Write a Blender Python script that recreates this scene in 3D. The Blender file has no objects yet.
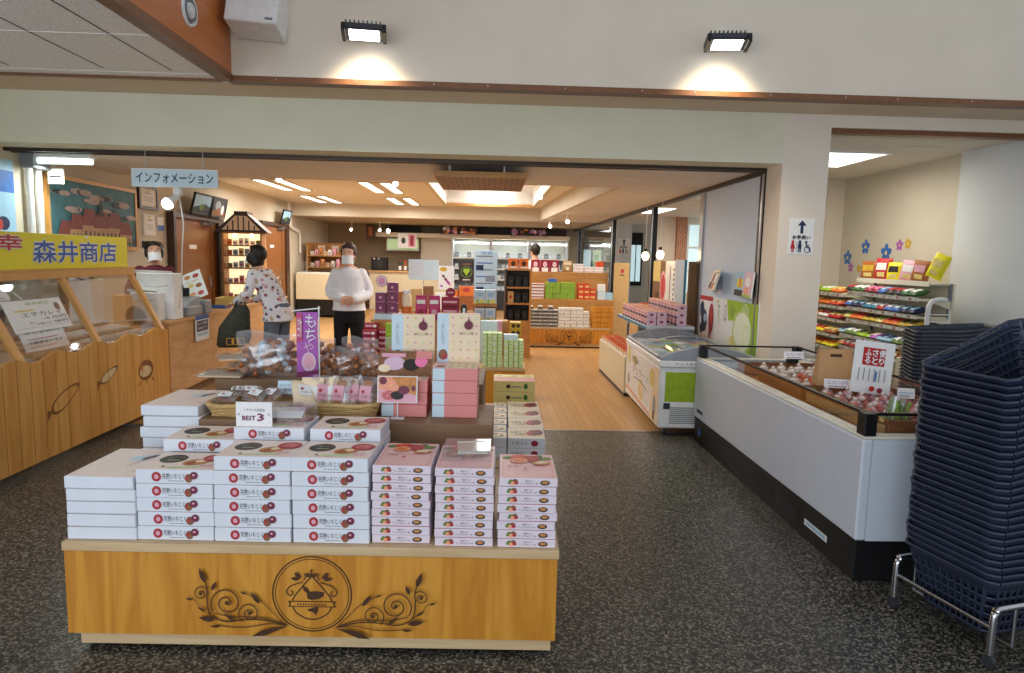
import bpy, bmesh, math, random
from mathutils import Matrix, Vector
random.seed(7)
PI = math.pi
SC = bpy.context.scene
COL = SC.collection
V = Vector

# ------------------------------------------------------------------ camera
cam_data = bpy.data.cameras.new('camera')
cam_data.sensor_width = 36.0
cam_data.lens = 36.0 * 670.0 / 1024.0
cam_data.clip_start = 0.05
cam_data.clip_end = 200
cam = bpy.data.objects.new('camera', cam_data)
COL.objects.link(cam)
right = V((0.9992079, -0.03258976, 0.02283583))
down = V((0.01884975, -0.11776754, -0.99286227))
fwd = V((0.03504646, 0.99250628, -0.11705994))
cam.matrix_world = Matrix(((right.x, -down.x, -fwd.x, 0.0),
                           (right.y, -down.y, -fwd.y, 0.0),
                           (right.z, -down.z, -fwd.z, 1.5),
                           (0, 0, 0, 1)))
SC.camera = cam
vs = SC.view_settings
vs.view_transform = 'Standard'
vs.look = 'None'
vs.gamma = 1.0
vs.exposure = 0.0
vs.use_curve_mapping = False

# ------------------------------------------------------------------ world and large lights
W = bpy.data.worlds.new('sky')
SC.world = W
W.use_nodes = True
bg = W.node_tree.nodes['Background']
bg.inputs[0].default_value = (0.86, 0.92, 1.0, 1)
bg.inputs[1].default_value = 0.60

def area(name, loc, rot, sx, sy, power, col=(1, 1, 1), spread=PI):
    d = bpy.data.lights.new(name, 'AREA')
    d.shape = 'RECTANGLE'
    d.size, d.size_y = sx, sy
    d.energy = power
    d.color = col
    d.spread = spread
    o = bpy.data.objects.new(name, d)
    COL.objects.link(o)
    o.location = loc
    o.rotation_euler = rot
    return o

area('window_daylight', (-2.5, -3.0, 1.5), (math.radians(92), 0, math.radians(-22)), 6.0, 2.6, 190, (0.82, 0.91, 1.0))  # unseen hall windows as one area light, set low to lift the soffits
WARM = (1.0, 0.95, 0.88)
# fluorescent ceiling lamps of the shop (the tubes themselves are modelled below)
for i, (x, y) in enumerate([(-3.5, 11.6), (-3.6, 14.4), (-1.85, 11.6), (-1.85, 14.4)]):
    area('tube_light', (x, y, 2.54), (0, 0, 0), 0.4, 1.4, 40, WARM)
area('coffer_light', (-0.02, 12.0, 2.86), (0, 0, 0), 1.6, 5.0, 120, (1.0, 0.95, 0.86))
area('counter_tube_light', (-3.75, 6.35, 2.22), (0, 0, 0), 0.9, 0.1, 15, (0.9, 1.0, 0.95))
area('snack_room_light', (3.72, 7.4, 2.58), (0, 0, 0), 0.62, 0.95, 22, (1.0, 0.93, 0.78))
area('corridor_light', (3.4, 10.8, 2.25), (0, 0, 0), 0.6, 1.2, 55, (1.0, 0.92, 0.78))
area('back_case_light', (0.3, 19.2, 1.92), (math.radians(-25), 0, 0), 3.0, 0.1, 14, (0.92, 1.0, 0.96))
area('shop_lamp', (-0.2, 7.6, 2.2), (0, 0, 0), 0.6, 0.6, 30, WARM)
area('corridor_light', (3.2, 17.6, 2.25), (0, 0, 0), 0.5, 1.5, 40, (1.0, 0.95, 0.86))  # added light without a fixture, brightens the dark far corridor
area('kitchen_fill', (-2.2, 17.6, 2.25), (0, 0, 0), 1.6, 0.5, 34, WARM)  # added fill, no fixture: lifts the dim rear left of the shop
area('aisle_fill', (1.2, 16.9, 2.3), (0, 0, 0), 1.6, 0.5, 22, WARM)  # unseen fill put in to brighten the rear aisle

# ------------------------------------------------------------------ materials
def lin(c):
    return tuple(((v / 255.0) / 12.92 if v / 255.0 <= 0.04045 else ((v / 255.0 + 0.055) / 1.055) ** 2.4) for v in c)

MATS = {}

def P(name):
    m = bpy.data.materials.new(name)
    m.use_nodes = True
    return m, m.node_tree.nodes, m.node_tree.links, m.node_tree.nodes['Principled BSDF']

def mat(name, rgb, rough=0.55, metal=0.0, var=0.06, scale=18.0, spec=0.4, coat=0.0):
    """procedural paint / paper / plastic: a base colour gently varied by noise"""
    if name in MATS:
        return name
    m, N, L, b = P(name)
    c = lin(rgb)
    tc = N.new('ShaderNodeTexCoord')
    no = N.new('ShaderNodeTexNoise')
    no.inputs['Scale'].default_value = scale
    L.new(tc.outputs['Object'], no.inputs['Vector'])
    r = N.new('ShaderNodeValToRGB')
    r.color_ramp.elements[0].position = 0.3
    r.color_ramp.elements[1].position = 0.7
    r.color_ramp.elements[0].color = (*[x * (1 - var) for x in c], 1)
    r.color_ramp.elements[1].color = (*[min(1, x * (1 + var)) for x in c], 1)
    L.new(no.outputs[0], r.inputs[0])
    L.new(r.outputs[0], b.inputs['Base Color'])
    b.inputs['Roughness'].default_value = rough
    b.inputs['Metallic'].default_value = metal
    b.inputs['Specular IOR Level'].default_value = spec
    b.inputs['Coat Weight'].default_value = coat
    MATS[name] = m
    return name

def emit(name, rgb, strength):
    m, N, L, b = P(name)
    b.inputs['Base Color'].default_value = (*lin(rgb), 1)
    b.inputs['Emission Color'].default_value = (*lin(rgb), 1)
    b.inputs['Emission Strength'].default_value = strength
    MATS[name] = m
    return name

def glass(name, tint=(255, 255, 255), refl=0.10, rough=0.03, haze=0.0, fres=0.8):
    m = bpy.data.materials.new(name)
    m.use_nodes = True
    N, L = m.node_tree.nodes, m.node_tree.links
    N.remove(N['Principled BSDF'])
    t = N.new('ShaderNodeBsdfTransparent')
    t.inputs[0].default_value = (*lin(tint), 1)
    g = N.new('ShaderNodeBsdfGlossy')
    g.inputs['Roughness'].default_value = rough
    g.inputs[0].default_value = (0.95, 0.97, 1, 1)
    f = N.new('ShaderNodeFresnel')
    f.inputs[0].default_value = 1.45
    a = N.new('ShaderNodeMath')
    a.operation = 'MULTIPLY_ADD'
    a.inputs[1].default_value = fres
    a.inputs[2].default_value = refl
    a.use_clamp = True
    L.new(f.outputs[0], a.inputs[0])
    mx = N.new('ShaderNodeMixShader')
    L.new(a.outputs[0], mx.inputs[0])
    L.new(t.outputs[0], mx.inputs[1])
    L.new(g.outputs[0], mx.inputs[2])
    if haze:
        d = N.new('ShaderNodeBsdfDiffuse')
        m2 = N.new('ShaderNodeMixShader')
        m2.inputs[0].default_value = haze
        L.new(mx.outputs[0], m2.inputs[1])
        L.new(d.outputs[0], m2.inputs[2])
        mx = m2
    L.new(mx.outputs[0], N['Material Output'].inputs[0])
    MATS[name] = m
    return name

def wood(name, c1, c2, scale=(1, 12, 12), rough=0.45, rings=7.0, axis=0, dist=3.0):
    """wood grain running along one axis"""
    m, N, L, b = P(name)
    tc = N.new('ShaderNodeTexCoord')
    mp = N.new('ShaderNodeMapping')
    mp.inputs['Scale'].default_value = scale
    L.new(tc.outputs['Object'], mp.inputs[0])
    no = N.new('ShaderNodeTexNoise')
    no.inputs['Scale'].default_value = 1.6
    no.inputs['Detail'].default_value = 5
    no.inputs['Distortion'].default_value = 0.6
    L.new(mp.outputs[0], no.inputs['Vector'])
    mu = N.new('ShaderNodeMath')
    mu.operation = 'MULTIPLY'
    mu.inputs[1].default_value = rings
    L.new(no.outputs[0], mu.inputs[0])
    fr = N.new('ShaderNodeMath')
    fr.operation = 'PINGPONG'
    fr.inputs[1].default_value = 1.0
    L.new(mu.outputs[0], fr.inputs[0])
    r = N.new('ShaderNodeValToRGB')
    r.color_ramp.elements[0].color = (*lin(c1), 1)
    r.color_ramp.elements[1].color = (*lin(c2), 1)
    L.new(fr.outputs[0], r.inputs[0])
    L.new(r.outputs[0], b.inputs['Base Color'])
    b.inputs['Roughness'].default_value = rough
    MATS[name] = m
    return name

def terrazzo():
    m, N, L, b = P('terrazzo')
    tc = N.new('ShaderNodeTexCoord')
    vo = N.new('ShaderNodeTexVoronoi')
    vo.inputs['Scale'].default_value = 125
    L.new(tc.outputs['Object'], vo.inputs['Vector'])
    no = N.new('ShaderNodeTexNoise')
    no.inputs['Scale'].default_value = 60
    no.inputs['Detail'].default_value = 4
    L.new(tc.outputs['Object'], no.inputs['Vector'])
    sx = N.new('ShaderNodeSeparateColor')
    L.new(vo.outputs['Color'], sx.inputs[0])
    r = N.new('ShaderNodeValToRGB')
    e = r.color_ramp.elements
    e[0].position, e[0].color = 0.0, (*lin((36, 35, 33)), 1)
    e[1].position, e[1].color = 1.0, (*lin((196, 190, 172)), 1)
    for p, c in ((0.42, (44, 42, 39)), (0.55, (68, 65, 59)), (0.66, (114, 109, 98)), (0.82, (150, 144, 129))):
        k = e.new(p)
        k.color = (*lin(c), 1)
    mx = N.new('ShaderNodeMix')
    mx.data_type = 'FLOAT'
    mx.inputs[0].default_value = 0.45
    L.new(sx.outputs[0], mx.inputs[2])
    L.new(no.outputs[0], mx.inputs[3])
    L.new(mx.outputs[0], r.inputs[0])
    L.new(r.outputs[0], b.inputs['Base Color'])
    b.inputs['Roughness'].default_value = 0.34
    b.inputs['Specular IOR Level'].default_value = 0.35
    MATS['terrazzo'] = m

def plankfloor():
    m, N, L, b = P('plank_floor')
    tc = N.new('ShaderNodeTexCoord')
    mp = N.new('ShaderNodeMapping')
    mp.inputs['Rotation'].default_value = (0, 0, PI / 2)
    L.new(tc.outputs['Object'], mp.inputs[0])
    br = N.new('ShaderNodeTexBrick')
    br.inputs['Scale'].default_value = 1.0
    br.inputs['Brick Width'].default_value = 0.9
    br.inputs['Row Height'].default_value = 0.075
    br.inputs['Mortar Size'].default_value = 0.002
    br.inputs['Color1'].default_value = (*lin((192, 148, 94)), 1)
    br.inputs['Color2'].default_value = (*lin((178, 134, 82)), 1)
    br.inputs['Mortar'].default_value = (*lin((136, 98, 58)), 1)
    L.new(mp.outputs[0], br.inputs['Vector'])
    L.new(br.outputs[0], b.inputs['Base Color'])
    b.inputs['Roughness'].default_value = 0.38
    MATS['plank_floor'] = m

def speckle_tile():
    m, N, L, b = P('acoustic_tile')
    tc = N.new('ShaderNodeTexCoord')
    no = N.new('ShaderNodeTexNoise')
    no.inputs['Scale'].default_value = 70
    no.inputs['Detail'].default_value = 4
    L.new(tc.outputs['Object'], no.inputs['Vector'])
    r = N.new('ShaderNodeValToRGB')
    r.color_ramp.elements[0].position = 0.36
    r.color_ramp.elements[1].position = 0.46
    r.color_ramp.elements[0].color = (*lin((226, 222, 214)), 1)
    r.color_ramp.elements[1].color = (*lin((250, 250, 246)), 1)
    L.new(no.outputs[0], r.inputs[0])
    L.new(r.outputs[0], b.inputs['Base Color'])
    b.inputs['Roughness'].default_value = 0.9
    MATS['acoustic_tile'] = m

def brickmat():
    m, N, L, b = P('brick')
    tc = N.new('ShaderNodeTexCoord')
    mp = N.new('ShaderNodeMapping')
    mp.inputs['Rotation'].default_value = (PI / 2, 0, PI / 2)
    L.new(tc.outputs['Object'], mp.inputs[0])
    br = N.new('ShaderNodeTexBrick')
    br.inputs['Scale'].default_value = 6.0
    br.inputs['Color1'].default_value = (*lin((186, 118, 78)), 1)
    br.inputs['Color2'].default_value = (*lin((158, 92, 60)), 1)
    br.inputs['Mortar'].default_value = (*lin((196, 176, 150)), 1)
    L.new(mp.outputs[0], br.inputs['Vector'])
    L.new(br.outputs[0], b.inputs['Base Color'])
    MATS['brick'] = m

def lattice_mat():
    m, N, L, b = P('wicker_weave')
    tc = N.new('ShaderNodeTexCoord')
    mp = N.new('ShaderNodeMapping')
    mp.inputs['Rotation'].default_value = (0, 0, PI / 4)
    L.new(tc.outputs['Object'], mp.inputs[0])
    ck = N.new('ShaderNodeTexChecker')
    ck.inputs['Scale'].default_value = 26
    ck.inputs[1].default_value = (*lin((150, 98, 56)), 1)
    ck.inputs[2].default_value = (*lin((92, 56, 32)), 1)
    L.new(mp.outputs[0], ck.inputs[0])
    L.new(ck.outputs[0], b.inputs['Base Color'])
    MATS['wicker_weave'] = m

terrazzo(); plankfloor(); speckle_tile(); brickmat(); lattice_mat()
wood('island_wood', (190, 124, 36), (214, 150, 56), (6, 6, 0.55), 0.35, 8)
wood('pale_wood', (198, 166, 122), (212, 184, 142), (1.0, 12, 12), 0.5, 5)
wood('pine', (206, 146, 68), (224, 168, 90), (3, 6, 0.7), 0.45, 5)
wood('post_wood', (212, 154, 78), (224, 168, 92), (12, 12, 1.2), 0.45, 4)
wood('door_wood', (132, 80, 34), (148, 92, 42), (10, 10, 0.8), 0.4, 4)
wood('dark_wood', (60, 36, 20), (78, 48, 28), (10, 10, 1), 0.45, 4)
wood('fascia_wood', (186, 106, 50), (204, 124, 62), (5, 1.0, 5), 0.35, 4)
wood('counter_wood', (196, 150, 100), (210, 166, 116), (2, 2, 9), 0.5, 5)
wood('shelf_wood', (176, 124, 62), (192, 140, 76), (2, 8, 8), 0.5, 5)
wood('basket_cane', (176, 140, 84), (206, 172, 112), (40, 6, 40), 0.6, 6)
wood('tray_wood', (120, 74, 40), (148, 96, 54), (2, 9, 9), 0.5, 5)
wood('kraft', (190, 146, 98), (200, 156, 108), (4, 4, 4), 0.8, 3)
wood('riser_wood', (130, 98, 70), (146, 112, 82), (1, 9, 9), 0.6, 4)

mat('upper_wall', (222, 210, 192), 0.85, var=0.03, scale=3)
mat('beam_paint', (222, 220, 196), 0.85, var=0.03, scale=3)
mat('soffit_paint', (222, 202, 178), 0.85, var=0.03, scale=3)
mat('pillar_paint', (232, 220, 204), 0.8, var=0.03, scale=3)
mat('plaster', (208, 198, 178), 0.85, var=0.03, scale=3)
mat('cream_wall', (208, 200, 182), 0.85, var=0.03, scale=3)
mat('white_and_daylit_wall', (214, 218, 220), 0.8, var=0.02, scale=3)
mat('ceiling_paint', (222, 216, 206), 0.9, var=0.03, scale=5)
mat('raised_ceiling', (226, 220, 208), 0.9, var=0.03, scale=5)
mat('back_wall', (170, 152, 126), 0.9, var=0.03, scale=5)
mat('trim_brown', (122, 80, 50), 0.4, var=0.12)
mat('track_dark', (62, 52, 44), 0.4, 0.3)
mat('black_metal', (24, 24, 26), 0.4, 0.2)
mat('black', (16, 16, 17), 0.5)
mat('charcoal', (52, 54, 58), 0.5)
mat('steel', (176, 178, 182), 0.28, 1.0)
mat('chrome', (205, 206, 210), 0.18, 1.0)
mat('white_plastic', (232, 232, 230), 0.4)
mat('grey_plastic', (150, 156, 164), 0.45)
mat('white', (236, 236, 234), 0.5, var=0.02)
mat('white_case', (206, 212, 222), 0.35, var=0.015)
mat('cream_edge', (222, 218, 200), 0.4, var=0.02)
mat('paper', (240, 240, 238), 0.7, var=0.02)
mat('box_white', (222, 225, 233), 0.5, var=0.02)
mat('box_top_peach', (248, 226, 212), 0.45, var=0.02)
mat('pink_top', (240, 194, 190), 0.45, var=0.03)
mat('pink_side', (228, 214, 224), 0.45, var=0.03)
mat('salmon', (226, 142, 138), 0.5, var=0.03)
mat('salmon_edge', (232, 150, 130), 0.5, var=0.03)
mat('cream_print', (244, 222, 188), 0.5, var=0.04)
mat('ink', (48, 40, 40), 0.6)
mat('ink_brown', (72, 44, 22), 0.5)
mat('ink_grey', (120, 116, 116), 0.6)
mat('oval_dark', (62, 58, 44), 0.5)
mat('oval_script', (176, 172, 130), 0.5)
mat('fig_red', (176, 56, 58), 0.5, var=0.2, scale=60)
mat('fig_purple', (116, 42, 66), 0.5, var=0.2, scale=60)
mat('fig_brown', (136, 92, 62), 0.5, var=0.25, scale=60)
mat('fig_flesh', (206, 110, 110), 0.5, var=0.3, scale=80)
mat('pastry', (206, 138, 78), 0.55, var=0.22, scale=60)
mat('pastry_dark', (164, 98, 52), 0.6, var=0.3, scale=70)
mat('leaf', (96, 128, 52), 0.5, var=0.25, scale=50)
mat('lime', (160, 196, 40), 0.45, var=0.08)
mat('lime_fabric', (150, 178, 40), 0.8, var=0.1)
mat('peach_fruit', (238, 160, 128), 0.5, var=0.15, scale=50)
mat('orange', (228, 120, 48), 0.5, var=0.12)
mat('redorange', (214, 78, 48), 0.5, var=0.12)
mat('red', (190, 40, 44), 0.5, var=0.1)
mat('crimson', (150, 30, 56), 0.45, var=0.15)
mat('magenta', (196, 60, 118), 0.45, var=0.12)
mat('purple', (120, 36, 84), 0.4, var=0.08)
mat('violet', (176, 92, 182), 0.5, var=0.1)
mat('lilac', (222, 188, 208), 0.5, var=0.06)
mat('rose', (228, 168, 184), 0.5, var=0.1)
mat('hotpink', (244, 130, 176), 0.5)
mat('yellow', (240, 226, 30), 0.45, var=0.02)
mat('mustard', (206, 168, 50), 0.5, var=0.1)
mat('butter', (226, 206, 128), 0.5, var=0.06)
mat('sign_blue', (44, 92, 178), 0.5)
mat('navy', (36, 46, 84), 0.5)
mat('blue', (58, 112, 190), 0.5, var=0.1)
mat('skyblue', (160, 200, 228), 0.5, var=0.05)
mat('ice_blue', (204, 224, 234), 0.5, var=0.03)
mat('teal_edge', (44, 118, 150), 0.5)
mat('green_pale', (212, 232, 172), 0.5, var=0.06)
mat('green_mid', (122, 170, 74), 0.5, var=0.08)
mat('green_dark', (58, 104, 52), 0.5, var=0.1)
mat('green_box', (140, 176, 60), 0.5, var=0.06)
mat('panel_bluewhite', (208, 222, 238), 0.55, var=0.015)
mat('board_tan', (196, 160, 108), 0.7, var=0.06)
mat('board_brown', (128, 96, 62), 0.7, var=0.06)
mat('skin', (218, 168, 140), 0.55, var=0.04)
mat('hair_dark', (34, 26, 24), 0.5, var=0.3, scale=70)
mat('hair_brown', (64, 44, 36), 0.5, var=0.3, scale=70)
mat('mask_white', (238, 240, 244), 0.8, var=0.02)
mat('cloth_white', (232, 232, 236), 0.85, var=0.03)
mat('cloth_black', (22, 22, 26), 0.9)
mat('cloth_maroon', (104, 44, 60), 0.9)
mat('cloth_denim', (96, 108, 122), 0.9)
mat('cloth_olive', (62, 66, 56), 0.85, var=0.3, scale=30)
mat('basket_navy', (46, 54, 74), 0.42, var=0.05)
mat('basket_grey', (62, 68, 80), 0.45, var=0.05)
mat('vent_grey', (126, 130, 134), 0.5)
mat('shelf_cream', (222, 214, 190), 0.5, var=0.03)
mat('case_beige', (214, 202, 170), 0.5, var=0.03)
mat('mural_sky', (58, 112, 122), 0.6, var=0.15, scale=9)
mat('mural_cloud', (176, 156, 150), 0.6, var=0.15)
mat('mural_roof', (126, 60, 54), 0.6, var=0.15)
mat('mural_wall', (178, 138, 100), 0.6, var=0.15)
mat('mural_sea', (40, 84, 116), 0.6, var=0.2)
mat('mural_dark', (40, 52, 56), 0.6)
mat('melon_white', (232, 238, 214), 0.5, var=0.06)
mat('melon_green', (192, 214, 140), 0.5, var=0.1)
mat('poster_white', (238, 240, 240), 0.4, var=0.02)
mat('meat_red', (188, 66, 62), 0.5, var=0.3, scale=60)
mat('amber', (166, 92, 40), 0.3, var=0.1)
mat('garlic', (236, 222, 212), 0.5, var=0.1, scale=40)
mat('shallot', (214, 120, 108), 0.5, var=0.2, scale=60)
mat('greens', (140, 178, 70), 0.5, var=0.3, scale=60)
mat('fish_silver', (170, 168, 166), 0.35, var=0.3, scale=40)
mat('fish_brown', (176, 126, 74), 0.5, var=0.25, scale=40)
mat('carving_dark', (128, 84, 40), 0.6, var=0.2)
mat('carving_light', (222, 196, 150), 0.6, var=0.1)
mat('lcd_dark', (30, 34, 40), 0.2)
mat('sticky_yellow', (240, 214, 90), 0.6)
mat('dark_glass', (36, 46, 48), 0.15, var=0.1)
emit('tube_white', (255, 250, 236), 4.0)
emit('tube_cool', (226, 255, 246), 1.6)
emit('bulb_white', (255, 252, 246), 14.0)
emit('bulb_warm', (255, 226, 170), 14.0)
emit('panel_light', (255, 250, 236), 3.2)
emit('lit_cream', (255, 236, 190), 1.0)
emit('lit_window', (196, 222, 226), 0.75)
emit('lit_window_green', (176, 200, 150), 0.6)
mat('fridge_white', (226, 232, 228), 0.4)  # plain pale fridge paint, no glow of its own
glass('clear_glass', refl=0.01, fres=0.45)
glass('case_glass', (235, 245, 245), 0.05)
glass('freezer_glass', (240, 246, 248), 0.02, 0.05, 0.03, 0.35)
glass('film', (250, 250, 252), 0.10, 0.2, 0.07)

# ------------------------------------------------------------------ mesh builder
_text_cache = {}

def text_mesh(s, res=2):
    if (s, res) in _text_cache:
        return _text_cache[(s, res)]
    c = bpy.data.curves.new('t', 'FONT')
    c.body = s
    c.resolution_u = res
    o = bpy.data.objects.new('t', c)
    COL.objects.link(o)
    bpy.context.view_layer.update()
    me = bpy.data.meshes.new_from_object(o.evaluated_get(bpy.context.evaluated_depsgraph_get()))
    vv = [(v.co.x, v.co.y) for v in me.vertices]
    ff = [tuple(p.vertices) for p in me.polygons]
    bpy.data.objects.remove(o)
    bpy.data.curves.remove(c)
    bpy.data.meshes.remove(me)
    if not vv:
        vv = [(0, 0), (1, 1)]
    bb = (min(v[0] for v in vv), max(v[0] for v in vv), min(v[1] for v in vv), max(v[1] for v in vv))
    _text_cache[(s, res)] = (vv, ff, bb)
    return _text_cache[(s, res)]

class MB:
    def __init__(self):
        self.v, self.f, self.m, self.s, self.mats = [], [], [], [], []
        self.M = Matrix.Identity(4)

    def at(self, x=0, y=0, z=0, rz=0, rx=0, ry=0, s=1):
        self.M = Matrix.Translation((x, y, z)) @ Matrix.Rotation(rz, 4, 'Z') @ Matrix.Rotation(ry, 4, 'Y') @ Matrix.Rotation(rx, 4, 'X') @ Matrix.Scale(s, 4)
        return self

    def add(self, vs, fs, m, smooth=False):
        if m not in self.mats:
            self.mats.append(m)
        k = self.mats.index(m)
        n = len(self.v)
        M = self.M
        self.v += [M @ V(p) for p in vs]
        for f in fs:
            self.f.append(tuple(n + i for i in f))
            self.m.append(k)
            self.s.append(smooth)

    def box(self, x0, x1, y0, y1, z0, z1, m, bev=0.0, tops=None):
        """box with chamfered edges; tops = material of the top face"""
        if bev <= 0:
            vs = [(x, y, z) for z in (z0, z1) for y in (y0, y1) for x in (x0, x1)]
            F = [(0, 2, 3, 1), (0, 1, 5, 4), (1, 3, 7, 5), (3, 2, 6, 7), (2, 0, 4, 6)]
            self.add(vs, F, m)
            self.add(vs, [(4, 5, 7, 6)], tops or m)
            return
        b = min(bev, (x1 - x0) * .45, (y1 - y0) * .45, (z1 - z0) * .45)
        vs, idx = [], {}
        for ix in (0, 1):
            for iy in (0, 1):
                for iz in (0, 1):
                    p = (x1 if ix else x0, y1 if iy else y0, z1 if iz else z0)
                    q = (x1 - b if ix else x0 + b, y1 - b if iy else y0 + b, z1 - b if iz else z0 + b)
                    for a in range(3):
                        idx[(ix, iy, iz, a)] = len(vs)
                        vs.append(tuple(p[c] if c == a else q[c] for c in range(3)))
        F, T = [], []
        for a in range(3):
            o = [c for c in range(3) if c != a]
            for sgn in (0, 1):
                ring = []
                for (i, j) in ((0, 0), (1, 0), (1, 1), (0, 1)):
                    k = [0, 0, 0]
                    k[a], k[o[0]], k[o[1]] = sgn, i, j
                    ring.append(idx[(*k, a)])
                if (sgn == 1) == (a == 1):
                    ring.reverse()
                (T if (a == 2 and sgn == 1 and tops) else F).append(tuple(ring))
        for a in range(3):
            o = [c for c in range(3) if c != a]
            for i in (0, 1):
                for j in (0, 1):
                    k0 = [0, 0, 0]; k1 = [0, 0, 0]
                    k0[o[0]] = k1[o[0]] = i
                    k0[o[1]] = k1[o[1]] = j
                    k1[a] = 1
                    F.append((idx[(*k0, o[0])], idx[(*k1, o[0])], idx[(*k1, o[1])], idx[(*k0, o[1])]))
        for ix in (0, 1):
            for iy in (0, 1):
                for iz in (0, 1):
                    F.append(tuple(idx[(ix, iy, iz, a)] for a in range(3)))
        self.add(vs, F, m)
        if T:
            self.add(vs, T, tops)

    def prism(self, pts, d, m, m2=None):
        """closed polygon (3-D points) swept along vector d"""
        n = len(pts)
        d = V(d)
        vs = [V(p) for p in pts] + [V(p) + d for p in pts]
        self.add(vs, [tuple(range(n))[::-1], tuple(range(n, 2 * n))], m2 or m)
        self.add(vs, [(i, (i + 1) % n, n + (i + 1) % n, n + i) for i in range(n)], m)

    def tube(self, pts, r, m, n=8, caps=True, smooth=True):
        pts = [V(p) for p in pts]
        rr = r if isinstance(r, (list, tuple)) else [r] * len(pts)
        vs, fs = [], []
        up = V((0, 0, 1))
        a = None
        for i, p in enumerate(pts):
            t = (pts[min(i + 1, len(pts) - 1)] - pts[max(i - 1, 0)])
            if t.length < 1e-9:
                t = V((0, 0, 1))
            t.normalize()
            if a is not None:                       # carry the frame along so that the tube never twists
                a = a - t * a.dot(t)
            if a is None or a.length < 0.05:
                a = t.cross(up)
                if a.length < 0.3:
                    a = t.cross(V((0, 1, 0)))
            a.normalize()
            b = t.cross(a)
            for k in range(n):
                an = 2 * PI * k / n
                vs.append(p + (a * math.cos(an) + b * math.sin(an)) * rr[i])
        for i in range(len(pts) - 1):
            for k in range(n):
                k2 = (k + 1) % n
                fs.append((i * n + k, i * n + k2, (i + 1) * n + k2, (i + 1) * n + k))
        self.add(vs, fs, m, smooth)
        if caps:
            e = (len(pts) - 1) * n
            self.add(vs, [tuple(range(n))[::-1], tuple(range(e, e + n))], m)

    def loft(self, secs, m, n=14, smooth=True, power=2.0):
        """closed body through sections (centre, rx, ry, yaw) stacked along z-ish; each section horizontal unless 5th item = tilt matrix"""
        vs, fs = [], []
        for s in secs:
            c, rx, ry = V(s[0]), s[1], s[2]
            R = s[3] if len(s) > 3 else Matrix.Identity(3)
            for k in range(n):
                a = 2 * PI * k / n
                ca, sa = math.cos(a), math.sin(a)
                ex = 2.0 / power
                p = V((rx * math.copysign(abs(ca) ** ex, ca), ry * math.copysign(abs(sa) ** ex, sa), 0))
                vs.append(c + R @ p)
        L = len(secs)
        for i in range(L - 1):
            for k in range(n):
                k2 = (k + 1) % n
                fs.append((i * n + k, i * n + k2, (i + 1) * n + k2, (i + 1) * n + k))
        fs.append(tuple(range(n))[::-1])
        fs.append(tuple(range((L - 1) * n, L * n)))
        self.add(vs, fs, m, smooth)

    def ball(self, c, r, m, nu=10, nv=7, jit=0.0):
        rx, ry, rz = r if isinstance(r, (tuple, list)) else (r, r, r)
        vs = [(c[0], c[1], c[2] - rz)]
        for j in range(1, nv):
            ph = -PI / 2 + PI * j / nv
            for i in range(nu):
                th = 2 * PI * i / nu
                k = 1 + random.uniform(-jit, jit)
                vs.append((c[0] + rx * k * math.cos(ph) * math.cos(th), c[1] + ry * k * math.cos(ph) * math.sin(th), c[2] + rz * k * math.sin(ph)))
        vs.append((c[0], c[1], c[2] + rz))
        fs = [(0, 1 + (i + 1) % nu, 1 + i) for i in range(nu)]
        for j in range(nv - 2):
            for i in range(nu):
                i2 = (i + 1) % nu
                a = 1 + j * nu
                fs.append((a + i, a + i2, a + nu + i2, a + nu + i))
        e = len(vs) - 1
        a = 1 + (nv - 2) * nu
        fs += [(a + i, a + (i + 1) % nu, e) for i in range(nu)]
        self.add(vs, fs, m, True)

    def grid(self, fn, nu, nv, m, smooth=True, closed=False):
        vs = [fn(i / nu, j / nv) for j in range(nv + 1) for i in range(nu + 1)]
        fs = [(j * (nu + 1) + i, j * (nu + 1) + i + 1, (j + 1) * (nu + 1) + i + 1, (j + 1) * (nu + 1) + i) for j in range(nv) for i in range(nu)]
        self.add(vs, fs, m, smooth)

    def build(self, name, parent=None, loc=None, rz=0.0):
        me = bpy.data.meshes.new(name)
        me.from_pydata([tuple(p) for p in self.v], [], self.f)
        for k in self.mats:
            me.materials.append(MATS[k])
        me.polygons.foreach_set('material_index', self.m)
        me.polygons.foreach_set('use_smooth', self.s)
        me.update()
        o = bpy.data.objects.new(name, me)
        COL.objects.link(o)
        if parent is not None:
            o.parent = parent
        if loc is not None:
            o.location = loc
        o.rotation_euler = (0, 0, rz)
        return o

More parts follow.
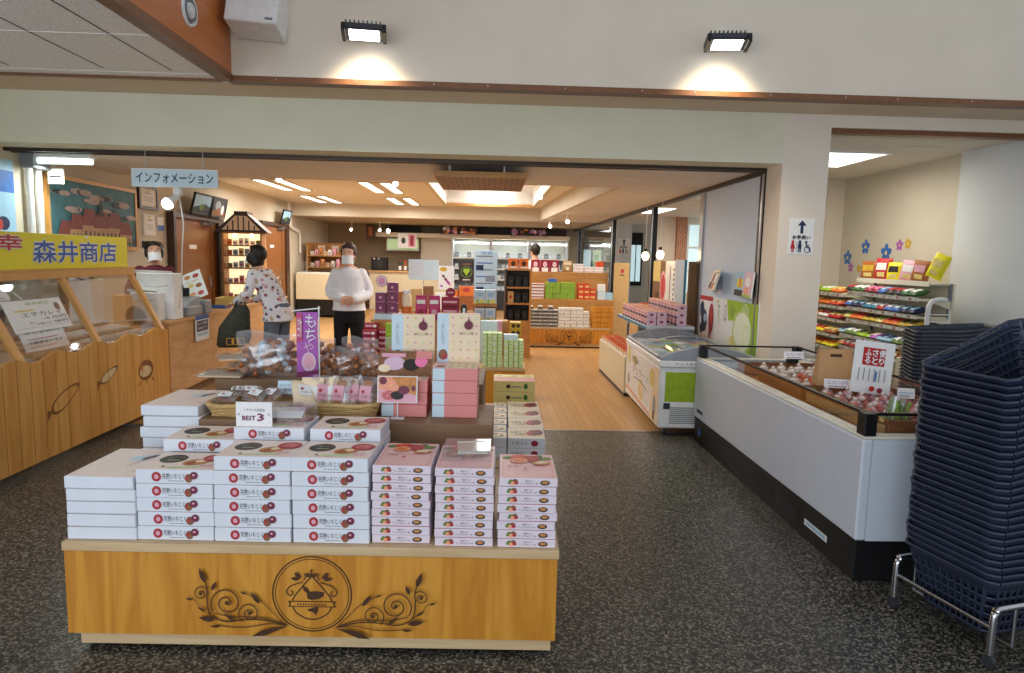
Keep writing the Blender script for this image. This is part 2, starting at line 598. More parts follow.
class Face:
    """a printed face: decals laid on a plane with origin o and unit vectors u, v (w x h metres)"""
    def __init__(self, mb, o, u, v, w=1.0, h=1.0, eps=0.0006):
        self.mb, self.o, self.u, self.v, self.w, self.h = mb, V(o), V(u).normalized(), V(v).normalized(), w, h
        self.n = self.u.cross(self.v)
        self.e = eps

    def pt(self, a, b):
        return self.o + self.u * (a * self.w) + self.v * (b * self.h) + self.n * self.e

    def step(self):
        self.e += 0.0003

    def poly(self, pts, m):
        self.mb.add([self.pt(*p) for p in pts], [tuple(range(len(pts)))], m)
        self.step()

    def rect(self, a0, a1, b0, b1, m):
        self.poly([(a0, b0), (a1, b0), (a1, b1), (a0, b1)], m)

    def disc(self, a, b, ra, rb, m, n=14, rot=0.0):
        """radii in metres"""
        pts = []
        for k in range(n):
            t = 2 * PI * k / n
            x, y = ra * math.cos(t), rb * math.sin(t)
            pts.append((a + (x * math.cos(rot) - y * math.sin(rot)) / self.w, b + (x * math.sin(rot) + y * math.cos(rot)) / self.h))
        self.poly(pts, m)

    def ring(self, a, b, r, wd, m, n=40):
        vs, fs = [], []
        for k in range(n):
            t = 2 * PI * k / n
            for q in (r, r + wd):
                vs.append(self.pt(a + q * math.cos(t) / self.w, b + q * math.sin(t) / self.h))
        for k in range(n):
            k2 = (k + 1) % n
            fs.append((2 * k, 2 * k + 1, 2 * k2 + 1, 2 * k2))
        self.mb.add(vs, fs, m)
        self.step()

    def line(self, pts, wd, m, taper=False):
        """ribbon through points in metres-relative (a,b) face units"""
        q = [V((p[0] * self.w, p[1] * self.h, 0)) for p in pts]
        vs, fs = [], []
        for i, p in enumerate(q):
            t = q[min(i + 1, len(q) - 1)] - q[max(i - 1, 0)]
            t = t.normalized() if t.length > 0 else V((1, 0, 0))
            nn = V((-t.y, t.x, 0))
            k = wd * 0.5 * ((1 - 0.8 * i / (len(q) - 1)) if taper else 1)
            for s in (1, -1):
                r = p + nn * k * s
                vs.append(self.o + self.u * r.x + self.v * r.y + self.n * self.e)
        for i in range(len(q) - 1):
            fs.append((2 * i, 2 * i + 1, 2 * i + 3, 2 * i + 2))
        self.mb.add(vs, fs, m)
        self.step()

    def frame(self, a0, a1, b0, b1, wd, m):
        x, y = wd / self.w, wd / self.h
        self.rect(a0, a1, b0, b0 + y, m)
        self.rect(a0, a1, b1 - y, b1, m)
        self.rect(a0, a0 + x, b0, b1, m)
        self.rect(a1 - x, a1, b0, b1, m)

    def text(self, s, a0, a1, b0, b1, m, res=1, grow=0.0, keep=False):
        """text fitted into a rectangle of the face"""
        vv, ff, bb = text_mesh(s, res)
        sx = (a1 - a0) * self.w / (bb[1] - bb[0])
        sy = (b1 - b0) * self.h / (bb[3] - bb[2])
        if keep:
            sx = sy = min(sx, sy)
        cx, cy = (a0 + a1) / 2 * self.w, (b0 + b1) / 2 * self.h
        mx, my = (bb[0] + bb[1]) / 2, (bb[2] + bb[3]) / 2
        vs = [self.o + self.u * (cx + (x - mx) * sx) + self.v * (cy + (y - my) * sy) + self.n * self.e for x, y in vv]
        self.mb.add(vs, ff, m)
        self.step()

    def bold(self, s, a0, a1, b0, b1, m, d=0.0015, res=1):
        """text thickened by overprinting"""
        for dx, dy in ((0, 0), (d, 0), (-d, 0), (0, d), (0, -d)):
            self.text(s, a0 + dx / self.w, a1 + dx / self.w, b0 + dy / self.h, b1 + dy / self.h, m, res)

def front(mb, x0, x1, y, z0, z1):
    return Face(mb, (x0, y, z0), (1, 0, 0), (0, 0, 1), x1 - x0, z1 - z0)

def top(mb, x0, x1, y0, y1, z):
    return Face(mb, (x0, y0, z), (1, 0, 0), (0, 1, 0), x1 - x0, y1 - y0)

# ------------------------------------------------------------------ scene tree helpers
def tag(o, label, cat, group=None):
    o['label'] = label
    o['category'] = cat
    if group:
        o['group'] = group
    return o

def thing(name, label, cat, loc=(0, 0, 0), rz=0.0, group=None):
    o = bpy.data.objects.new(name, None)
    o.empty_display_size = 0.1
    COL.objects.link(o)
    o.location = loc
    o.rotation_euler = (0, 0, rz)
    return tag(o, label, cat, group)

def struct(o):
    o['kind'] = 'structure'
    return o

def dup(o, loc, rz=None, label=None, group=None):
    r = o.copy()
    COL.objects.link(r)
    r.location = loc
    if rz is not None:
        r.rotation_euler = (r.rotation_euler[0], r.rotation_euler[1], rz)
    if label:
        r['label'] = label
    if group:
        r['group'] = group
    for ch in list(o.children):
        c = ch.copy()
        COL.objects.link(c)
        c.parent = r
        for g in list(ch.children):
            d = g.copy()
            COL.objects.link(d)
            d.parent = c
    return r

ORD = ['topmost', 'second from top', 'third from top', 'fourth from top', 'fifth from top', 'sixth from top', 'seventh from top', 'eighth from top', 'ninth from top', 'tenth from top']
NTH = ['first', 'second', 'third', 'fourth', 'fifth', 'sixth', 'seventh', 'eighth', 'ninth', 'tenth', 'eleventh', 'twelfth', 'thirteenth', 'fourteenth', 'fifteenth', 'sixteenth', 'seventeenth', 'eighteenth', 'nineteenth', 'twentieth']

class Kind:
    """one proto built on first use, then copied with obj.copy()"""
    def __init__(self, make):
        self.make, self.o = make, None

    def put(self, loc, rz, label, cat, group=None):
        if self.o is None:
            self.o = self.make()
            o = self.o
            o.location = loc
            o.rotation_euler = (0, 0, rz)
        else:
            o = dup(self.o, loc, rz)
        tag(o, label, cat)
        if group:
            o['group'] = group
        elif 'group' in o:
            del o['group']
        return o

def stack(kind, n, x, y, z, h, what, where, cat, group, jit=0.004, rz=0.0, rj=0.012, skip_top=False):
    """n boxes piled on each other; labels count from the top"""
    for i in range(n):
        k = n - 1 - i
        kind.put((x + random.uniform(-jit, jit), y + random.uniform(-jit, jit), z + i * (h + 0.0008)), rz + random.uniform(-rj, rj),
                 '%s, %s %s' % (what, ORD[k], where), cat, group)
# ------------------------------------------------------------------ the setting
def sbox(name, *a, bev=0.0):
    mb = MB()
    mb.box(*a, bev=bev)
    return struct(mb.build(name))

BY = 5.75                                     # front plane of the beam and the pillar
sbox('floor', -5.6, 5.4, -3.0, 5.735, -0.1, 0.0, 'terrazzo')
sbox('floor_shop', -5.6, 2.5, 5.735, 20.2, -0.1, 0.0, 'plank_floor')
sbox('floor_snack_room', 2.5, 5.4, 5.735, 20.2, -0.1, 0.0, 'terrazzo')
sbox('trim_1', -5.0, 2.48, 5.72, 5.75, 0.0, 0.004, 'steel')

# hall: upper wall, soffit and the low tiled ceiling on the left
sbox('wall_upper', -1.96, 6.0, 5.2, 5.3, 2.76, 4.7, 'upper_wall')
sbox('ceiling_soffit', -4.9, 6.0, 5.3, 6.05, 2.76, 2.82, 'soffit_paint')
mb = MB()
mb.box(-1.96, 6.0, 5.185, 5.30, 2.745, 2.785, 'trim_brown')
for k in range(14):
    x = -1.6 + k * 0.52 + (k % 3) * 0.06
    mb.tube([(x, 5.186, 2.766), (x, 5.181, 2.766)], 0.006, 'steel', 8)
struct(mb.build('trim_2'))
mb = MB()
mb.box(-4.9, -1.99, 1.0, 5.22, 2.76, 2.80, 'acoustic_tile')
for y in (1.6, 3.3, 4.22, 5.08):
    mb.box(-4.9, -1.99, y, y + 0.008, 2.757, 2.7605, 'white')
for x, y0, y1 in ((-2.28, 3.3, 5.0), (-2.75, 1.6, 5.0), (-3.4, 3.3, 5.0), (-3.9, 1.6, 5.0)):
    mb.box(x, x + 0.008, y0, y1, 2.7572, 2.7605, 'track_dark')
struct(mb.build('ceiling_left'))
mb = MB()
mb.box(-1.99, -1.93, 1.0, 5.2, 2.80, 4.7, 'fascia_wood')
struct(mb.build('wall_fascia'))
mb = MB()
mb.box(-2.02, -1.925, 1.0, 5.2, 2.745, 2.80, 'trim_brown')
mb.box(-4.9, -2.02, 5.2, 5.24, 2.745, 2.79, 'trim_brown')
struct(mb.build('trim_3'))

# beam, pillar, lintel over the snack room
sbox('beam', -4.9, 2.47, BY, BY + 0.30, 2.345, 2.76, 'beam_paint')
mb = MB()
mb.box(2.47, 2.87, BY, BY + 0.32, 0.0, 2.76, 'pillar_paint')
struct(mb.build('pillar'))
sbox('wall_lintel', 2.87, 6.0, BY, BY + 0.30, 2.655, 2.76, 'pillar_paint')
mb = MB()
mb.box(2.88, 4.8, BY + 0.02, BY + 0.12, 2.615, 2.655, 'trim_brown')
struct(mb.build('trim_4'))
mb = MB()
mb.box(-4.9, 2.46, BY + 0.30, BY + 0.335, 2.315, 2.345, 'track_dark')
mb.box(-4.9, 2.46, BY + 0.345, BY + 0.39, 2.325, 2.36, 'vent_grey')
mb.box(-4.9, 2.46, BY + 0.40, BY + 0.42, 2.315, 2.36, 'track_dark')
struct(mb.build('trim_5'))

# left wall, running slightly outwards with depth
LA = math.atan2(-0.55, 14.0)
def LX(y): return -4.2 - 0.0393 * (y - 6.0)
mb = MB()
mb.prism([(LX(4.6), 4.6, 0), (LX(20.2), 20.2, 0), (LX(20.2) - 0.15, 20.2, 0), (LX(4.6) - 0.15, 4.6, 0)], (0, 0, 2.8), 'plaster')
struct(mb.build('wall_left'))
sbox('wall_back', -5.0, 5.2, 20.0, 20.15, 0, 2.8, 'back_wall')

# shop ceilings
mb = MB()
mb.box(-4.9, 2.5, 6.17, 7.95, 2.345, 2.42, 'ceiling_paint')
# access hatch outline
for a in ((0.95, 1.75, 6.9, 6.908), (0.95, 1.75, 7.6, 7.608), (0.95, 0.958, 6.9, 7.6), (1.75, 1.758, 6.9, 7.6)):
    mb.box(*a, 2.3425, 2.3455, 'soffit_paint')
mb.prism([(1.44, 7.95, 2.345), (2.5, 7.95, 2.345), (2.5, 15.6, 2.345), (1.12, 15.6, 2.345)], (0, 0, 0.075), 'ceiling_paint')
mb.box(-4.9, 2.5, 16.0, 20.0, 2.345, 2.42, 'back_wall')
struct(mb.build('ceiling'))
mb = MB()
mb.prism([(1.43, 7.956, 2.336), (1.52, 7.956, 2.336), (1.20, 15.6, 2.336), (1.11, 15.6, 2.336)], (0, 0, 0.36), 'cream_wall')
mb.box(-4.9, 1.5, 15.6, 16.0, 2.345, 2.70, 'cream_wall')
mb.box(-4.9, 1.5, 7.90, 7.955, 2.34, 2.70, 'soffit_paint')
struct(mb.build('beam_coffer'))
mb = MB()
mb.box(-4.9, -0.97, 7.95, 15.6, 2.63, 2.70, 'raised_ceiling')
mb.box(0.92, 1.5, 7.95, 15.6, 2.63, 2.70, 'raised_ceiling')
mb.box(-0.97, 0.92, 7.95, 9.0, 2.63, 2.70, 'raised_ceiling')
mb.box(-0.97, 0.92, 15.0, 15.6, 2.63, 2.70, 'raised_ceiling')
struct(mb.build('ceiling_raised'))
mb = MB()
mb.box(-1.03, 0.98, 9.0, 15.06, 2.98, 3.02, 'white')
mb.box(-1.03, -0.97, 9.0, 15.0, 2.70, 2.98, 'white')
mb.box(0.92, 0.98, 9.0, 15.0, 2.70, 2.98, 'white')
mb.box(-1.03, 0.98, 15.0, 15.06, 2.70, 2.98, 'white')
mb.box(-1.03, 0.98, 8.94, 9.0, 2.70, 2.98, 'white')
struct(mb.build('ceiling_coffer'))
mb = MB()
mb.box(-1.02, 0.97, 14.96, 15.02, 2.60, 2.66, 'shelf_wood')
mb.box(-1.03, -0.96, 9.0, 14.96, 2.605, 2.64, 'cream_wall')
mb.box(0.91, 0.98, 9.0, 14.96, 2.605, 2.64, 'cream_wall')
struct(mb.build('trim_6'))

# right side of the shop: sliding door line with black posts, glass panes and one solid panel
mb = MB()
mb.box(2.46, 2.54, BY + 0.32, 20.0, 2.30, 2.345, 'track_dark')
struct(mb.build('trim_7'))
for k, (y, w, m2) in enumerate([(6.15, 0.07, 'black_metal'), (7.86, 0.12, 'steel'), (10.3, 0.10, 'black_metal'), (13.7, 0.16, 'black_metal'), (19.0, 0.2, 'black_metal')]):
    mb = MB()
    mb.box(2.46, 2.54, y - w / 2, y + w / 2, 0, 2.30, m2)
    if m2 == 'black_metal':
        mb.box(2.45, 2.462, y - w / 2 - 0.03, y - w / 2, 0, 2.30, 'steel')
    struct(mb.build('trim_%d' % (8 + k)))
mb = MB()
mb.box(2.485, 2.525, 6.19, 7.80, 0.0, 2.30, 'panel_bluewhite')
struct(mb.build('wall_partition'))
for k, (a, b) in enumerate([(13.8, 18.88)]):
    sbox('window_%d' % (k + 1), 2.495, 2.505, a, b, 0.02, 2.30, 'clear_glass')

# corridor behind the glass
sbox('ceiling_corridor', 2.54, 5.2, 9.3, 20.0, 2.345, 2.42, 'ceiling_paint')
mb = MB()
mb.box(3.15, 5.2, 13.0, 13.15, 0, 2.345, 'upper_wall')
struct(mb.build('wall_corridor'))
mb = MB()
mb.box(3.58, 3.76, 12.86, 13.0, 0, 2.345, 'brick')
struct(mb.build('pillar_brick'))
mb = MB()
mb.box(3.80, 4.6, 12.94, 13.0, 0.9, 2.2, 'lit_window')
for z in (1.3, 1.75):
    mb.box(3.80, 4.6, 12.92, 12.94, z, z + 0.04, 'white')
mb.box(3.78, 3.82, 12.9, 13.0, 0.88, 2.22, 'white')
struct(mb.build('window_4'))
mb = MB()
mb.box(2.92, 3.28, 15.6, 15.95, 0, 2.345, 'white_and_daylit_wall')
struct(mb.build('pillar_corridor'))
mb = MB()
mb.box(3.28, 5.0, 16.0, 16.1, 0, 2.345, 'cream_wall')
struct(mb.build('wall_corridor_far'))
mb = MB()
mb.box(3.30, 3.62, 15.95, 16.0, 0.9, 2.15, 'black_metal')
mb.box(3.34, 3.58, 15.94, 15.96, 1.0, 1.86, 'lit_window')
mb.box(3.45, 3.47, 15.93, 15.95, 1.0, 1.86, 'black_metal')
struct(mb.build('window_5'))
mb = MB()
mb.box(2.70, 3.35, 19.9, 20.0, 0.6, 2.12, 'black_metal')
mb.box(2.76, 2.98, 19.88, 19.9, 0.7, 1.78, 'lit_window')
mb.box(3.04, 3.29, 19.88, 19.9, 0.7, 1.78, 'lit_window_green')
struct(mb.build('window_6'))

# snack room on the right
mb = MB()
mb.prism([(4.62, 9.3, 2.655), (2.6, 9.3, 2.655), (2.6, BY + 0.3, 2.655), (4.95, BY + 0.3, 2.655), (4.95, 9.3, 2.655)], (0, 0, 0.06), 'ceiling_paint')
for k in range(46):
    x = 3.0 + k * 0.038
    mb.box(x, x + 0.018, 6.13, 6.165, 2.652, 2.656, 'soffit_paint')
mb.box(4.0, 4.36, 6.5, 6.515, 2.651, 2.656, 'soffit_paint')
struct(mb.build('ceiling_snack_room'))
mb = MB()
mb.box(4.85, 4.95, 6.78, 9.4, 0, 2.72, 'cream_wall')
mb.box(4.74, 4.95, 4.6, 6.78, 0, 2.76, 'white_and_daylit_wall')  # near stretch paler and bluer: daylight painted into the wall colour
struct(mb.build('wall_right'))
mb = MB()
mb.box(3.3, 4.6, 9.3, 9.4, 0, 2.66, 'cream_wall')
mb.box(4.6, 4.86, 9.2, 9.4, 0, 2.66, 'pillar_paint')
struct(mb.build('wall_snack_room'))

# doors in the left wall
def wall_frame(y):
    """matrix helper: local x runs along the wall away from the camera, local -y... faces the shop (+X)"""
    return (LX(y), y)

def door(n, y0, y1, zt, swing):
    ln = math.hypot(y1 - y0, LX(y1) - LX(y0))
    e = bpy.data.objects.new('door_%d' % n, None)
    COL.objects.link(e)
    e.location = (LX(y0), y0, 0)
    e.rotation_euler = (0, 0, PI / 2 - LA * -1)
    struct(e)
    e.rotation_euler = (0, 0, math.atan2(y1 - y0, LX(y1) - LX(y0)))
    mb = MB()                                   # x along wall, -y towards the shop
    mb.box(0, 0.07, -0.10, 0.0, 0, zt, 'dark_wood')
    mb.box(ln - 0.25, ln, -0.10, 0.0, 0, zt, 'dark_wood')
    mb.box(0.07, ln - 0.25, -0.10, 0.0, zt - 0.07, zt, 'dark_wood')
    mb.build('door_frame', e)
    mb = MB()
    mb.box(0.07, ln - 0.48, -0.05, 0.0, 0, zt - 0.07, 'door_wood', 0.004)
    mb.box(ln - 0.47, ln - 0.25, -0.06, 0.0, 0, zt - 0.07, 'door_wood', 0.004)
    f = Face(mb, (0.07, -0.05, 0), (1, 0, 0), (0, 0, 1), ln - 0.55, zt)
    f.rect(0.40, 0.60, 0.755, 0.785, 'white_plastic')
    leaf_ = mb.build('door_leaf', e)
    mb = MB()
    mb.tube([(ln - 0.62, -0.09, 0.95), (ln - 0.62, -0.09, 1.1)], 0.012, 'steel')
    mb.box(ln - 0.63, ln - 0.61, -0.09, -0.05, 0.96, 0.98, 'steel')
    mb.box(ln - 0.63, ln - 0.61, -0.09, -0.05, 1.07, 1.09, 'steel')
    mb.build('door_handle', leaf_)
    mb = MB()
    mb.box(ln - 0.85, ln - 0.5, -0.12, -0.05, zt - 0.14, zt - 0.09, 'steel', 0.006)
    mb.box(ln - 0.75, ln - 0.42, -0.15, -0.13, zt - 0.09, zt - 0.075, 'steel')
    mb.build('door_closer', leaf_)
    return e

door(1, 9.2, 11.1, 2.01, 1)
door(2, 13.2, 15.2, 2.10, 1)
# white pipes and cable ducts on the left wall
mb = MB()
for y in (6.30, 6.43):
    mb.tube([(LX(y) + 0.05, y, 1.2), (LX(y) + 0.05, y, 2.24)], 0.03, 'white_plastic', 10)
mb.box(LX(6.1) + 0.005, LX(6.1) + 0.12, 6.24, 6.50, 2.2, 2.34, 'vent_grey', 0.01)
mb.build('trim_14')['kind'] = 'structure'
mb = MB()
for d, y in ((0.0, 15.32), (0.14, 15.48)):
    x = LX(y) + 0.05
    mb.tube([(x, y, 2.6), (x, y, 2.15 - d * 0.3), (LX(y + 0.08) + .05, y + 0.06, 2.1 - d * 0.3), (LX(y + 1) + .05, y + 1.0 - d, 2.02 - d * .3), (LX(y + 1.1) + .05, y + 1.05 - d, 1.97 - d * .3), (LX(y + 1.1) + .05, y + 1.05 - d, 1.5)], 0.024, 'white_plastic', 8)
mb.build('trim_15')['kind'] = 'structure'

# ------------------------------------------------------------------ lamps and things on walls and ceiling
def tube_fixture(x, y0, y1, z, label):
    t = thing('ceiling_light', label, 'light', (x, (y0 + y1) / 2, z), 0, 'fluorescent lights of the raised ceiling')
    L_ = (y1 - y0) / 2
    for s in (-1, 1):
        mb = MB()
        mb.box(s * 0.17 - 0.075, s * 0.17 + 0.075, -L_, L_, -0.012, 0.0, 'panel_light', 0.004)
        mb.build('diffuser', t)
    mb = MB()
    for x0 in (-0.26, -0.085, 0.25):
        mb.box(x0 - (0 if x0 < 0 else 0), x0 + 0.01 if x0 != -0.085 else 0.085, -L_ - .01, L_ + .01, -0.018, 0.0, 'cream_wall')
    mb.box(-0.26, 0.26, L_, L_ + 0.015, -0.018, 0.0, 'cream_wall')
    mb.box(-0.26, 0.26, -L_ - 0.015, -L_, -0.018, 0.0, 'cream_wall')
    mb.build('frame', t)
tube_fixture(-3.5, 10.8, 12.5, 2.63, 'twin fluorescent ceiling light over the counter, nearer one in the left row')
tube_fixture(-3.55, 13.6, 15.3, 2.63, 'twin fluorescent ceiling light in the left row, farther one by the pipes')
tube_fixture(-1.85, 10.8, 12.5, 2.63, 'twin fluorescent ceiling light above the standing staff member, nearer one in right row')
tube_fixture(-1.85, 13.6, 15.3, 2.63, 'twin fluorescent ceiling light in the right row, farther one beside the bright coffer')

mb = MB()
mb.box(-0.34, 0.36, 14.80, 14.92, 2.70, 2.80, 'bulb_white', 0.02)
o = mb.build('tube_lamp')
tag(o, 'bright fluorescent tube inside the back edge of the ceiling coffer', 'light')

t = thing('ceiling_light', 'square ceiling light glowing in the snack room ceiling', 'light', (3.72, 7.4, 2.655))
mb = MB(); mb.box(-0.33, 0.33, -0.5, 0.5, -0.014, 0.0, 'panel_light', 0.004); mb.build('diffuser', t)
mb = MB()
for a in ((-0.36, -0.33, -0.53, 0.53), (0.33, 0.36, -0.53, 0.53), (-0.33, 0.33, -0.53, -0.5), (-0.33, 0.33, 0.5, 0.53)):
    mb.box(*a, -0.02, 0.0, 'white')
mb.build('frame', t)
t = thing('ceiling_light', 'small ceiling light in the corridor behind the glass doors', 'light', (2.82, 11.4, 2.345))
mb = MB(); mb.box(-0.14, 0.14, -0.6, 0.6, -0.014, 0.0, 'panel_light', 0.004); mb.build('diffuser', t)
mb = MB(); mb.box(-0.17, 0.17, -0.64, 0.64, -0.006, 0.0, 'white'); mb.build('frame', t)

t = thing('tube_light', 'long fluorescent tube light under the beam above the seafood stall', 'light', (-3.95, 6.32, 2.345))
mb = MB()
mb.box(-0.62, 0.36, -0.06, 0.06, -0.05, 0.0, 'white_plastic', 0.01)
mb.build('housing', t)
mb = MB(); mb.tube([(-0.60, 0, -0.075), (0.34, 0, -0.075)], 0.028, 'tube_cool', 10); mb.build('tube', t)

# lattice panel hung from the ceiling
t = thing('hanging_lattice', 'brown woven lattice panel hanging from the ceiling on two white rods', 'panel', (-0.1, 6.92, 2.23))
mb = MB()
mb.box(-0.41, 0.41, -0.60, 0.60, 0.0, 0.018, 'wicker_weave')
mb.build('lattice', t)
mb = MB()
mb.box(-0.43, 0.43, -0.64, -0.60, -0.005, 0.045, 'shelf_wood')
mb.box(-0.43, 0.43, 0.60, 0.64, -0.005, 0.045, 'shelf_wood')
mb.box(-0.43, -0.41, -0.60, 0.60, -0.005, 0.045, 'shelf_wood')
mb.box(0.41, 0.43, -0.60, 0.60, -0.005, 0.045, 'shelf_wood')
mb.build('frame', t)
for x in (-0.29, 0.22):
    mb = MB(); mb.tube([(x, -0.5, 0.03), (x, -0.5, 0.115)], 0.009, 'white', 8)
    mb.build('rod', t)

# floodlights on the upper wall
def flood(x, z, yaw, label):
    t = thing('floodlight', label, 'light', (x, 5.2, z), 0, 'floodlights on the upper wall')
    mb = MB(); mb.tube([(0, 0, 0.02), (0, -0.03, 0.02)], 0.075, 'cream_edge', 18)
    mb.tube([(0, -0.03, 0.02), (0, -0.10, -0.03)], 0.016, 'charcoal', 8)
    mb.build('mount', t)
    mb = MB(); mb.at(0, -0.17, -0.06, yaw, math.radians(-14))
    mb.box(-0.15, 0.15, -0.08, 0.08, 0.0, 0.05, 'charcoal', 0.01)
    for k in range(9):
        mb.box(-0.13 + k * 0.03, -0.122 + k * 0.03, -0.07, 0.07, 0.05, 0.07, 'charcoal')
    mb.box(-0.155, -0.13, -0.10, 0.05, -0.03, 0.03, 'black_metal')
    mb.box(0.13, 0.155, -0.10, 0.05, -0.03, 0.03, 'black_metal')
    mb.build('housing', t)
    mb = MB(); mb.at(0, -0.17, -0.06, yaw, math.radians(-14))
    mb.box(-0.105, 0.105, -0.065, 0.06, -0.008, 0.0, 'bulb_white', 0.003)
    mb.build('lens', t)
    d = bpy.data.lights.new('floodlight_beam', 'SPOT')
    d.energy = 62; d.color = (1.0, 0.84, 0.62); d.spot_size = math.radians(104); d.spot_blend = 0.9; d.shadow_soft_size = 0.08
    o = bpy.data.objects.new('floodlight_beam', d); COL.objects.link(o)
    o.location = (x, 5.2 - 0.30, z - 0.10)
    o.rotation_euler = (math.radians(24), 0, 0)
flood(-0.925, 3.11, 0.12, 'black floodlight on the upper wall, the left one of two')
flood(1.69, 3.13, -0.12, 'black floodlight on the upper wall, the right one of two')

# round vent in the wood fascia and the boxy white speaker beside it
t = thing('round_vent', 'round white ceiling vent set in the wood panelled fascia', 'vent', (-1.93, 4.50, 3.00))
mb = MB()
for r0, r1, d in ((0.10, 0.095, 0.0), (0.075, 0.07, 0.012), (0.05, 0.045, 0.02)):
    n = 24
    vs, fs = [], []
    for k in range(n):
        a = 2 * PI * k / n
        for r, x in ((r0, 0.001), (r0 - 0.006, 0.02 + d * 0.3), (r0 - 0.026, 0.004)):
            vs.append((x, r * math.cos(a), r * math.sin(a)))
    for k in range(n):
        k2 = (k + 1) % n
        fs += [(3 * k, 3 * k2, 3 * k2 + 1, 3 * k + 1), (3 * k + 1, 3 * k2 + 1, 3 * k2 + 2, 3 * k + 2)]
    mb.add(vs, fs, 'white_plastic' if r0 != 0.075 else 'vent_grey', True)
mb.build('louvre_rings', t)
mb = MB(); mb.tube([(0.0, 0, 0), (0.006, 0, 0)], 0.094, 'charcoal', 24); mb.tube([(0.0, 0, 0), (0.03, 0, 0)], 0.02, 'white_plastic', 16)
mb.build('back_plate', t)

t = thing('wall_speaker', 'boxy white speaker tilted down from the corner of the upper wall', 'speaker', (-1.70, 5.2, 3.05))
mb = MB(); mb.at(0, -0.12, 0, 0, math.radians(-12), math.radians(4))
mb.box(-0.18, 0.18, -0.16, 0.10, 0.0, 0.62, 'white_plastic', 0.008)
f = front(mb, -0.18, 0.18, -0.16, 0.0, 0.62)
f.rect(0.78, 0.93, 0.04, 0.07, 'vent_grey')
mb.build('cabinet', t)
mb = MB(); mb.box(-0.06, 0.06, -0.06, 0.0, 0.2, 0.4, 'vent_grey'); mb.build('bracket', t)

# small spot lamps under the shop ceiling
def spot(x, y, z, zc, warm, label, power=6):
    t = thing('spotlight', label, 'light', (x, y, zc), 0, 'small spotlights of the shop ceiling')
    mb = MB(); mb.tube([(0, 0, 0), (0, 0, z - zc + 0.05)], 0.008, 'white', 8); mb.tube([(0, 0, -0.012), (0, 0, 0)], 0.04, 'white', 12)
    mb.build('stem', t)
    mb = MB(); mb.tube([(0, 0.05, z - zc + 0.05), (0, -0.01, z - zc + 0.01), (0, -0.05, z - zc - 0.02)], [0.022, 0.034, 0.042], 'white', 12)
    mb.build('head', t)
    mb = MB(); mb.ball((0, -0.055, z - zc - 0.024), 0.034, 'bulb_white' if not warm else 'bulb_warm', 10, 6)
    mb.build('bulb', t)
spot(-2.75, 9.0, 2.46, 2.63, 0, 'white spotlight above the counter, nearest the left row of lights')
spot(-1.25, 9.0, 2.44, 2.63, 0, 'white spotlight beside the right row of fluorescent lights')
spot(0.72, 10.1, 2.42, 2.63, 0, 'white spotlight at the right edge of the bright coffer')
spot(1.27, 14.5, 2.20, 2.345, 0, 'white spotlight under the coffer beam, left one of a pair')
spot(1.46, 12.9, 2.22, 2.345, 0, 'white spotlight under the coffer beam, right one of a pair')
spot(-3.7, 18.2, 2.16, 2.345, 0, 'small white spotlight over the back left refrigerated case')
spot(-2.95, 18.2, 2.16, 2.345, 0, 'small white spotlight near the back kitchen corner')
def pendant(x, y, z, zc, label):
    t = thing('pendant_bulb', label, 'light', (x, y, zc), 0, 'bare warm bulbs')
    mb = MB(); mb.tube([(0, 0, 0), (0, 0, z - zc + 0.08)], 0.003, 'white_plastic', 6); mb.build('cord', t)
    mb = MB(); mb.tube([(0, 0, z - zc + 0.1), (0, 0, z - zc + 0.05)], 0.02, 'black', 10); mb.build('socket', t)
    mb = MB(); mb.ball((0, 0, z - zc), (0.05, 0.05, 0.06), 'bulb_warm', 12, 8); mb.build('bulb', t)
pendant(-2.7, 18.0, 2.12, 2.345, 'warm pendant bulb in front of the back kitchen')
pendant(2.12, 9.15, 1.56, 2.345, 'warm bare bulb hanging by the glass doors, left of two')
pendant(2.22, 8.75, 1.58, 2.345, 'warm bare bulb hanging by the glass doors, right of two')

# information sign, hung from the ceiling behind the beam, with a clip lamp
t = thing('hanging_sign', 'white hanging information sign with blue lettering above the counter', 'sign', (-2.73, 6.0, 2.035))
mb = MB()
mb.box(-0.365, 0.365, -0.012, 0.012, 0.0, 0.155, 'ice_blue', 0.003)
f = front(mb, -0.365, 0.365, -0.012, 0.0, 0.155)
f.frame(0.0, 1.0, 0.0, 1.0, 0.006, 'white')
f.bold('インフォメーション', 0.05, 0.95, 0.22, 0.78, 'navy', 0.001)
mb.build('board', t)
for x in (-0.25, 0.24):
    mb = MB(); mb.tube([(x, 0, 0.155), (x, 0, 0.31)], 0.004, 'steel', 6); mb.build('chain', t)
t = thing('clip_lamp', 'white clip spotlight shining below the information sign', 'light', (-2.72, 6.02, 2.035))
mb = MB(); mb.box(-0.03, 0.03, -0.03, 0.03, -0.07, 0.0, 'white', 0.006); mb.build('clamp', t)
mb = MB(); mb.tube([(0, 0, -0.06), (-0.01, -0.05, -0.10), (-0.04, -0.09, -0.135)], [0.018, 0.03, 0.05], 'white', 12); mb.build('head', t)
mb = MB(); mb.ball((-0.045, -0.10, -0.145), 0.048, 'bulb_white', 12, 8); mb.build('bulb', t)
mb = MB(); mb.tube([(0.01, 0.0, -0.07), (0.03, 0.02, -0.3), (0.0, 0.04, -0.55), (-0.13, 0.3, -0.85), (-0.3, 0.6, -1.1)], 0.006, 'white', 6); mb.build('cord', t)
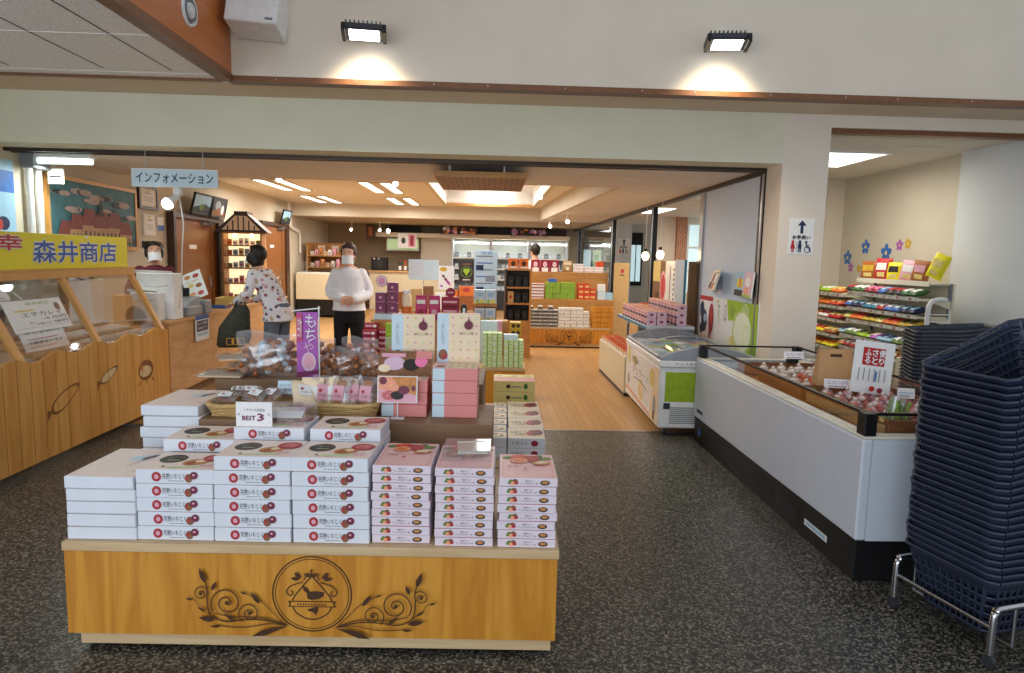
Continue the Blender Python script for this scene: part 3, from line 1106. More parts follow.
# ------------------------------------------------------------------ wooden display islands
def leaf(f, x, y, ang, ln, w, m='ink_brown'):
    pts = []
    ca, sa = math.cos(ang), math.sin(ang)
    for k in range(9):
        t = k / 8
        q = w * math.sin(PI * t ** 0.8) / 2
        pts.append((x + ca * t * ln - sa * q, y + sa * t * ln + ca * q))
    for k in range(7, 0, -1):
        t = k / 8
        q = -w * math.sin(PI * t ** 0.8) / 2
        pts.append((x + ca * t * ln - sa * q, y + sa * t * ln + ca * q))
    f.poly(pts, m)

def spiral(f, cx, cy, r, a0, turns, wd, m, sgn=1):
    n = int(22 * turns)
    pts = []
    for k in range(n + 1):
        t = k / n
        a = a0 + sgn * t * turns * 2 * PI
        q = r * (1 - 0.86 * t)
        pts.append((cx + q * math.cos(a), cy + q * math.sin(a)))
    f.line(pts, wd, m)
    f.disc(cx, cy, wd * 1.6, wd * 1.6, m, 8)

def curve(pts, n=8):
    """Catmull-Rom through points"""
    out = []
    P_ = [pts[0]] + list(pts) + [pts[-1]]
    for i in range(1, len(P_) - 2):
        for k in range(n):
            t = k / n
            out.append(tuple(0.5 * (2 * P_[i][c] + (P_[i + 1][c] - P_[i - 1][c]) * t + (2 * P_[i - 1][c] - 5 * P_[i][c] + 4 * P_[i + 1][c] - P_[i + 2][c]) * t * t + (3 * P_[i][c] - P_[i - 1][c] - 3 * P_[i + 1][c] + P_[i + 2][c]) * t ** 3) for c in range(len(pts[0]))))
    out.append(tuple(pts[-1]))
    return out

def emblem(mb, o, u, v, s):
    """round crest with a silhouette, ribbon and leafy scrolls; unit = crop pixel * s"""
    m = 'ink_brown'
    f = Face(mb, o, u, v, s, s, 0.0008)
    for (r, w) in ((138, 3.2), (147, 5.5)):
        f.ring(0, 0, r * s, w * s, m, 64)
    f.line(curve([(0, 72), (-40, 25), (-74, -25), (-66, -70), (-30, -96), (0, -102), (30, -96), (66, -70), (74, -25), (40, 25), (0, 72)]), 5 * s, m)
    f.poly([(-36, 32), (-18, 26), (-8, 10), (18, 12), (46, 8), (44, -8), (24, -20), (-2, -24), (-18, -18), (-20, 4), (-32, 14)], m)
    f.poly([(-20, -62), (4, -55), (24, -48), (22, -66), (14, -86), (6, -74), (-14, -68)], m)
    f.poly([(-92, -52), (92, -52), (86, -40), (92, -28), (-92, -28), (-86, -40)], m)
    f.poly([(-82, -48), (82, -48), (80, -32), (-80, -32)], 'island_wood')
    for k in range(11):
        f.rect(-56 + k * 10.4, -51 + k * 10.4, -44, -37, m)
    for sx in (-1, 1):
        f.line(curve([(sx * 34, 50), (sx * 78, 34), (sx * 96, 12), (sx * 84, -6), (sx * 72, 4), (sx * 80, 16)]), 4 * s, m)
        leaf(f, sx * 40, 66, PI / 2 - sx * 0.9, 34, 15)
        leaf(f, sx * 46, 62, PI / 2 - sx * 1.5, 34, 15)
        leaf(f, sx * 50, 66, PI / 2 - sx * 0.2, 26, 13)
        f.line(curve([(sx * 30, 58), (sx * 22, 76), (sx * 30, 84)]), 4 * s, m)
        f.disc(sx * 14, 84, 4 * s, 4 * s, m, 8)
    f.disc(0, 98, 5 * s, 5 * s, m, 10)
    f.poly([(-16, 72), (-20, 88), (-8, 80), (0, 94), (8, 80), (20, 88), (16, 72)], m)
    for sx in (-1, 1):
        q = lambda pts: [(sx * a, b) for a, b in pts]
        A = lambda a: a if sx > 0 else PI - a
        f.line(curve(q([(96, -124), (180, -104), (260, -104), (330, -112), (385, -84), (397, -20), (394, 10), (404, 60)])), 5 * s, m)
        f.line(curve(q([(96, -124), (170, -96), (250, -92), (310, -92), (370, -78)])), 3.5 * s, m)
        f.line(curve(q([(96, -124), (160, -118), (240, -132), (300, -134), (360, -128)])), 3.5 * s, m)
        f.line(curve(q([(96, -124), (140, -80), (190, -30), (255, 6)])), 3 * s, m)
        f.line(curve(q([(385, -84), (420, -60), (440, -30), (462, -22)])), 2.5 * s, m)
        spiral(f, sx * 322, -36, 62, A(-0.6), 1.8, 5 * s, m, sx)
        spiral(f, sx * 236, -76, 44, A(-0.9), 1.7, 4.5 * s, m, sx)
        spiral(f, sx * 418, 0, 30, A(2.6), 1.5, 4 * s, m, -sx)
        for (x, y, a, ln, w) in ((400, 44, 1.22, 62, 20), (376, 14, 2.0, 40, 15), (196, -36, 0.95, 58, 17), (246, 2, 0.4, 26, 8), (450, -24, 0.2, 26, 9),
                                 (368, -104, 0.15, 62, 22), (348, -130, 0.02, 40, 10), (290, -110, 0.7, 56, 13), (400, -70, 0.5, 36, 10)):
            leaf(f, sx * x, y, A(a), ln, w)
        f.poly(q([(92, -124), (150, -130), (190, -142), (228, -166), (180, -164), (140, -146), (110, -132)]), m)

def island(name, label, w, d, loc, rz, es=None, ecx=0.5, h=0.43):
    t = thing(name, label, 'display stand', loc, rz)
    mb = MB()
    mb.box(0, w, 0, d, h - 0.034, h, 'pale_wood', 0.003)
    mb.build('top_board', t)
    mb = MB()
    mb.box(0.006, w - 0.006, 0.006, d - 0.006, 0.075, h - 0.0345, 'island_wood')
    pn = mb.build('panel', t)
    if es:
        mb = MB()
        emblem(mb, (w * ecx, 0.006, (h + 0.058) / 2), (1, 0, 0), (0, 0, 1), es)
        mb.build('crest', pn)
    mb = MB()
    mb.box(0.035, w - 0.02, 0.03, d - 0.03, 0.02, 0.0745, 'pale_wood', 0.002)
    mb.build('plinth', t)
    for (x, y) in ((0.12, 0.12), (w - 0.12, 0.12), (0.12, d - 0.12), (w - 0.12, d - 0.12)):
        mb = MB(); mb.tube([(x - 0.015, y, 0.0125), (x + 0.015, y, 0.0125)], 0.0125, 'black', 10)
        mb.build('caster', t)
    return t

IRZ = -0.0245
IO = V((-1.548, 2.395, 0))
def IW(lx, ly, z):
    c, s = math.cos(IRZ), math.sin(IRZ)
    return (IO.x + lx * c - ly * s, IO.y + lx * s + ly * c, z)

island('display_island', 'low wooden display island with brown crest, in the foreground', 1.825, 0.95, tuple(IO), IRZ, 0.00097)

# ---- gift boxes
FW, FD, FH = 0.282, 0.22, 0.0527
def make_fig():
    mb = MB()
    mb.box(-FW / 2, FW / 2, -FD / 2, FD / 2, 0, FH, 'box_white', 0.0025, 'box_top_peach')
    f = front(mb, -FW / 2, FW / 2, -FD / 2, 0, FH)
    f.disc(0.27, 0.5, 0.0175, 0.0185, 'fig_red', 16)
    f.disc(0.27, 0.5, 0.008, 0.009, 'rose', 10)
    f.text('完熟いちじく', 0.345, 0.635, 0.34, 0.76, 'ink', 1)
    f.rect(0.42, 0.62, 0.2, 0.235, 'ink_grey')
    f.disc(0.685, 0.42, 0.0145, 0.0165, 'fig_brown', 14)
    f.disc(0.665, 0.44, 0.006, 0.008, 'fig_red', 10)
    f.disc(0.755, 0.62, 0.0145, 0.0145, 'fig_purple', 14)
    f.disc(0.75, 0.66, 0.005, 0.004, 'rose', 8)
    # side print on the right end
    g = Face(mb, (FW / 2, -FD / 2, 0), (0, 1, 0), (0, 0, 1), FD, FH)
    g.rect(0.0, 1.0, 0.9, 0.97, 'box_top_peach')
    h = top(mb, -FW / 2, FW / 2, -FD / 2, FD / 2, FH)
    h.disc(0.28, 0.60, 0.050, 0.052, 'oval_dark', 24)
    h.text('いちじくサブレ', 0.18, 0.42, 0.62, 0.74, 'oval_script', 1)
    h.rect(0.22, 0.38, 0.50, 0.54, 'oval_script')
    h.poly([(0.22, 0.16), (0.42, 0.10), (0.70, 0.13), (0.84, 0.22), (0.62, 0.20), (0.40, 0.17)], 'green_pale')
    h.disc(0.64, 0.42, 0.048, 0.036, 'pastry', 18, 0.5)
    h.disc(0.68, 0.47, 0.018, 0.016, 'cream_print', 12, 0.5)
    h.disc(0.58, 0.36, 0.020, 0.014, 'pastry_dark', 12, 0.4)
    h.disc(0.83, 0.66, 0.046, 0.044, 'fig_red', 18, 0.1)
    h.disc(0.83, 0.67, 0.032, 0.028, 'fig_flesh', 14, 0.1)
    h.disc(0.30, 0.15, 0.006, 0.006, 'ink', 8)
    h.text('完熟', 0.76, 0.93, 0.12, 0.32, 'rose', 1)
    o = mb.build('fig_gift_box')
    return o
FIG = Kind(make_fig)

WW, WD, WH = 0.252, 0.36, 0.0468
def make_whitebox():
    mb = MB()
    mb.box(-WW / 2, WW / 2, -WD / 2, WD / 2, 0, WH, 'box_white', 0.0025, 'box_top_peach')
    h = top(mb, -WW / 2, WW / 2, -WD / 2, WD / 2, WH)
    h.disc(0.66, 0.66, 0.05, 0.035, 'ice_blue', 18, 0.5)
    h.disc(0.76, 0.70, 0.036, 0.014, 'fig_brown', 14, 0.9)
    h.disc(0.72, 0.62, 0.018, 0.008, 'ink_grey', 12, 0.9)
    h.line([(0.62, 0.36), (0.92, 0.92)], 0.0025, 'ink_grey')
    h.text('せんべい', 0.86, 0.96, 0.16, 0.24, 'fig_red', 1)
    f = front(mb, -WW / 2, WW / 2, -WD / 2, 0, WH)
    f.line([(0, 0.08), (0.5, 0.06), (1, 0.1)], 0.001, 'ink_grey')
    return mb.build('white_gift_box')
WHB = Kind(make_whitebox)

PW, PD, PH = 0.215, 0.30, 0.0317
def make_pink():
    mb = MB()
    mb.box(-PW / 2, PW / 2, -PD / 2, PD / 2, 0, PH, 'pink_side', 0.002, 'pink_top')
    f = front(mb, -PW / 2, PW / 2, -PD / 2, 0, PH)
    for (a, b, r, m) in ((0.20, 0.62, 0.009, 'leaf'), (0.27, 0.66, 0.010, 'fig_brown'), (0.23, 0.40, 0.010, 'peach_fruit'), (0.29, 0.45, 0.008, 'fig_red'), (0.17, 0.45, 0.006, 'leaf')):
        f.disc(a, b, r, r * .8, m, 10)
    f.text('信州りんご', 0.44, 0.60, 0.58, 0.80, 'ink', 1)
    f.text('アップルケーキ', 0.36, 0.66, 0.26, 0.50, 'ink', 1)
    f.disc(0.78, 0.5, 0.018, 0.0095, 'oval_dark', 14)
    f.disc(0.78, 0.55, 0.012, 0.0055, 'pastry', 12)
    h = top(mb, -PW / 2, PW / 2, -PD / 2, PD / 2, PH)
    h.frame(0.06, 0.94, 0.05, 0.95, 0.0015, 'salmon')
    for (a, b, rx, ry, m, r) in ((0.16, 0.84, .022, .018, 'leaf', .6), (0.82, 0.80, .032, .018, 'leaf', .2), (0.72, 0.88, .022, .018, 'green_dark', .9), (0.36, 0.86, .036, .028, 'redorange', .2), (0.60, 0.82, .036, .028, 'fig_red', -.2), (0.36, 0.69, .036, .032, 'peach_fruit', 0), (0.36, 0.69, .022, .018, 'orange', 0), (0.62, 0.70, .024, .022, 'fig_red', 0), (0.76, 0.58, .036, .022, 'pastry', .1), (0.76, 0.60, .026, .012, 'cream_print', .1)):
        h.disc(a, b, rx, ry, m, 14, r)
    h.text('信州産アップルサンド', 0.14, 0.82, 0.40, 0.48, 'fig_red', 1)
    h.disc(0.46, 0.34, 0.007, 0.007, 'red', 8)
    h.rect(0.2, 0.8, 0.26, 0.27, 'rose')
    return mb.build('pink_gift_box')
PNK = Kind(make_pink)

G1 = 'white boxes on the front island'
z0 = 0.431
def put_stack(kind, n, lx, ly, z, h, what, where, group):
    stack(kind, n, *IW(lx, ly, z), h, what, where, 'gift box', group, 0.003, IRZ)
put_stack(WHB, 5, 0.137, 0.205, z0, 0.0475, 'plain white gift box', 'in the front left corner stack', 'plain white gift boxes')
put_stack(FIG, 5, 0.405, 0.14, z0, 0.0535, 'white fig print box', 'in the front stack beside the plain white boxes', 'fig print gift boxes')
put_stack(FIG, 6, 0.690, 0.14, z0, 0.0535, 'white fig print box', 'in the middle one of three front fig stacks', 'fig print gift boxes')
put_stack(FIG, 6, 0.977, 0.14, z0, 0.0535, 'white fig print box', 'in the front fig stack beside pink boxes', 'fig print gift boxes')
put_stack(PNK, 9, 1.235, 0.19, z0, 0.0325, 'pink fruit print box', 'in the pink stack beside the fig boxes', 'pink fruit gift boxes')
put_stack(PNK, 9, 1.470, 0.175, z0, 0.0325, 'pink fruit print box', 'in the middle pink stack of three', 'pink fruit gift boxes')
put_stack(PNK, 8, 1.703, 0.175, z0, 0.0325, 'pink fruit print box', 'in the right corner pink stack of the island', 'pink fruit gift boxes')

# risers behind the first rows
def riser(name, label, lx0, lx1, ly0, ly1, z0_, z1_, m='riser_wood'):
    mb = MB()
    w, d = lx1 - lx0, ly1 - ly0
    mb.box(0, w, 0, d, 0, z1_ - z0_, m, 0.003)
    p = IW(lx0, ly0, z0_)
    o = mb.build(name, None, p, IRZ)
    tag(o, label, 'riser')
    return o
riser('wooden_riser', 'low wooden riser carrying the second row of fig boxes', 0.275, 1.15, 0.27, 0.50, 0.431, 0.692)
riser('wooden_riser', 'brown wooden riser carrying the cane baskets and the salmon box towers', 0.27, 1.56, 0.53, 0.945, 0.431, 0.765)
zz = 0.6935
FIG.put(IW(0.385, 0.385, zz), IRZ + 0.02, 'single white fig print box in the second row, left of the price card', 'gift box', 'fig print gift boxes')
stack(FIG, 2, *IW(0.67, 0.385, zz), 0.0535, 'white fig print box', 'under the clear pastry display case', 'gift box', 'fig print gift boxes', 0.003, IRZ)
stack(FIG, 2, *IW(0.975, 0.385, zz), 0.0535, 'white fig print box', 'in the second row below the right cane basket', 'gift box', 'fig print gift boxes', 0.003, IRZ)
stack(WHB, 8, *IW(0.135, 0.73, z0), 0.0475, 'plain white gift box', 'in the tall rear left stack of the island', 'gift box', 'plain white gift boxes', 0.006, IRZ, 0.03)

# clear pastry sample cases
def sample_case(name, label, loc, rz, w, d, h, tag_m):
    t = thing(name, label, 'display case', loc, rz)
    mb = MB(); mb.box(-w / 2, w / 2, -d / 2, d / 2, 0, h, 'film'); mb.build('clear_case', t)
    for k in range(4):
        mb = MB()
        mb.at((-0.3 + 0.2 * k) * w, -0.1 * d + 0.25 * d * (k % 2), 0.012, 0.4 * k)
        mb.ball((0, 0, 0), (0.032, 0.022, 0.012), 'pastry' if k % 2 else 'pastry_dark', 10, 6, 0.06)
        mb.build('pastry', t)
    mb = MB(); mb.at(0.02, 0.0, 0.034, 0.1, 0.25)
    mb.box(-w * .33, w * .3, -d * .3, d * .25, 0, 0.003, tag_m)
    mb.build('paper_card', t)
    return t
sample_case('sample_case', 'clear sample case of fig pastries standing behind the price card', IW(0.67, 0.40, zz + 2 * 0.0535 + 0.001), IRZ, 0.27, 0.17, 0.06, 'paper')
sample_case('sample_case', 'clear sample case with peach pastries on the middle pink stack', IW(1.470, 0.20, z0 + 9 * 0.0325 + 0.001), IRZ, 0.18, 0.17, 0.045, 'cream_edge')
mb = MB(); mb.box(-0.05, 0.05, 0, 0.003, 0, 0.03, 'hotpink', 0.001)
front(mb, -0.05, 0.05, 0, 0, 0.03).text('りんごの菓子', 0.1, 0.9, 0.3, 0.7, 'red')
o = mb.build('price_strip', None, IW(1.50, 0.30, z0 + 9 * 0.0325 + 0.001), IRZ)
tag(o, 'hot pink price strip behind the sample case on the pink boxes', 'price card')

# price card BEST 3
mb = MB()
mb.box(0, 0.145, 0, 0.004, 0, 0.10, 'paper', 0.001)
f = front(mb, 0, 0.145, 0, 0, 0.10)
f.text('イチオシ人気商品', 0.22, 0.80, 0.62, 0.74, 'ink')
f.bold('BEST', 0.18, 0.54, 0.26, 0.44, 'purple', 0.0008)
f.bold('3', 0.60, 0.78, 0.24, 0.54, 'purple', 0.0012)
f.text('〝', 0.06, 0.12, 0.45, 0.56, 'ink_grey'); f.text('〟', 0.88, 0.94, 0.45, 0.56, 'ink_grey')
o = mb.build('price_card', None, IW(0.535, 0.283, zz + 0.1085), IRZ)
tag(o, 'white price card reading BEST 3 among the fig boxes', 'price card')

# ---- cane baskets of packed biscuits
def cane_basket(name, label, loc, rz, w, d, h):
    t = thing(name, label, 'basket', loc, rz)
    mb = MB()
    n = 6
    for k in range(n):
        q = k / (n - 1)
        ex = 0.02 * q
        z = 0.006 + q * (h - 0.006)
        a, b = w / 2 - 0.02 + ex, d / 2 - 0.02 + ex
        ring = [(a * math.copysign(abs(math.cos(u)) ** .5, math.cos(u)), b * math.copysign(abs(math.sin(u)) ** .5, math.sin(u)), z + 0.002 * math.sin(9 * u + k * PI)) for u in [2 * PI * i / 40 for i in range(41)]]
        mb.tube(ring, 0.0085 if k < n - 1 else 0.011, 'basket_cane', 6, False)
    mb.box(-w / 2 + 0.03, w / 2 - 0.03, -d / 2 + 0.03, d / 2 - 0.03, 0.0, 0.008, 'basket_cane')
    for i in range(26):
        u = 2 * PI * i / 26
        x, y = math.copysign(abs(math.cos(u)) ** .5, math.cos(u)), math.copysign(abs(math.sin(u)) ** .5, math.sin(u))
        mb.tube([((w / 2 - 0.018) * x, (d / 2 - 0.018) * y, 0.004), (w / 2 * x, d / 2 * y, h + 0.004)], 0.004, 'basket_cane', 5)
    mb.build('woven_body', t)
    return t
RZT = 0.7665
cane_basket('cane_basket', 'cane basket of upright paper biscuit packs behind the fig boxes', IW(0.848, 0.68, RZT), IRZ, 0.385, 0.24, 0.062)
cane_basket('cane_basket', 'shallow cane basket of bagged biscuits beside the rear white boxes', IW(0.46, 0.68, RZT), IRZ, 0.375, 0.24, 0.05)

def flat_pack(name, w, h, th, film, fill, lab, stripes=()):
    """pillow pack: crimped film bag with filling and a paper label"""
    mb = MB()
    def fn(s):
        def g(u, v):
            e = (1 - abs(2 * u - 1) ** 4) * (1 - abs(2 * v - 1) ** 3)
            return ((u - .5) * w, s * th / 2 * e * (1 + 0.12 * math.sin(17 * u + 11 * v)), v * h)
        return g
    for s in (-1, 1):
        mb.grid(fn(s), 8, 8, film)
    o = mb.build(name)
    if fill:
        m2 = MB()
        for k in range(5):
            m2.ball((random.uniform(-.25, .25) * w, 0, h * (0.18 + 0.15 * k)), (w * .26, th * .34, h * .11), fill, 8, 6, 0.1)
        m2.build('biscuits', o)
    if lab:
        m3 = MB()
        m3.box(-w * .28, w * .28, -th * .5 - .003, -th * .5 - .001, h * .30, h * .72, lab)
        f = front(m3, -w * .28, w * .28, -th * .5 - .003, h * .30, h * .72)
        f.disc(.3, .6, w * .08, h * .05, 'fig_red', 10); f.text('クッキー', .2, .9, .15, .4, 'ink')
        m3.build('paper_label', o)
    return o
random.seed(3)
PK_A = Kind(lambda: flat_pack('biscuit_pack', 0.10, 0.155, 0.034, 'cream_print', None, 'paper'))
PK_B = Kind(lambda: flat_pack('biscuit_pack', 0.10, 0.165, 0.038, 'film', 'pastry', 'rose'))
PK_C = Kind(lambda: flat_pack('biscuit_pack', 0.10, 0.09, 0.03, 'film', 'pastry_dark', 'paper'))
def lay(o, rx, ry=0.0, rz=0.0):
    o.rotation_euler = (rx, ry, rz)
ROWN = ['leftmost', 'second', 'third', 'fourth', 'fifth', 'sixth', 'seventh', 'eighth', 'rightmost']
for i in range(7):
    kind = (PK_A, PK_B, PK_A, PK_B, PK_A, PK_B, PK_B)[i]
    o = kind.put(IW(0.725 + 0.041 * i, 0.66 + 0.01 * (i % 3), RZT + 0.014), IRZ, ('pale paper' if kind is PK_A else 'clear pink labelled') + ' biscuit pack leaning in the right cane basket, %s in the row' % (ROWN[i] if i < 6 else 'rightmost'), 'biscuit pack', 'packs in the right cane basket')
    lay(o, -0.30, 0.16 * math.sin(i * 2.1), 0.35 * math.sin(i * 1.7))
o = PK_A.put(IW(0.72, 0.59, RZT + 0.055), IRZ, 'pale paper pack lying over the front rim of the right cane basket', 'biscuit pack', 'packs in the right cane basket')
lay(o, -0.95, 0.2, 0.5)
for i in range(6):
    px, py = ((0.34, 0.62), (0.43, 0.72), (0.53, 0.62), (0.37, 0.76), (0.58, 0.73), (0.47, 0.60))[i]
    o = PK_C.put(IW(px, py, RZT + 0.055 + 0.006 * (i % 3)), IRZ, 'clear pack of brown biscuits lying in left cane basket, %s' % ['at its left front', 'in its middle', 'at its right front', 'at its left back', 'at its right back', 'on its front rim'][i], 'biscuit pack', 'packs in the left cane basket')
    lay(o, -1.25 + 0.1 * (i % 3), 0.1 * (i % 2), 0.5 * math.sin(i * 2.3))
mb = MB()
mb.box(-0.05, 0.05, 0, 0.003, 0, 0.062, 'ice_blue', 0.001)
f = front(mb, -0.05, 0.05, 0, 0, 0.062); f.text('りんごクッキー', 0.1, 0.9, 0.55, 0.75, 'navy'); f.text('五百円', 0.3, 0.8, 0.2, 0.42, 'navy')
o = mb.build('price_card', None, IW(0.615, 0.69, RZT + 0.085), IRZ); o.rotation_euler = (-0.25, 0, IRZ + .1)
tag(o, 'small pale blue price card leaning among the bagged biscuits', 'price card')

# ---- salmon and pale blue fig boxes stacked in two towers, with two boxes on end
def make_salmon():
    w, d, h = 0.205, 0.17, 0.056
    mb = MB()
    mb.box(-w / 2, w / 2, -d / 2, d / 2, 0, h, 'salmon', 0.0015, 'cream_print')
    f = front(mb, -w / 2, w / 2, -d / 2, 0, h); f.rect(0.005, 0.27, 0.02, 0.98, 'ice_blue')
    g = top(mb, -w / 2, w / 2, -d / 2, d / 2, h)
    g.rect(0.0, 0.28, 0.0, 1.0, 'pink_top'); g.disc(.14, .3, .024, .02, 'fig_brown', 12)
    for i in range(4):
        for j in range(3):
            g.disc(0.38 + i * .17, .2 + j * .3, .009, .009, ('rose', 'green_pale', 'butter')[(i + j) % 3], 8)
    return mb.build('salmon_gift_box')
SAL = Kind(make_salmon)
stack(SAL, 4, *IW(1.385, 0.73, RZT), 0.0565, 'salmon fig box with pale blue band', 'of the right tower', 'gift box', 'salmon boxes in towers', 0.002, IRZ)
stack(SAL, 3, *IW(1.155, 0.73, RZT), 0.0565, 'salmon fig box with pale blue band', 'of the left tower', 'gift box', 'salmon boxes in towers', 0.002, IRZ)
def make_upright():
    w, d, h = 0.205, 0.055, 0.235
    mb = MB()
    mb.box(-w / 2, w / 2, -d / 2, d / 2, 0, h, 'salmon_edge', 0.0015)
    f = front(mb, -w / 2, w / 2, -d / 2, 0, h)
    f.rect(0.0, 0.27, 0, 1, 'ice_blue'); f.rect(0.27, 1, 0, 1, 'cream_print')
    f.text('いちじく', 0.10, 0.17, 0.35, 0.85, 'ink_grey')
    f.disc(.14, .16, .022, .026, 'fig_brown', 12); f.disc(.18, .12, .014, .014, 'fig_red', 10)
    for i in range(4):
        for j in range(6):
            if (i, j) not in ((2, 4), (2, 3)):
                f.disc(.37 + i * .18, .1 + j * .165, .0055, .0055, ('rose', 'green_pale', 'butter', 'rose', 'rose')[(2 * i + j) % 5], 8)
    f.disc(.73, .77, .021, .022, 'fig_purple', 14); f.poly([(.71, .86), (.73, .92), (.76, .86)], 'fig_purple')
    f.text('いちじくの実', .52, .84, .57, .64, 'ink')
    return mb.build('upright_gift_box')
UPR = Kind(make_upright)
UPR.put(IW(1.385, 0.86, RZT + 4 * 0.0565 + 0.0004), IRZ, 'dotted fig box standing on end on top of the right salmon tower', 'gift box', 'dotted boxes on end')
o = UPR.put(IW(1.165, 0.87, RZT + 3 * 0.0565 + 0.048), IRZ + 0.06, 'dotted fig box standing on end above the left salmon tower', 'gift box', 'dotted boxes on end')
mb = MB(); mb.box(-0.09, 0.09, -0.035, 0.03, 0, 0.046, 'paper', 0.002)
o = mb.build('card_block', None, IW(1.165, 0.87, RZT + 3 * 0.0565 + 0.0008), IRZ); tag(o, 'pale block under the dotted box on end of the left tower', 'block')
mb = MB(); mb.box(-0.13, 0.12, 0, 0.004, 0, 0.125, 'rose', 0.001)
f = front(mb, -0.13, 0.12, 0, 0, 0.125)
f.rect(0, 1, 0, 1, 'fig_brown'); f.disc(.3, .5, .05, .035, 'lilac', 14); f.disc(.62, .45, .04, .03, 'ink', 14); f.disc(.8, .6, .03, .03, 'hotpink', 12); f.rect(.05, .5, .75, .9, 'rose'); f.disc(.12, .3, .03, .02, 'cream_print', 10); f.rect(.7, 1, .7, 1, 'salmon')
o = mb.build('photo_card', None, IW(1.145, 0.735, RZT + 3 * 0.0565 + 0.002), IRZ); o.rotation_euler = (-0.5, 0, IRZ)
tag(o, 'brown photo card leaning on top of the left salmon tower', 'card')
mb = MB(); mb.box(-0.09, 0.09, 0, 0.004, 0, 0.12, 'paper', 0.001)
f = front(mb, -0.09, 0.09, 0, 0, 0.12)
f.rect(.03, .97, .03, .97, 'peach_fruit'); f.poly([(.03, .03), (.97, .03), (.97, .3), (.03, .5)], 'rose'); f.poly([(.35, .97), (.97, .97), (.97, .3), (.6, .45)], 'pastry'); f.disc(.14, .82, .017, .017, 'fig_purple', 12); f.disc(.30, .28, .035, .022, 'fig_flesh', 12); f.disc(.5, .28, .03, .02, 'ink', 12); f.disc(.66, .48, .026, .02, 'fig_purple', 12); f.disc(.9, .55, .01, .012, 'fig_purple', 8)
o = mb.build('photo_card', None, IW(1.13, 0.595, RZT + 0.075), IRZ); o.rotation_euler = (-0.12, 0, IRZ)
tag(o, 'white framed fig photo card in front of the left salmon tower', 'card')
mb = MB(); mb.tube([(0, 0.0, 0), (0, 0.0, 0.09)], 0.003, 'white', 6); mb.box(-.03, .03, -.02, .02, -.0005, .003, 'white')
o = mb.build('card_holder', None, IW(1.13, 0.606, RZT + .001), IRZ); tag(o, 'thin white holder behind the framed fig photo card', 'holder')

# ---- second island behind, with bags, banner and the right hand column of boxes
island('display_island', 'second low wooden island directly behind the foreground one', 1.83, 1.50, IW(0.0, 0.985, 0), IRZ)
riser('wooden_riser', 'wooden riser carrying the large snack bags on the second island', 0.12, 1.50, 1.05, 1.55, 0.431, 0.845)

def snack_bag(name, label, loc, rz, w, h, th, fills, n=26, group=None):
    t = thing(name, label, 'snack bag', loc, rz, group)
    mb = MB()
    def fn(s):
        def g(u, v):
            e = (1 - abs(2 * u - 1) ** 4) * (1 - abs(2 * v - 0.9) ** 4 if v < .95 else .12)
            e = max(e, 0)
            return ((u - .5) * w * (1 + .04 * math.sin(9 * v)), s * th / 2 * e * (1 + .1 * math.sin(13 * u + 7 * v) + .08 * math.sin(23 * v - 9 * u)), v * h + .012 * math.sin(6 * u) * (v > .9))
        return g
    for s in (-1, 1):
        mb.grid(fn(s), 12, 12, 'film')
    mb.build('bag_film', t)
    for m in sorted(set(fills)):
        mb = MB()
        for k in range(n):
            if fills[k % len(fills)] != m: continue
            a, b = random.uniform(-.42, .42), random.uniform(.08, .8)
            r = random.uniform(.016, .026)
            mb.ball((a * w, random.uniform(-.28, .28) * th, b * h), (r * random.uniform(.7, 1.2), r * .7, r * random.uniform(.6, 1)), m, 8, 6, .28)
        mb.build('snacks', t)['kind'] = 'stuff'
    return t
RB = 0.8465
random.seed(11)
snack_bag('snack_bag', 'large clear bag of brown and white puffed snacks, left of the banner', IW(0.36, 1.14, RB), IRZ, 0.31, 0.235, 0.10, ['pastry_dark', 'pastry', 'paper', 'pastry_dark', 'amber', 'pastry_dark', 'ice_blue'], 90, 'clear snack bags')
for i, (x, lab) in enumerate(((0.60, 'just right of the banner'), (0.76, 'second right of the banner'), (0.92, 'third right of the banner'), (1.10, 'fourth right of the banner, beside the towers'))):
    snack_bag('snack_bag', 'clear bag of brown rice crackers, %s' % lab, IW(x, 1.16 + .02 * (i % 2), RB), IRZ + .1 * (i - 1), 0.155, 0.135 + .02 * (i % 2), 0.08, ['pastry_dark', 'pastry', 'pastry'], 30, 'clear snack bags')
for i, (x, lab) in enumerate(((0.56, 'left one'), (0.80, 'middle one'), (1.04, 'right one'))):
    snack_bag('snack_bag', 'clear bag of pale crackers in the rear row, %s of three' % lab, IW(x, 1.36, RB), IRZ, 0.20, 0.19, 0.09, ['pastry', 'peach_fruit', 'pastry_dark'], 34, 'clear snack bags')
# flat film packs at the left
for i in range(3):
    mb = MB()
    mb.grid(lambda u, v: ((u - .5) * .26, (v - .5) * .22, .012 + .014 * (1 - abs(2 * u - 1) ** 3) * (1 - abs(2 * v - 1) ** 3) + .003 * math.sin(30 * u + 9 * v)), 12, 10, 'film')
    mb.box(-.11, .11, -.09, .09, 0, .012, 'cream_print' if i != 1 else 'pastry', .003)
    o = mb.build('flat_pack', None, IW(0.13 + .10 * (i % 2), 1.17 + .10 * i, RB + .030 * i), IRZ + .2 * i)
    tag(o, 'clear flat pack lying behind the rear white stack, %s' % ORD[2 - i], 'snack pack', 'flat clear packs')

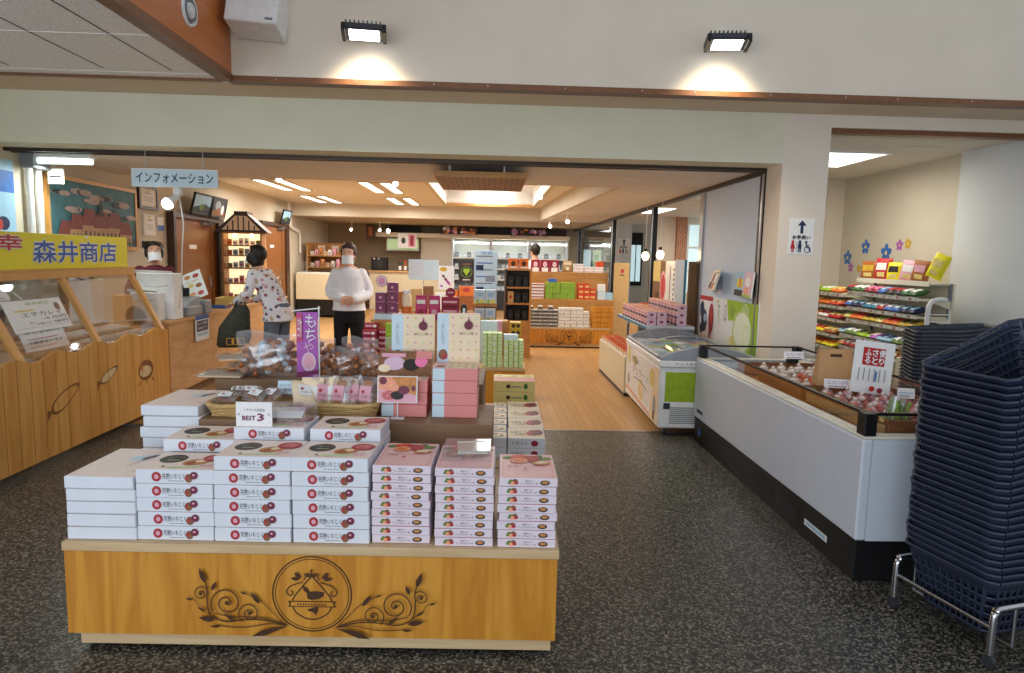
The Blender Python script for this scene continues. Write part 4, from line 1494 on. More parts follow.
# purple banner
t = thing('banner_stand', 'small purple and pink table banner with white writing', 'banner', IW(0.60, 1.04, 0.8465), IRZ + .12)
mb = MB()
def bfn(u, v): return ((u - .5) * .105, .004 * math.sin(9 * v + 4 * u), .02 + v * .335)
mb.grid(bfn, 4, 14, 'violet')
f = Face(mb, (-.0525, -.006, .02), (1, 0, 0), (0, 0, 1), .105, .335)
f.rect(0.02, .28, .55, .98, 'magenta')
f.text('名物', .06, .25, .62, .92, 'white')
f.text('も', .42, .94, .76, .97, 'white'); f.text('ち', .42, .94, .55, .75, 'white'); f.text('や', .35, .85, .36, .55, 'lilac')
f.disc(.58, .24, .036, .05, 'lilac', 18); f.disc(.58, .24, .026, .036, 'rose', 14)
f.poly([(0, 0), (1, .06), (1, .12), (0, .08)], 'purple')
mb.build('banner_cloth', t)
mb = MB(); mb.tube([(-.07, .006, .36), (.065, .006, .375)], .004, 'white', 6); mb.tube([(.058, .006, 0), (.058, .006, .385)], .004, 'white', 6)
mb.build('pole', t)
mb = MB(); mb.tube([(.058, .006, 0.0), (.058, .006, .012)], .03, 'white', 12); mb.build('base', t)

# right hand column: four pale boxes one behind the other, yellow boxes after them
def make_pale():
    w, d, h = 0.20, 0.225, 0.055
    mb = MB(); mb.box(-w / 2, w / 2, -d / 2, d / 2, 0, h, 'box_white', .002, 'cream_print')
    g = top(mb, -w / 2, w / 2, -d / 2, d / 2, h)
    g.disc(.70, .52, .030, .062, 'crimson', 12); g.disc(.84, .56, .026, .06, 'fig_purple', 12); g.disc(.60, .45, .018, .04, 'fig_red', 10)
    g.text('いちじく', .10, .50, .38, .66, 'ink'); g.rect(.2, .5, .3, .33, 'ink_grey')
    f = front(mb, -w / 2, w / 2, -d / 2, 0, h)
    f.disc(.72, .5, .02, .016, 'crimson', 10); f.text('いちじく', .12, .52, .35, .7, 'ink')
    return mb.build('pale_gift_box')
PAL = Kind(make_pale)
for j in range(4):
    stack(PAL, 2, *IW(1.735, 1.245 + .232 * j, z0), 0.0555, 'pale fig box', 'of the %s right edge stack on second island' % ['nearest', 'second nearest', 'third', 'farthest'][j], 'gift box', 'pale fig boxes', .002, IRZ)
def make_small():
    w, d, h = 0.085, 0.13, 0.055
    mb = MB(); mb.box(-w / 2, w / 2, -d / 2, d / 2, 0, h, 'box_white', .002, 'cream_print')
    g = top(mb, -w / 2, w / 2, -d / 2, d / 2, h)
    g.disc(.3, .6, .012, .014, 'pastry', 8); g.disc(.7, .4, .010, .012, 'fig_brown', 8); g.rect(.2, .8, .15, .2, 'ink_grey')
    return mb.build('small_gift_box')
SML = Kind(make_small)
for j in range(6):
    stack(SML, 2, *IW(1.585, 1.20 + .15 * j, z0), 0.0555, 'small cream box', 'of %s stack counted from front, beside pale fig boxes' % NTH[j], 'gift box', 'small cream boxes', .002, IRZ)
def make_yellow():
    w, d, h = 0.285, 0.26, 0.075
    mb = MB(); mb.box(-w / 2, w / 2, -d / 2, d / 2, 0, h, 'butter', .002, 'salmon')
    f = front(mb, -w / 2, w / 2, -d / 2, 0, h)
    f.disc(.36, .5, .016, .014, 'ink_brown', 10); f.rect(.44, .68, .42, .52, 'ink_grey'); f.disc(.78, .52, .014, .02, 'green_dark', 10)
    g = top(mb, -w / 2, w / 2, -d / 2, d / 2, h)
    g.rect(0, 1, .55, 1, 'butter')
    for i in range(5): g.disc(.14 + .18 * i, .75, .02, .03, 'yellow' if i % 2 else 'mustard', 10)
    return mb.build('yellow_gift_box')
YEL = Kind(make_yellow)
stack(YEL, 3, *IW(1.68, 2.30, z0), 0.0755, 'pale yellow box with pink lid', 'behind the pale fig boxes', 'gift box', 'pale yellow boxes', .002, IRZ)
# ------------------------------------------------------------------ dried seafood stall on the left
SX, SY0, SY1 = -3.02, 3.7, 6.38
t = thing('seafood_stall', 'pine market stall with wavy top edge and glass front, selling dried fish', 'stall', (0, 0, 0))
def wav(y): return 0.757 + 0.022 * math.sin((y - 4.2) * 2 * PI / 0.46) + 0.012 * (y - 5)
mb = MB()
N_ = 110
ys = [SY0 + (SY1 - SY0) * i / N_ for i in range(N_ + 1)]
prof = [(SX, SY0, 0.05)] + [(SX, SY1, 0.05)] + [(SX, y, wav(y)) for y in reversed(ys)]
mb.prism(prof, (-0.03, 0, 0), 'pine')
f = Face(mb, (SX, 0, 0), (0, 1, 0), (0, 0, 1), 1, 1, .0008)
for k in range(1, 22):
    y = SY0 + k * 0.128
    f.line([(y, .05), (y, wav(y) - .003)], .003, 'carving_dark')
mb.build('front_panel', t)
front_panel = t.children[0]
# carved fish, each its own inlay on the front panel
def fish(cx, cz, ln, h, ang, m1, m2):
    mb = MB(); f = Face(mb, (SX, 0, 0), (0, 1, 0), (0, 0, 1), 1, 1, .0014)
    pts = []
    for k in range(24):
        a = 2 * PI * k / 24
        x, z = ln / 2 * math.cos(a), h / 2 * math.sin(a) * (1 - .25 * math.cos(a))
        pts.append((cx + x * math.cos(ang) - z * math.sin(ang), cz + x * math.sin(ang) + z * math.cos(ang)))
    f.poly(pts, m1)
    q = [(cx + (p[0] - cx) * .86, cz + (p[1] - cz) * .82) for p in pts]
    f.poly(q, m2)
    tx = cx - ln * .5 * math.cos(ang); tz = cz - ln * .5 * math.sin(ang)
    f.poly([(tx + .01, tz + .004), (tx - .05 * math.cos(ang - .5), tz - .07 * math.sin(ang) - .03), (tx - .045 * math.cos(ang), tz - .05 * math.sin(ang)), (tx - .04, tz + .022)], m1)
    f.disc(cx + ln * .36 * math.cos(ang), cz + ln * .36 * math.sin(ang) + .006, .006, .006, 'ink', 8)
    mb.build('carved_fish', front_panel)
fish(4.82, .43, .36, .115, .42, 'carving_dark', 'pine')
fish(5.38, .50, .27, .08, .35, 'carving_dark', 'carving_light')
mb = MB(); f = Face(mb, (SX, 0, 0), (0, 1, 0), (0, 0, 1), 1, 1, .0014)
f.disc(5.95, .44, .13, .09, 'carving_dark', 20); f.disc(5.94, .43, .10, .05, 'carving_light', 16); f.disc(5.88, .47, .03, .03, 'pastry', 10)
for d in (-.09, .0, .09): f.line([(5.95 + d, .36), (5.95 + d * 1.5, .32)], .012, 'carving_dark')
mb.build('carved_crab', front_panel)
for a in (SY1 - .03, SY0):
    mb = MB(); mb.box(-3.95, SX - .0305, a, a + .03, .05, .76, 'pine', .003); mb.build('side_panel', t)
mb = MB(); mb.prism([(SX - .032, SY0 + .031, .68), (-3.88, SY0 + .031, .86), (-3.88, SY0 + .031, .885), (SX - .032, SY0 + .031, .705)], (0, SY1 - SY0 - .062, 0), 'tray_wood'); mb.build('display_shelf', t)
mb = MB()
mb.box(-3.345, -3.285, SY0, SY1 - .03, 1.262, 1.322, 'post_wood', .003)
mb.build('header_beam', t)
for y in (6.32, 5.31, 4.42):
    mb = MB()
    mb.prism([(-3.025, y - .025, .745), (-3.065, y - .025, .745), (-3.345, y - .025, 1.29), (-3.305, y - .025, 1.29)], (0, .05, 0), 'post_wood')
    mb.tube([(-3.305 + .002, y, 1.262), (-3.297, y, 1.266)], .008, 'track_dark', 8)
    mb.build('sloping_post', t)
for a, b in ((3.75, 4.395), (4.445, 5.285), (5.335, 6.295)):
    mb = MB(); mb.prism([(-3.05, a, .745), (-3.054, a, .745), (-3.33, a, 1.27), (-3.326, a, 1.27)], (0, b - a, 0), 'clear_glass'); mb.build('glass_pane', t)
mb = MB()
for y in (3.75, 4.6, 5.45, 6.3):
    mb.box(-3.95, -3.90, y, y + .06, .706, 1.262, 'dark_wood')
mb.box(-3.95, -3.90, 3.75, 6.36, 1.24, 1.30, 'dark_wood')
mb.box(-3.95, -3.90, 3.75, 6.36, .92, .98, 'tray_wood')
mb.build('back_frame', t)
mb = MB()
for y in (3.81, 4.66, 5.51):
    mb.box(-3.93, -3.925, y, y + .79, .98, 1.24, 'case_glass')
mb.build('back_panes', t)
mb = MB(); mb.box(-3.33, -3.285, SY0, SY1 - .03, 1.3225, 1.335, 'pine'); mb.build('sign_ledge', t)
for (x, y) in ((-3.12, 3.85), (-3.12, 6.2), (-3.8, 3.85), (-3.8, 6.2)):
    mb = MB(); mb.tube([(x, y - .02, .025), (x, y + .02, .025)], .025, 'black', 10); mb.build('caster', t)

t = thing('shop_sign', 'yellow shop sign with blue lettering on top of the seafood stall', 'sign', (-3.30, 0, 1.336))
mb = MB(); mb.box(-.015, .01, 3.9, 6.24, 0, .262, 'yellow', .002)
f = Face(mb, (.01, 0, 0), (0, 1, 0), (0, 0, 1), 1, .262, .0008)
f.bold('森井商店', 4.97, 6.05, .18, .80, 'white', .012, 2)
f.bold('森井商店', 4.97, 6.05, .18, .80, 'sign_blue', .003, 2)
f.bold('魚幸', 4.30, 4.86, .52, .92, 'white', .009, 2)
f.bold('魚幸', 4.30, 4.86, .52, .92, 'red', .003, 2)
f.disc(5.62, .95, .03, .01, 'white', 10)
mb.build('board', t)

# dried fish inside the stall
random.seed(5)
def make_fish(m):
    mb = MB()
    n = 9
    secs = []
    pts = [(-.5 + k / (n - 1)) for k in range(n)]
    mb.tube([(0.22 * p, .008 * math.sin(p * 5), .012) for p in pts], [.006 + .024 * math.sin(PI * min(1, (k + .6) / n)) for k in range(n)], m, 8)
    mb.prism([(-.10, 0, .014), (-.145, -.03, .014), (-.135, 0, .014), (-.145, .03, .014)], (0, 0, .004), m)
    mb.ball((.085, -.012, .02), .004, 'ink', 6, 4)
    return mb.build('dried_fish')
FSH = Kind(lambda: make_fish('fish_silver'))
FBR = Kind(lambda: make_fish('fish_brown'))
k = 0
for i in range(13):
    for j in range(3):
        y = 5.36 + i * .068
        o = FSH.put((-3.17 - .20 * j, y, .735 + .042 * j + .002 * (i % 3)), random.uniform(-.2, .2), 'silver dried fish, %s along and %s row from the glass, right bay of the stall' % (NTH[i], NTH[j]), 'dried fish', 'silver dried fish in the right bay')
for i in range(8):
    for j in range(3):
        y = 4.76 + i * .07
        o = FBR.put((-3.17 - .20 * j, y, .735 + .042 * j), random.uniform(-.2, .2), 'brown dried fish, %s along and %s row from the glass, middle stall bay' % (NTH[i], NTH[j]), 'dried fish', 'brown dried fish in the middle bay')

# price boards
def board(name, label, cat, corners, writer, th=.004, m='paper'):
    """flat board: corners = origin, u-vector, v-vector in world space"""
    o, u, v = [V(c) for c in corners]
    w, h = u.length, v.length
    un, vn = u.normalized(), v.normalized()
    n = un.cross(vn)
    mb = MB()
    mb.prism([o, o + u, o + u + v, o + v], -n * th, m)
    f = Face(mb, o, un, vn, w, h, .0008)
    writer(f)
    ob = mb.build(name)
    tag(ob, label, cat)
    return ob
def wr(f):
    f.text('森井商店', .36, .76, .83, .93, 'green_mid'); f.disc(.88, .72, .03, .03, 'fig_brown', 12); f.rect(.12, .45, .64, .70, 'butter')
    f.text('エテカレイ', .22, .92, .47, .60, 'ink', 1); f.text('一枚', .52, .66, .33, .40, 'ink'); f.text('350円', .70, .96, .32, .43, 'ink')
    f.text('大', .28, .36, .24, .31, 'red'); f.text('三枚入り', .38, .66, .18, .25, 'ink'); f.text('980円', .70, .96, .17, .28, 'ink')
    f.rect(.05, .95, .12, .125, 'ink_grey')
board('price_board', 'large white price board reading 350円 leaning behind the stall glass', 'price board', ((-3.115, 4.50, .92), (0, .60, .0), (-.09, 0, .21)), wr)
def wr2(f):
    f.text('干しかれい', .1, .9, .72, .86, 'ink'); f.rect(.1, .8, .5, .53, 'red'); f.text('冷蔵便承ります', .1, .9, .28, .42, 'ink'); f.rect(.1, .7, .15, .18, 'red')
board('price_board', 'lower white notice below the large price board in the stall', 'price board', ((-3.085, 4.55, .79), (0, .46, 0), (-.06, 0, .15)), wr2)
mb = MB()
n = 28
pts = [(-3.26, 4.50 + .17 * math.cos(2 * PI * k / n), 1.14 + .075 * math.sin(2 * PI * k / n)) for k in range(n)]
mb.prism(pts, (-.004, 0, 0), 'paper')
f = Face(mb, (-3.26, 4.33, 1.065), (0, 1, 0), (0, 0, 1), .34, .15); f.rect(.3, .85, .56, .58, 'ink_grey'); f.rect(.3, .8, .36, .39, 'butter')
o = mb.build('oval_sign'); tag(o, 'white oval sign on the stall glass below the yellow sign', 'sign')
# scale on a wooden block
t = thing('dial_scale', 'white dial scale standing at the right end of the stall', 'scale', (-3.56, 6.05, .832))
mb = MB(); mb.box(-.10, .10, -.1, .1, 0, .40, 'white_plastic', .01); mb.build('housing', t)
mb = MB(); mb.at(.02, -.05, .47, .5, 0, 0); mb.tube([(0, -.055, 0), (0, .03, 0)], .085, 'navy', 24); mb.tube([(0, -.058, 0), (0, -.055, 0)], .072, 'paper', 24)
f = Face(mb, (-.08, -.0585, -.08), (1, 0, 0), (0, 0, 1), .16, .16); f.line([(.5, .5), (.66, .74)], .005, 'ink'); f.ring(.5, .5, .05, .003, 'ink_grey', 20)
mb.build('dial', t)
mb = MB(); mb.box(.07, .10, -.05, .05, .40, .47, 'white_plastic', .01); mb.box(-.04, .07, -.04, .04, .40, .415, 'vent_grey'); mb.build('neck', t)
mb = MB(); mb.box(-3.42, -3.30, 6.20, 6.32, .80, 1.08, 'post_wood', .004); o = mb.build('wooden_block'); tag(o, 'upright wooden block beside the dial scale in the stall', 'block')

# ------------------------------------------------------------------ service counter
t = thing('service_counter', 'long light wooden service counter behind the seafood stall', 'counter', (0, 0, 0))
mb = MB(); mb.prism([(-3.03, 6.44, .79), (-3.16, 10.60, .79), (-3.54, 10.60, .79), (-3.43, 6.44, .79)], (0, 0, .03), 'counter_wood'); mb.build('worktop', t)
mb = MB(); mb.prism([(-3.05, 6.46, .10), (-3.18, 10.58, .10), (-3.52, 10.58, .10), (-3.41, 6.46, .10)], (0, 0, .689), 'counter_wood'); mb.build('front_panel', t)
mb = MB(); mb.prism([(-3.09, 6.50, .0), (-3.22, 10.55, .0), (-3.49, 10.55, .0), (-3.37, 6.50, .0)], (0, 0, .10), 'board_brown'); mb.build('plinth', t)
CZ = .821
def carton(name, label, x0, x1, y0, y1, z0_, h):
    t = thing(name, label, 'carton', ((x0 + x1) / 2, (y0 + y1) / 2, z0_))
    w, d = (x1 - x0) / 2, (y1 - y0) / 2
    mb = MB(); mb.box(-w, w, -d, d, 0, h, 'white', .006); f = front(mb, -w, w, -d, 0, h); f.line([(.2, .72), (.5, .70), (.85, .74)], .004, 'ink_grey'); f.rect(.1, .9, .6, .605, 'ice_blue'); mb.build('body', t)
    mb = MB(); mb.prism([(-w, -d, h), (w, -d, h), (w, -d - .05, h + .02), (-w, -d - .05, h + .03)], (0, 0, .003), 'white'); mb.build('flap', t)
carton('white_carton', 'taller white carton on the counter in front of the masked clerk', -3.42, -3.06, 6.62, 6.80, CZ, .45)
carton('white_carton', 'lower white carton beside the stall end on the counter', -3.40, -3.14, 6.46, 6.60, CZ, .27)
t = thing('cash_register', 'grey cash register with black screen on the counter', 'cash register', (-3.26, 7.12, CZ))
mb = MB(); mb.box(-.19, .18, -.17, .19, 0, .10, 'grey_plastic', .012); mb.build('drawer_base', t)
mb = MB(); mb.prism([(-.17, -.15, .10), (-.17, .17, .10), (-.17, .17, .19), (-.17, -.10, .14)], (.33, 0, 0), 'grey_plastic'); mb.build('keyboard_unit', t)
mb = MB(); mb.at(-.02, .12, .19); mb.box(-.09, .09, -.015, .015, 0, .09, 'lcd_dark', .004); mb.build('screen', t)
t = thing('menu_stand', 'tilted menu sheet on a stand beside the cash register', 'menu', (-3.17, 7.42, CZ))
mb = MB(); mb.at(0, 0, .16, .15, -.45, -.42); mb.box(-.11, .11, 0, .005, 0, .33, 'poster_white', .001)
f = front(mb, -.11, .11, 0, 0, .33)
for (a, b, m) in ((.3, .85, 'pastry'), (.72, .82, 'fig_red'), (.35, .52, 'butter'), (.72, .45, 'pastry_dark'), (.3, .2, 'peach_fruit'), (.7, .16, 'meat_red')): f.disc(a, b, .035, .025, m, 12)
f.text('おしながき', .2, .8, .62, .70, 'red')
mb.build('sheet', t)
mb = MB(); mb.box(-.10, .10, -.06, .10, 0, .145, 'grey_plastic', .01); mb.build('stand_base', t)
def wr3(f):
    f.rect(0, 1, .82, 1, 'sign_blue'); f.rect(.08, .92, .36, .78, 'navy'); f.text('レジ袋', .16, .84, .60, .74, 'paper'); f.text('有料です', .16, .84, .42, .54, 'paper'); f.rect(.12, .88, .18, .30, 'skyblue')
board('notice_sheet', 'blue and white notice sheet hanging on the counter front', 'notice', ((-3.048, 7.04, .55), (-.011, .36, 0), (0, 0, .27)), wr3)
t = thing('blue_tray', 'blue coin tray on the counter near the customer', 'tray', (-3.25, 8.15, CZ))
mb = MB(); mb.box(-.12, .12, -.09, .09, 0, .006, 'blue', .002); mb.build('base', t)
mb = MB()
for a in ((-.12, .12, -.09, -.08), (-.12, .12, .08, .09), (-.12, -.11, -.08, .08), (.11, .12, -.08, .08)): mb.box(*a, .006, .025, 'blue', .002)
mb.build('rim', t)
t = thing('woven_tray', 'pale woven tray with packs on the counter behind the blue tray', 'tray', (-3.32, 8.75, CZ))
mb = MB(); mb.box(-.14, .12, -.14, .14, 0, .012, 'butter', .004)
for a in ((-.15, .13, -.15, -.14), (-.15, .13, .14, .15), (-.15, -.14, -.14, .14), (.12, .13, -.14, .14)): mb.box(*a, 0, .09, 'butter', .003)
mb.build('tray_body', t)
mb = MB(); mb.box(-3.30, -3.19, 9.0, 9.2, CZ, CZ + .035, 'black', .008); mb.box(-3.28, -3.2, 9.02, 9.12, CZ + .035, CZ + .04, 'charcoal')
o = mb.build('calculator'); tag(o, 'black calculator on the counter by the hands of the customer', 'calculator')
t = thing('wire_rack', 'small chrome wire rack with packs at the far end of the counter', 'rack', (-3.34, 10.3, CZ))
mb = MB()
for x in (-.13, 0, .13):
    mb.tube([(x, -.12, 0), (x, -.12, .25), (x, .12, .34), (x, .12, 0)], .006, 'chrome', 6)
for z in (.06, .2): mb.tube([(-.13, -.12, z), (.13, -.12, z)], .005, 'chrome', 6)
mb.build('wire_frame', t)
mb = MB()
for k in range(4): mb.box(-.12 + k * .06, -.075 + k * .06, -.08, .06, .005, .17 + .02 * (k % 2), ('skyblue', 'paper', 'rose', 'butter')[k], .003)
mb.build('leaflets', t)

# ------------------------------------------------------------------ left wall: mural, certificates, frames, poster
def wall_panel(name, label, cat, y0, y1, z0_, z1_, writer, th=.02, m='paper', frame=None, off=0.002):
    o = V((LX(y0) + off + th, y0, z0_)); u = V((LX(y1) - LX(y0), y1 - y0, 0)); w = u.length; h = z1_ - z0_
    t = thing(name, label, cat, tuple(V((LX(y0) + off, y0, z0_))))
    un = u.normalized(); vn = V((0, 0, 1)); n = un.cross(vn)
    mb = MB(); q = V((0, 0, 0))
    mb.prism([q, q + u, q + u + V((0, 0, h)), q + V((0, 0, h))], n * th, m)
    f = Face(mb, n * th, un, vn, w, h, .001)
    writer(f)
    mb.build('panel' if not frame else 'picture', t)
    if frame:
        mb = MB(); fw = .04
        g = Face(mb, n * (th), un, vn, w, h, 0)
        for (a0, a1, b0, b1) in ((-fw / w, 1 + fw / w, -fw / h, 0), (-fw / w, 1 + fw / w, 1, 1 + fw / h), (-fw / w, 0, 0, 1), (1, 1 + fw / w, 0, 1)):
            P4 = [g.pt(a0, b0), g.pt(a1, b0), g.pt(a1, b1), g.pt(a0, b1)]
            mb.prism([p + n * .012 for p in P4], -n * (th + .012), frame)
        mb.build('frame', t)
    return t
def wmural(f):
    f.rect(0, 1, 0, 1, 'mural_sky')
    f.rect(0, 1, 0, .16, 'mural_sea')
    random.seed(21)
    for (a, b, w, h) in ((.12, .80, .20, .05), (.34, .86, .24, .06), (.55, .80, .3, .06), (.45, .72, .2, .04), (.8, .74, .26, .07), (.20, .56, .24, .05), (.62, .60, .2, .04), (.9, .52, .2, .05)):
        for k in range(4): f.disc(a + random.uniform(-.06, .06), b + random.uniform(-.015, .015), w * .5, h * .5, 'mural_cloud' if k != 2 else 'mural_dark', 14)
    for (a, w, h) in ((.14, .14, .22), (.26, .16, .34), (.40, .18, .44), (.55, .20, .40), (.70, .18, .42), (.84, .16, .28)):
        f.rect(a - w / 2, a + w / 2, .0, h * .8, 'mural_wall')
        f.poly([(a - w * .6, h * .75), (a + w * .6, h * .75), (a + w * .3, h + .16), (a - w * .3, h + .16)], 'mural_roof')
        for k in range(3): f.rect(a - w * .35 + k * w * .28, a - w * .25 + k * w * .28, h * .25, h * .55, 'mural_dark')
    f.poly([(.50, .5), (.56, .5), (.53, .86)], 'mural_dark')
    for k in range(14): f.disc(.04 + k * .07, .05 + .03 * (k % 3), .05, .03, 'mural_dark' if k % 2 else 'green_dark', 10)
wall_panel('mural', 'framed mural of red roofed town under clouds on the left wall', 'painting', 6.62, 8.30, 1.52, 2.16, wmural, frame='post_wood')
def wcert(f): f.frame(.08, .92, .06, .94, .006, 'butter'); f.rect(.3, .7, .72, .76, 'ink_grey'); f.rect(.25, .75, .4, .42, 'ink_grey'); f.rect(.25, .75, .3, .32, 'ink_grey'); f.rect(.25, .75, .5, .52, 'ink_grey'); f.disc(.5, .86, .03, .03, 'butter', 10)
wall_panel('certificate', 'framed certificate high on the wall beside the mural, upper of two', 'certificate', 8.45, 8.88, 2.03, 2.25, wcert, frame='dark_wood')
wall_panel('certificate', 'unframed pale certificate below the framed one beside the mural', 'certificate', 8.53, 8.84, 1.67, 1.93, wcert)
wall_panel('wall_notice', 'small blue and white notice on the wall left of the first door', 'notice', 8.90, 9.08, 1.74, 1.92, lambda f: f.rect(0, 1, 0, .4, 'blue'))
wall_panel('switch_plate', 'dark switch plate on the wall beside the first door', 'switch', 8.50, 8.60, 1.52, 1.60, lambda f: f.rect(.3, .7, .3, .7, 'charcoal'), .015, 'charcoal')
def wpost(f):
    f.rect(0, 1, 0, 1, 'skyblue'); f.rect(0, 1, .55, .85, 'blue'); f.disc(.3, .9, .06, .06, 'yellow', 12); f.disc(.5, .72, .07, .05, 'butter', 12); f.disc(.35, .35, .05, .05, 'mustard', 12); f.disc(.7, .12, .08, .06, 'navy', 12); f.disc(.6, .1, .05, .05, 'meat_red', 10)
wall_panel('poster', 'light blue poster on the wall above the seafood stall at far left', 'poster', 5.60, 6.15, 1.62, 2.24, wpost, .006)
def wplate(f): f.rect(.2, .8, .7, .74, 'ink_grey'); f.rect(.15, .85, .42, .52, 'ink'); f.rect(.3, .8, .25, .29, 'ink_grey')
t = thing('rounded_plate', 'white rounded sign plate hanging above the mural corner', 'sign', (-4.05, 6.50, 2.08))
mb = MB(); mb.box(-.075, .075, -.008, .008, 0, .15, 'cream_edge', .007); wplate(front(mb, -.075, .075, -.008, 0, .15)); mb.build('plate', t)
mb = MB(); mb.tube([(0, 0, .15), (0, 0, .2)], .004, 'steel', 6); mb.build('hook', t)
def leaning(name, label, y, z, w, h, wr_, fr, tilt=.5):
    t = thing(name, label, 'picture', (LX(y) + .13, y, z), math.atan2(1.0, -.0393))
    mb = MB(); mb.at(0, 0, 0, 0, tilt); mb.box(-w / 2, w / 2, -.01, .01, 0, h, 'paper'); f = front(mb, -w / 2, w / 2, -.01, 0, h); wr_(f); mb.build('picture', t)
    mb = MB(); mb.at(0, 0, 0, 0, tilt)
    for a in ((-w / 2 - .025, w / 2 + .025, -.02), (-w / 2 - .025, w / 2 + .025, h)): mb.box(a[0], a[1], -.018, .012, a[2], a[2] + .025, fr, .003)
    for x in (-w / 2 - .025, w / 2): mb.box(x, x + .025, -.018, .012, 0, h, fr, .003)
    mb.build('frame', t)
    return t
def wl(f): f.rect(0, 1, 0, 1, 'skyblue'); f.poly([(0, 0), (1, 0), (1, .4), (.7, .55), (.4, .45), (0, .3)], 'mural_dark'); f.disc(.5, .35, .08, .05, 'leaf', 12)
def wl2(f): f.rect(0, 1, 0, 1, 'charcoal'); f.disc(.4, .6, .12, .08, 'grey_plastic', 12); f.poly([(0, 0), (1, 0), (1, .3), (.5, .5), (0, .25)], 'fig_brown'); f.disc(.75, .4, .06, .08, 'paper', 10)
leaning('framed_picture', 'black framed landscape photo leaning above the first door, left one', 10.02, 2.03, .62, .27, wl, 'black', .25)
leaning('framed_picture', 'dark old photo print above the first door, right one', 10.72, 2.03, .55, .27, wl2, 'charcoal', .2)
leaning('framed_picture', 'black framed photo above the second door', 14.7, 2.12, .62, .26, wl, 'black', .25)

# ------------------------------------------------------------------ lit souvenir cabinet with a half timbered gable
t = thing('souvenir_cabinet', 'lit souvenir cabinet with a half timbered house gable, between the two doors', 'cabinet', (-3.93, 10.95, 0), .12)
w = .30
mb = MB()
mb.box(-w, -w + .025, -.16, .16, 0, 1.80, 'shelf_wood'); mb.box(w - .025, w, -.16, .16, 0, 1.80, 'shelf_wood')
mb.box(-w, w, .14, .16, 0, 1.80, 'lit_cream'); mb.box(-w, w, -.16, .16, 0, .72, 'shelf_wood', .004)
mb.box(-w, w, -.16, .16, 1.78, 1.80, 'shelf_wood')
mb.build('case', t)
for z in (.98, 1.22, 1.42, 1.58):
    mb = MB(); mb.box(-w + .026, w - .026, -.12, .138, z, z + .018, 'shelf_wood'); mb.build('shelf', t)
mb = MB()
mb.prism([(-w - .10, -.2, 1.80), (w + .10, -.2, 1.80), (.10, -.2, 2.08), (.10, -.2, 2.12), (-.10, -.2, 2.12), (-.10, -.2, 2.08)], (0, .38, 0), 'dark_wood')
mb.build('roof', t)
mb = MB()
f = Face(mb, (0, -.2, 1.80), (1, 0, 0), (0, 0, 1), 1, 1, .002)
f.poly([(-w - .0, .02), (w + .0, .02), (.085, .25), (-.085, .25)], 'cream_print')
for x, q in ((-.20, .10), (-.12, .18), (-.04, .24), (.04, .24), (.12, .18), (.20, .10)): f.rect(x - .010, x + .010, .02, q, 'dark_wood')
f.line([(-.30, .02), (.30, .02)], .022, 'dark_wood')
mb.build('timber_gable', t)
for x in (-.13, .13):
    mb = MB(); mb.ball((x, -.06, 1.75), .028, 'bulb_warm', 10, 6); mb.build('lamp', t)
random.seed(9)
for zi, z in enumerate((.738, .998, 1.238, 1.438, 1.598)):
    for k in range(6):
        m = random.choice(['paper', 'skyblue', 'butter', 'rose', 'leaf', 'ice_blue', 'pastry'])
        h = .07 + .05 * random.random()
        mb = MB(); mb.box(-.035, .035, -.02, .02, 0, h, m, .004); front(mb, -.035, .035, -.02, 0, h).rect(.2, .8, .3, .6, 'ink_grey' if k % 2 else 'fig_red')
        c, s = math.cos(.12), math.sin(.12)
        lx_, ly_ = -.22 + .088 * k, -.02
        o = mb.build('souvenir_box', None, (-3.93 + lx_ * c - ly_ * s, 10.95 + lx_ * s + ly_ * c, z), .12)
        tag(o, 'small souvenir box, %s from left on the %s shelf of the lit cabinet' % (NTH[k], ['lowest', 'second', 'third', 'fourth', 'top'][zi]), 'souvenir', 'souvenirs in the lit cabinet')

# ------------------------------------------------------------------ back left refrigerated case and wooden shelf
t = thing('refrigerated_case', 'low beige refrigerated case with black base at the back left', 'display case', (-4.05, 16.2, 0))
mb = MB(); mb.box(-.46, .46, -.4, .4, .42, 1.02, 'case_beige', .01); mb.build('body', t)
mb = MB(); mb.box(-.44, .44, -.38, .38, .05, .42, 'black', .01); mb.build('base', t)
mb = MB(); mb.box(-.44, .44, -.36, .36, 1.02, 1.05, 'fridge_white', .005); mb.build('top_deck', t)
mb = MB(); mb.prism([(-.44, -.36, 1.05), (-.44, -.355, 1.05), (-.44, -.05, 1.3), (-.44, -.055, 1.3)], (.88, 0, 0), 'clear_glass'); mb.build('glass_guard', t)
for x in (-.36, .36):
    mb = MB(); mb.tube([(x, -.33, .025), (x + .03, -.33, .025)], .025, 'black', 8); mb.build('caster', t)
t = thing('wooden_shelf', 'wooden bread shelf unit standing behind the beige case', 'shelf', (-4.0, 16.95, 0))
for x in (-.48, .45):
    mb = MB(); mb.box(x, x + .03, -.3, .3, 0, 1.75, 'shelf_wood'); mb.build('side_board', t)
mb = MB(); mb.box(-.45, .45, .27, .3, 0, 1.75, 'shelf_wood'); mb.build('back_board', t)
for z in (.4, .8, 1.14, 1.42):
    mb = MB(); mb.box(-.45, .45, -.3, .27, z, z + .03, 'shelf_wood'); mb.build('shelf_board', t)
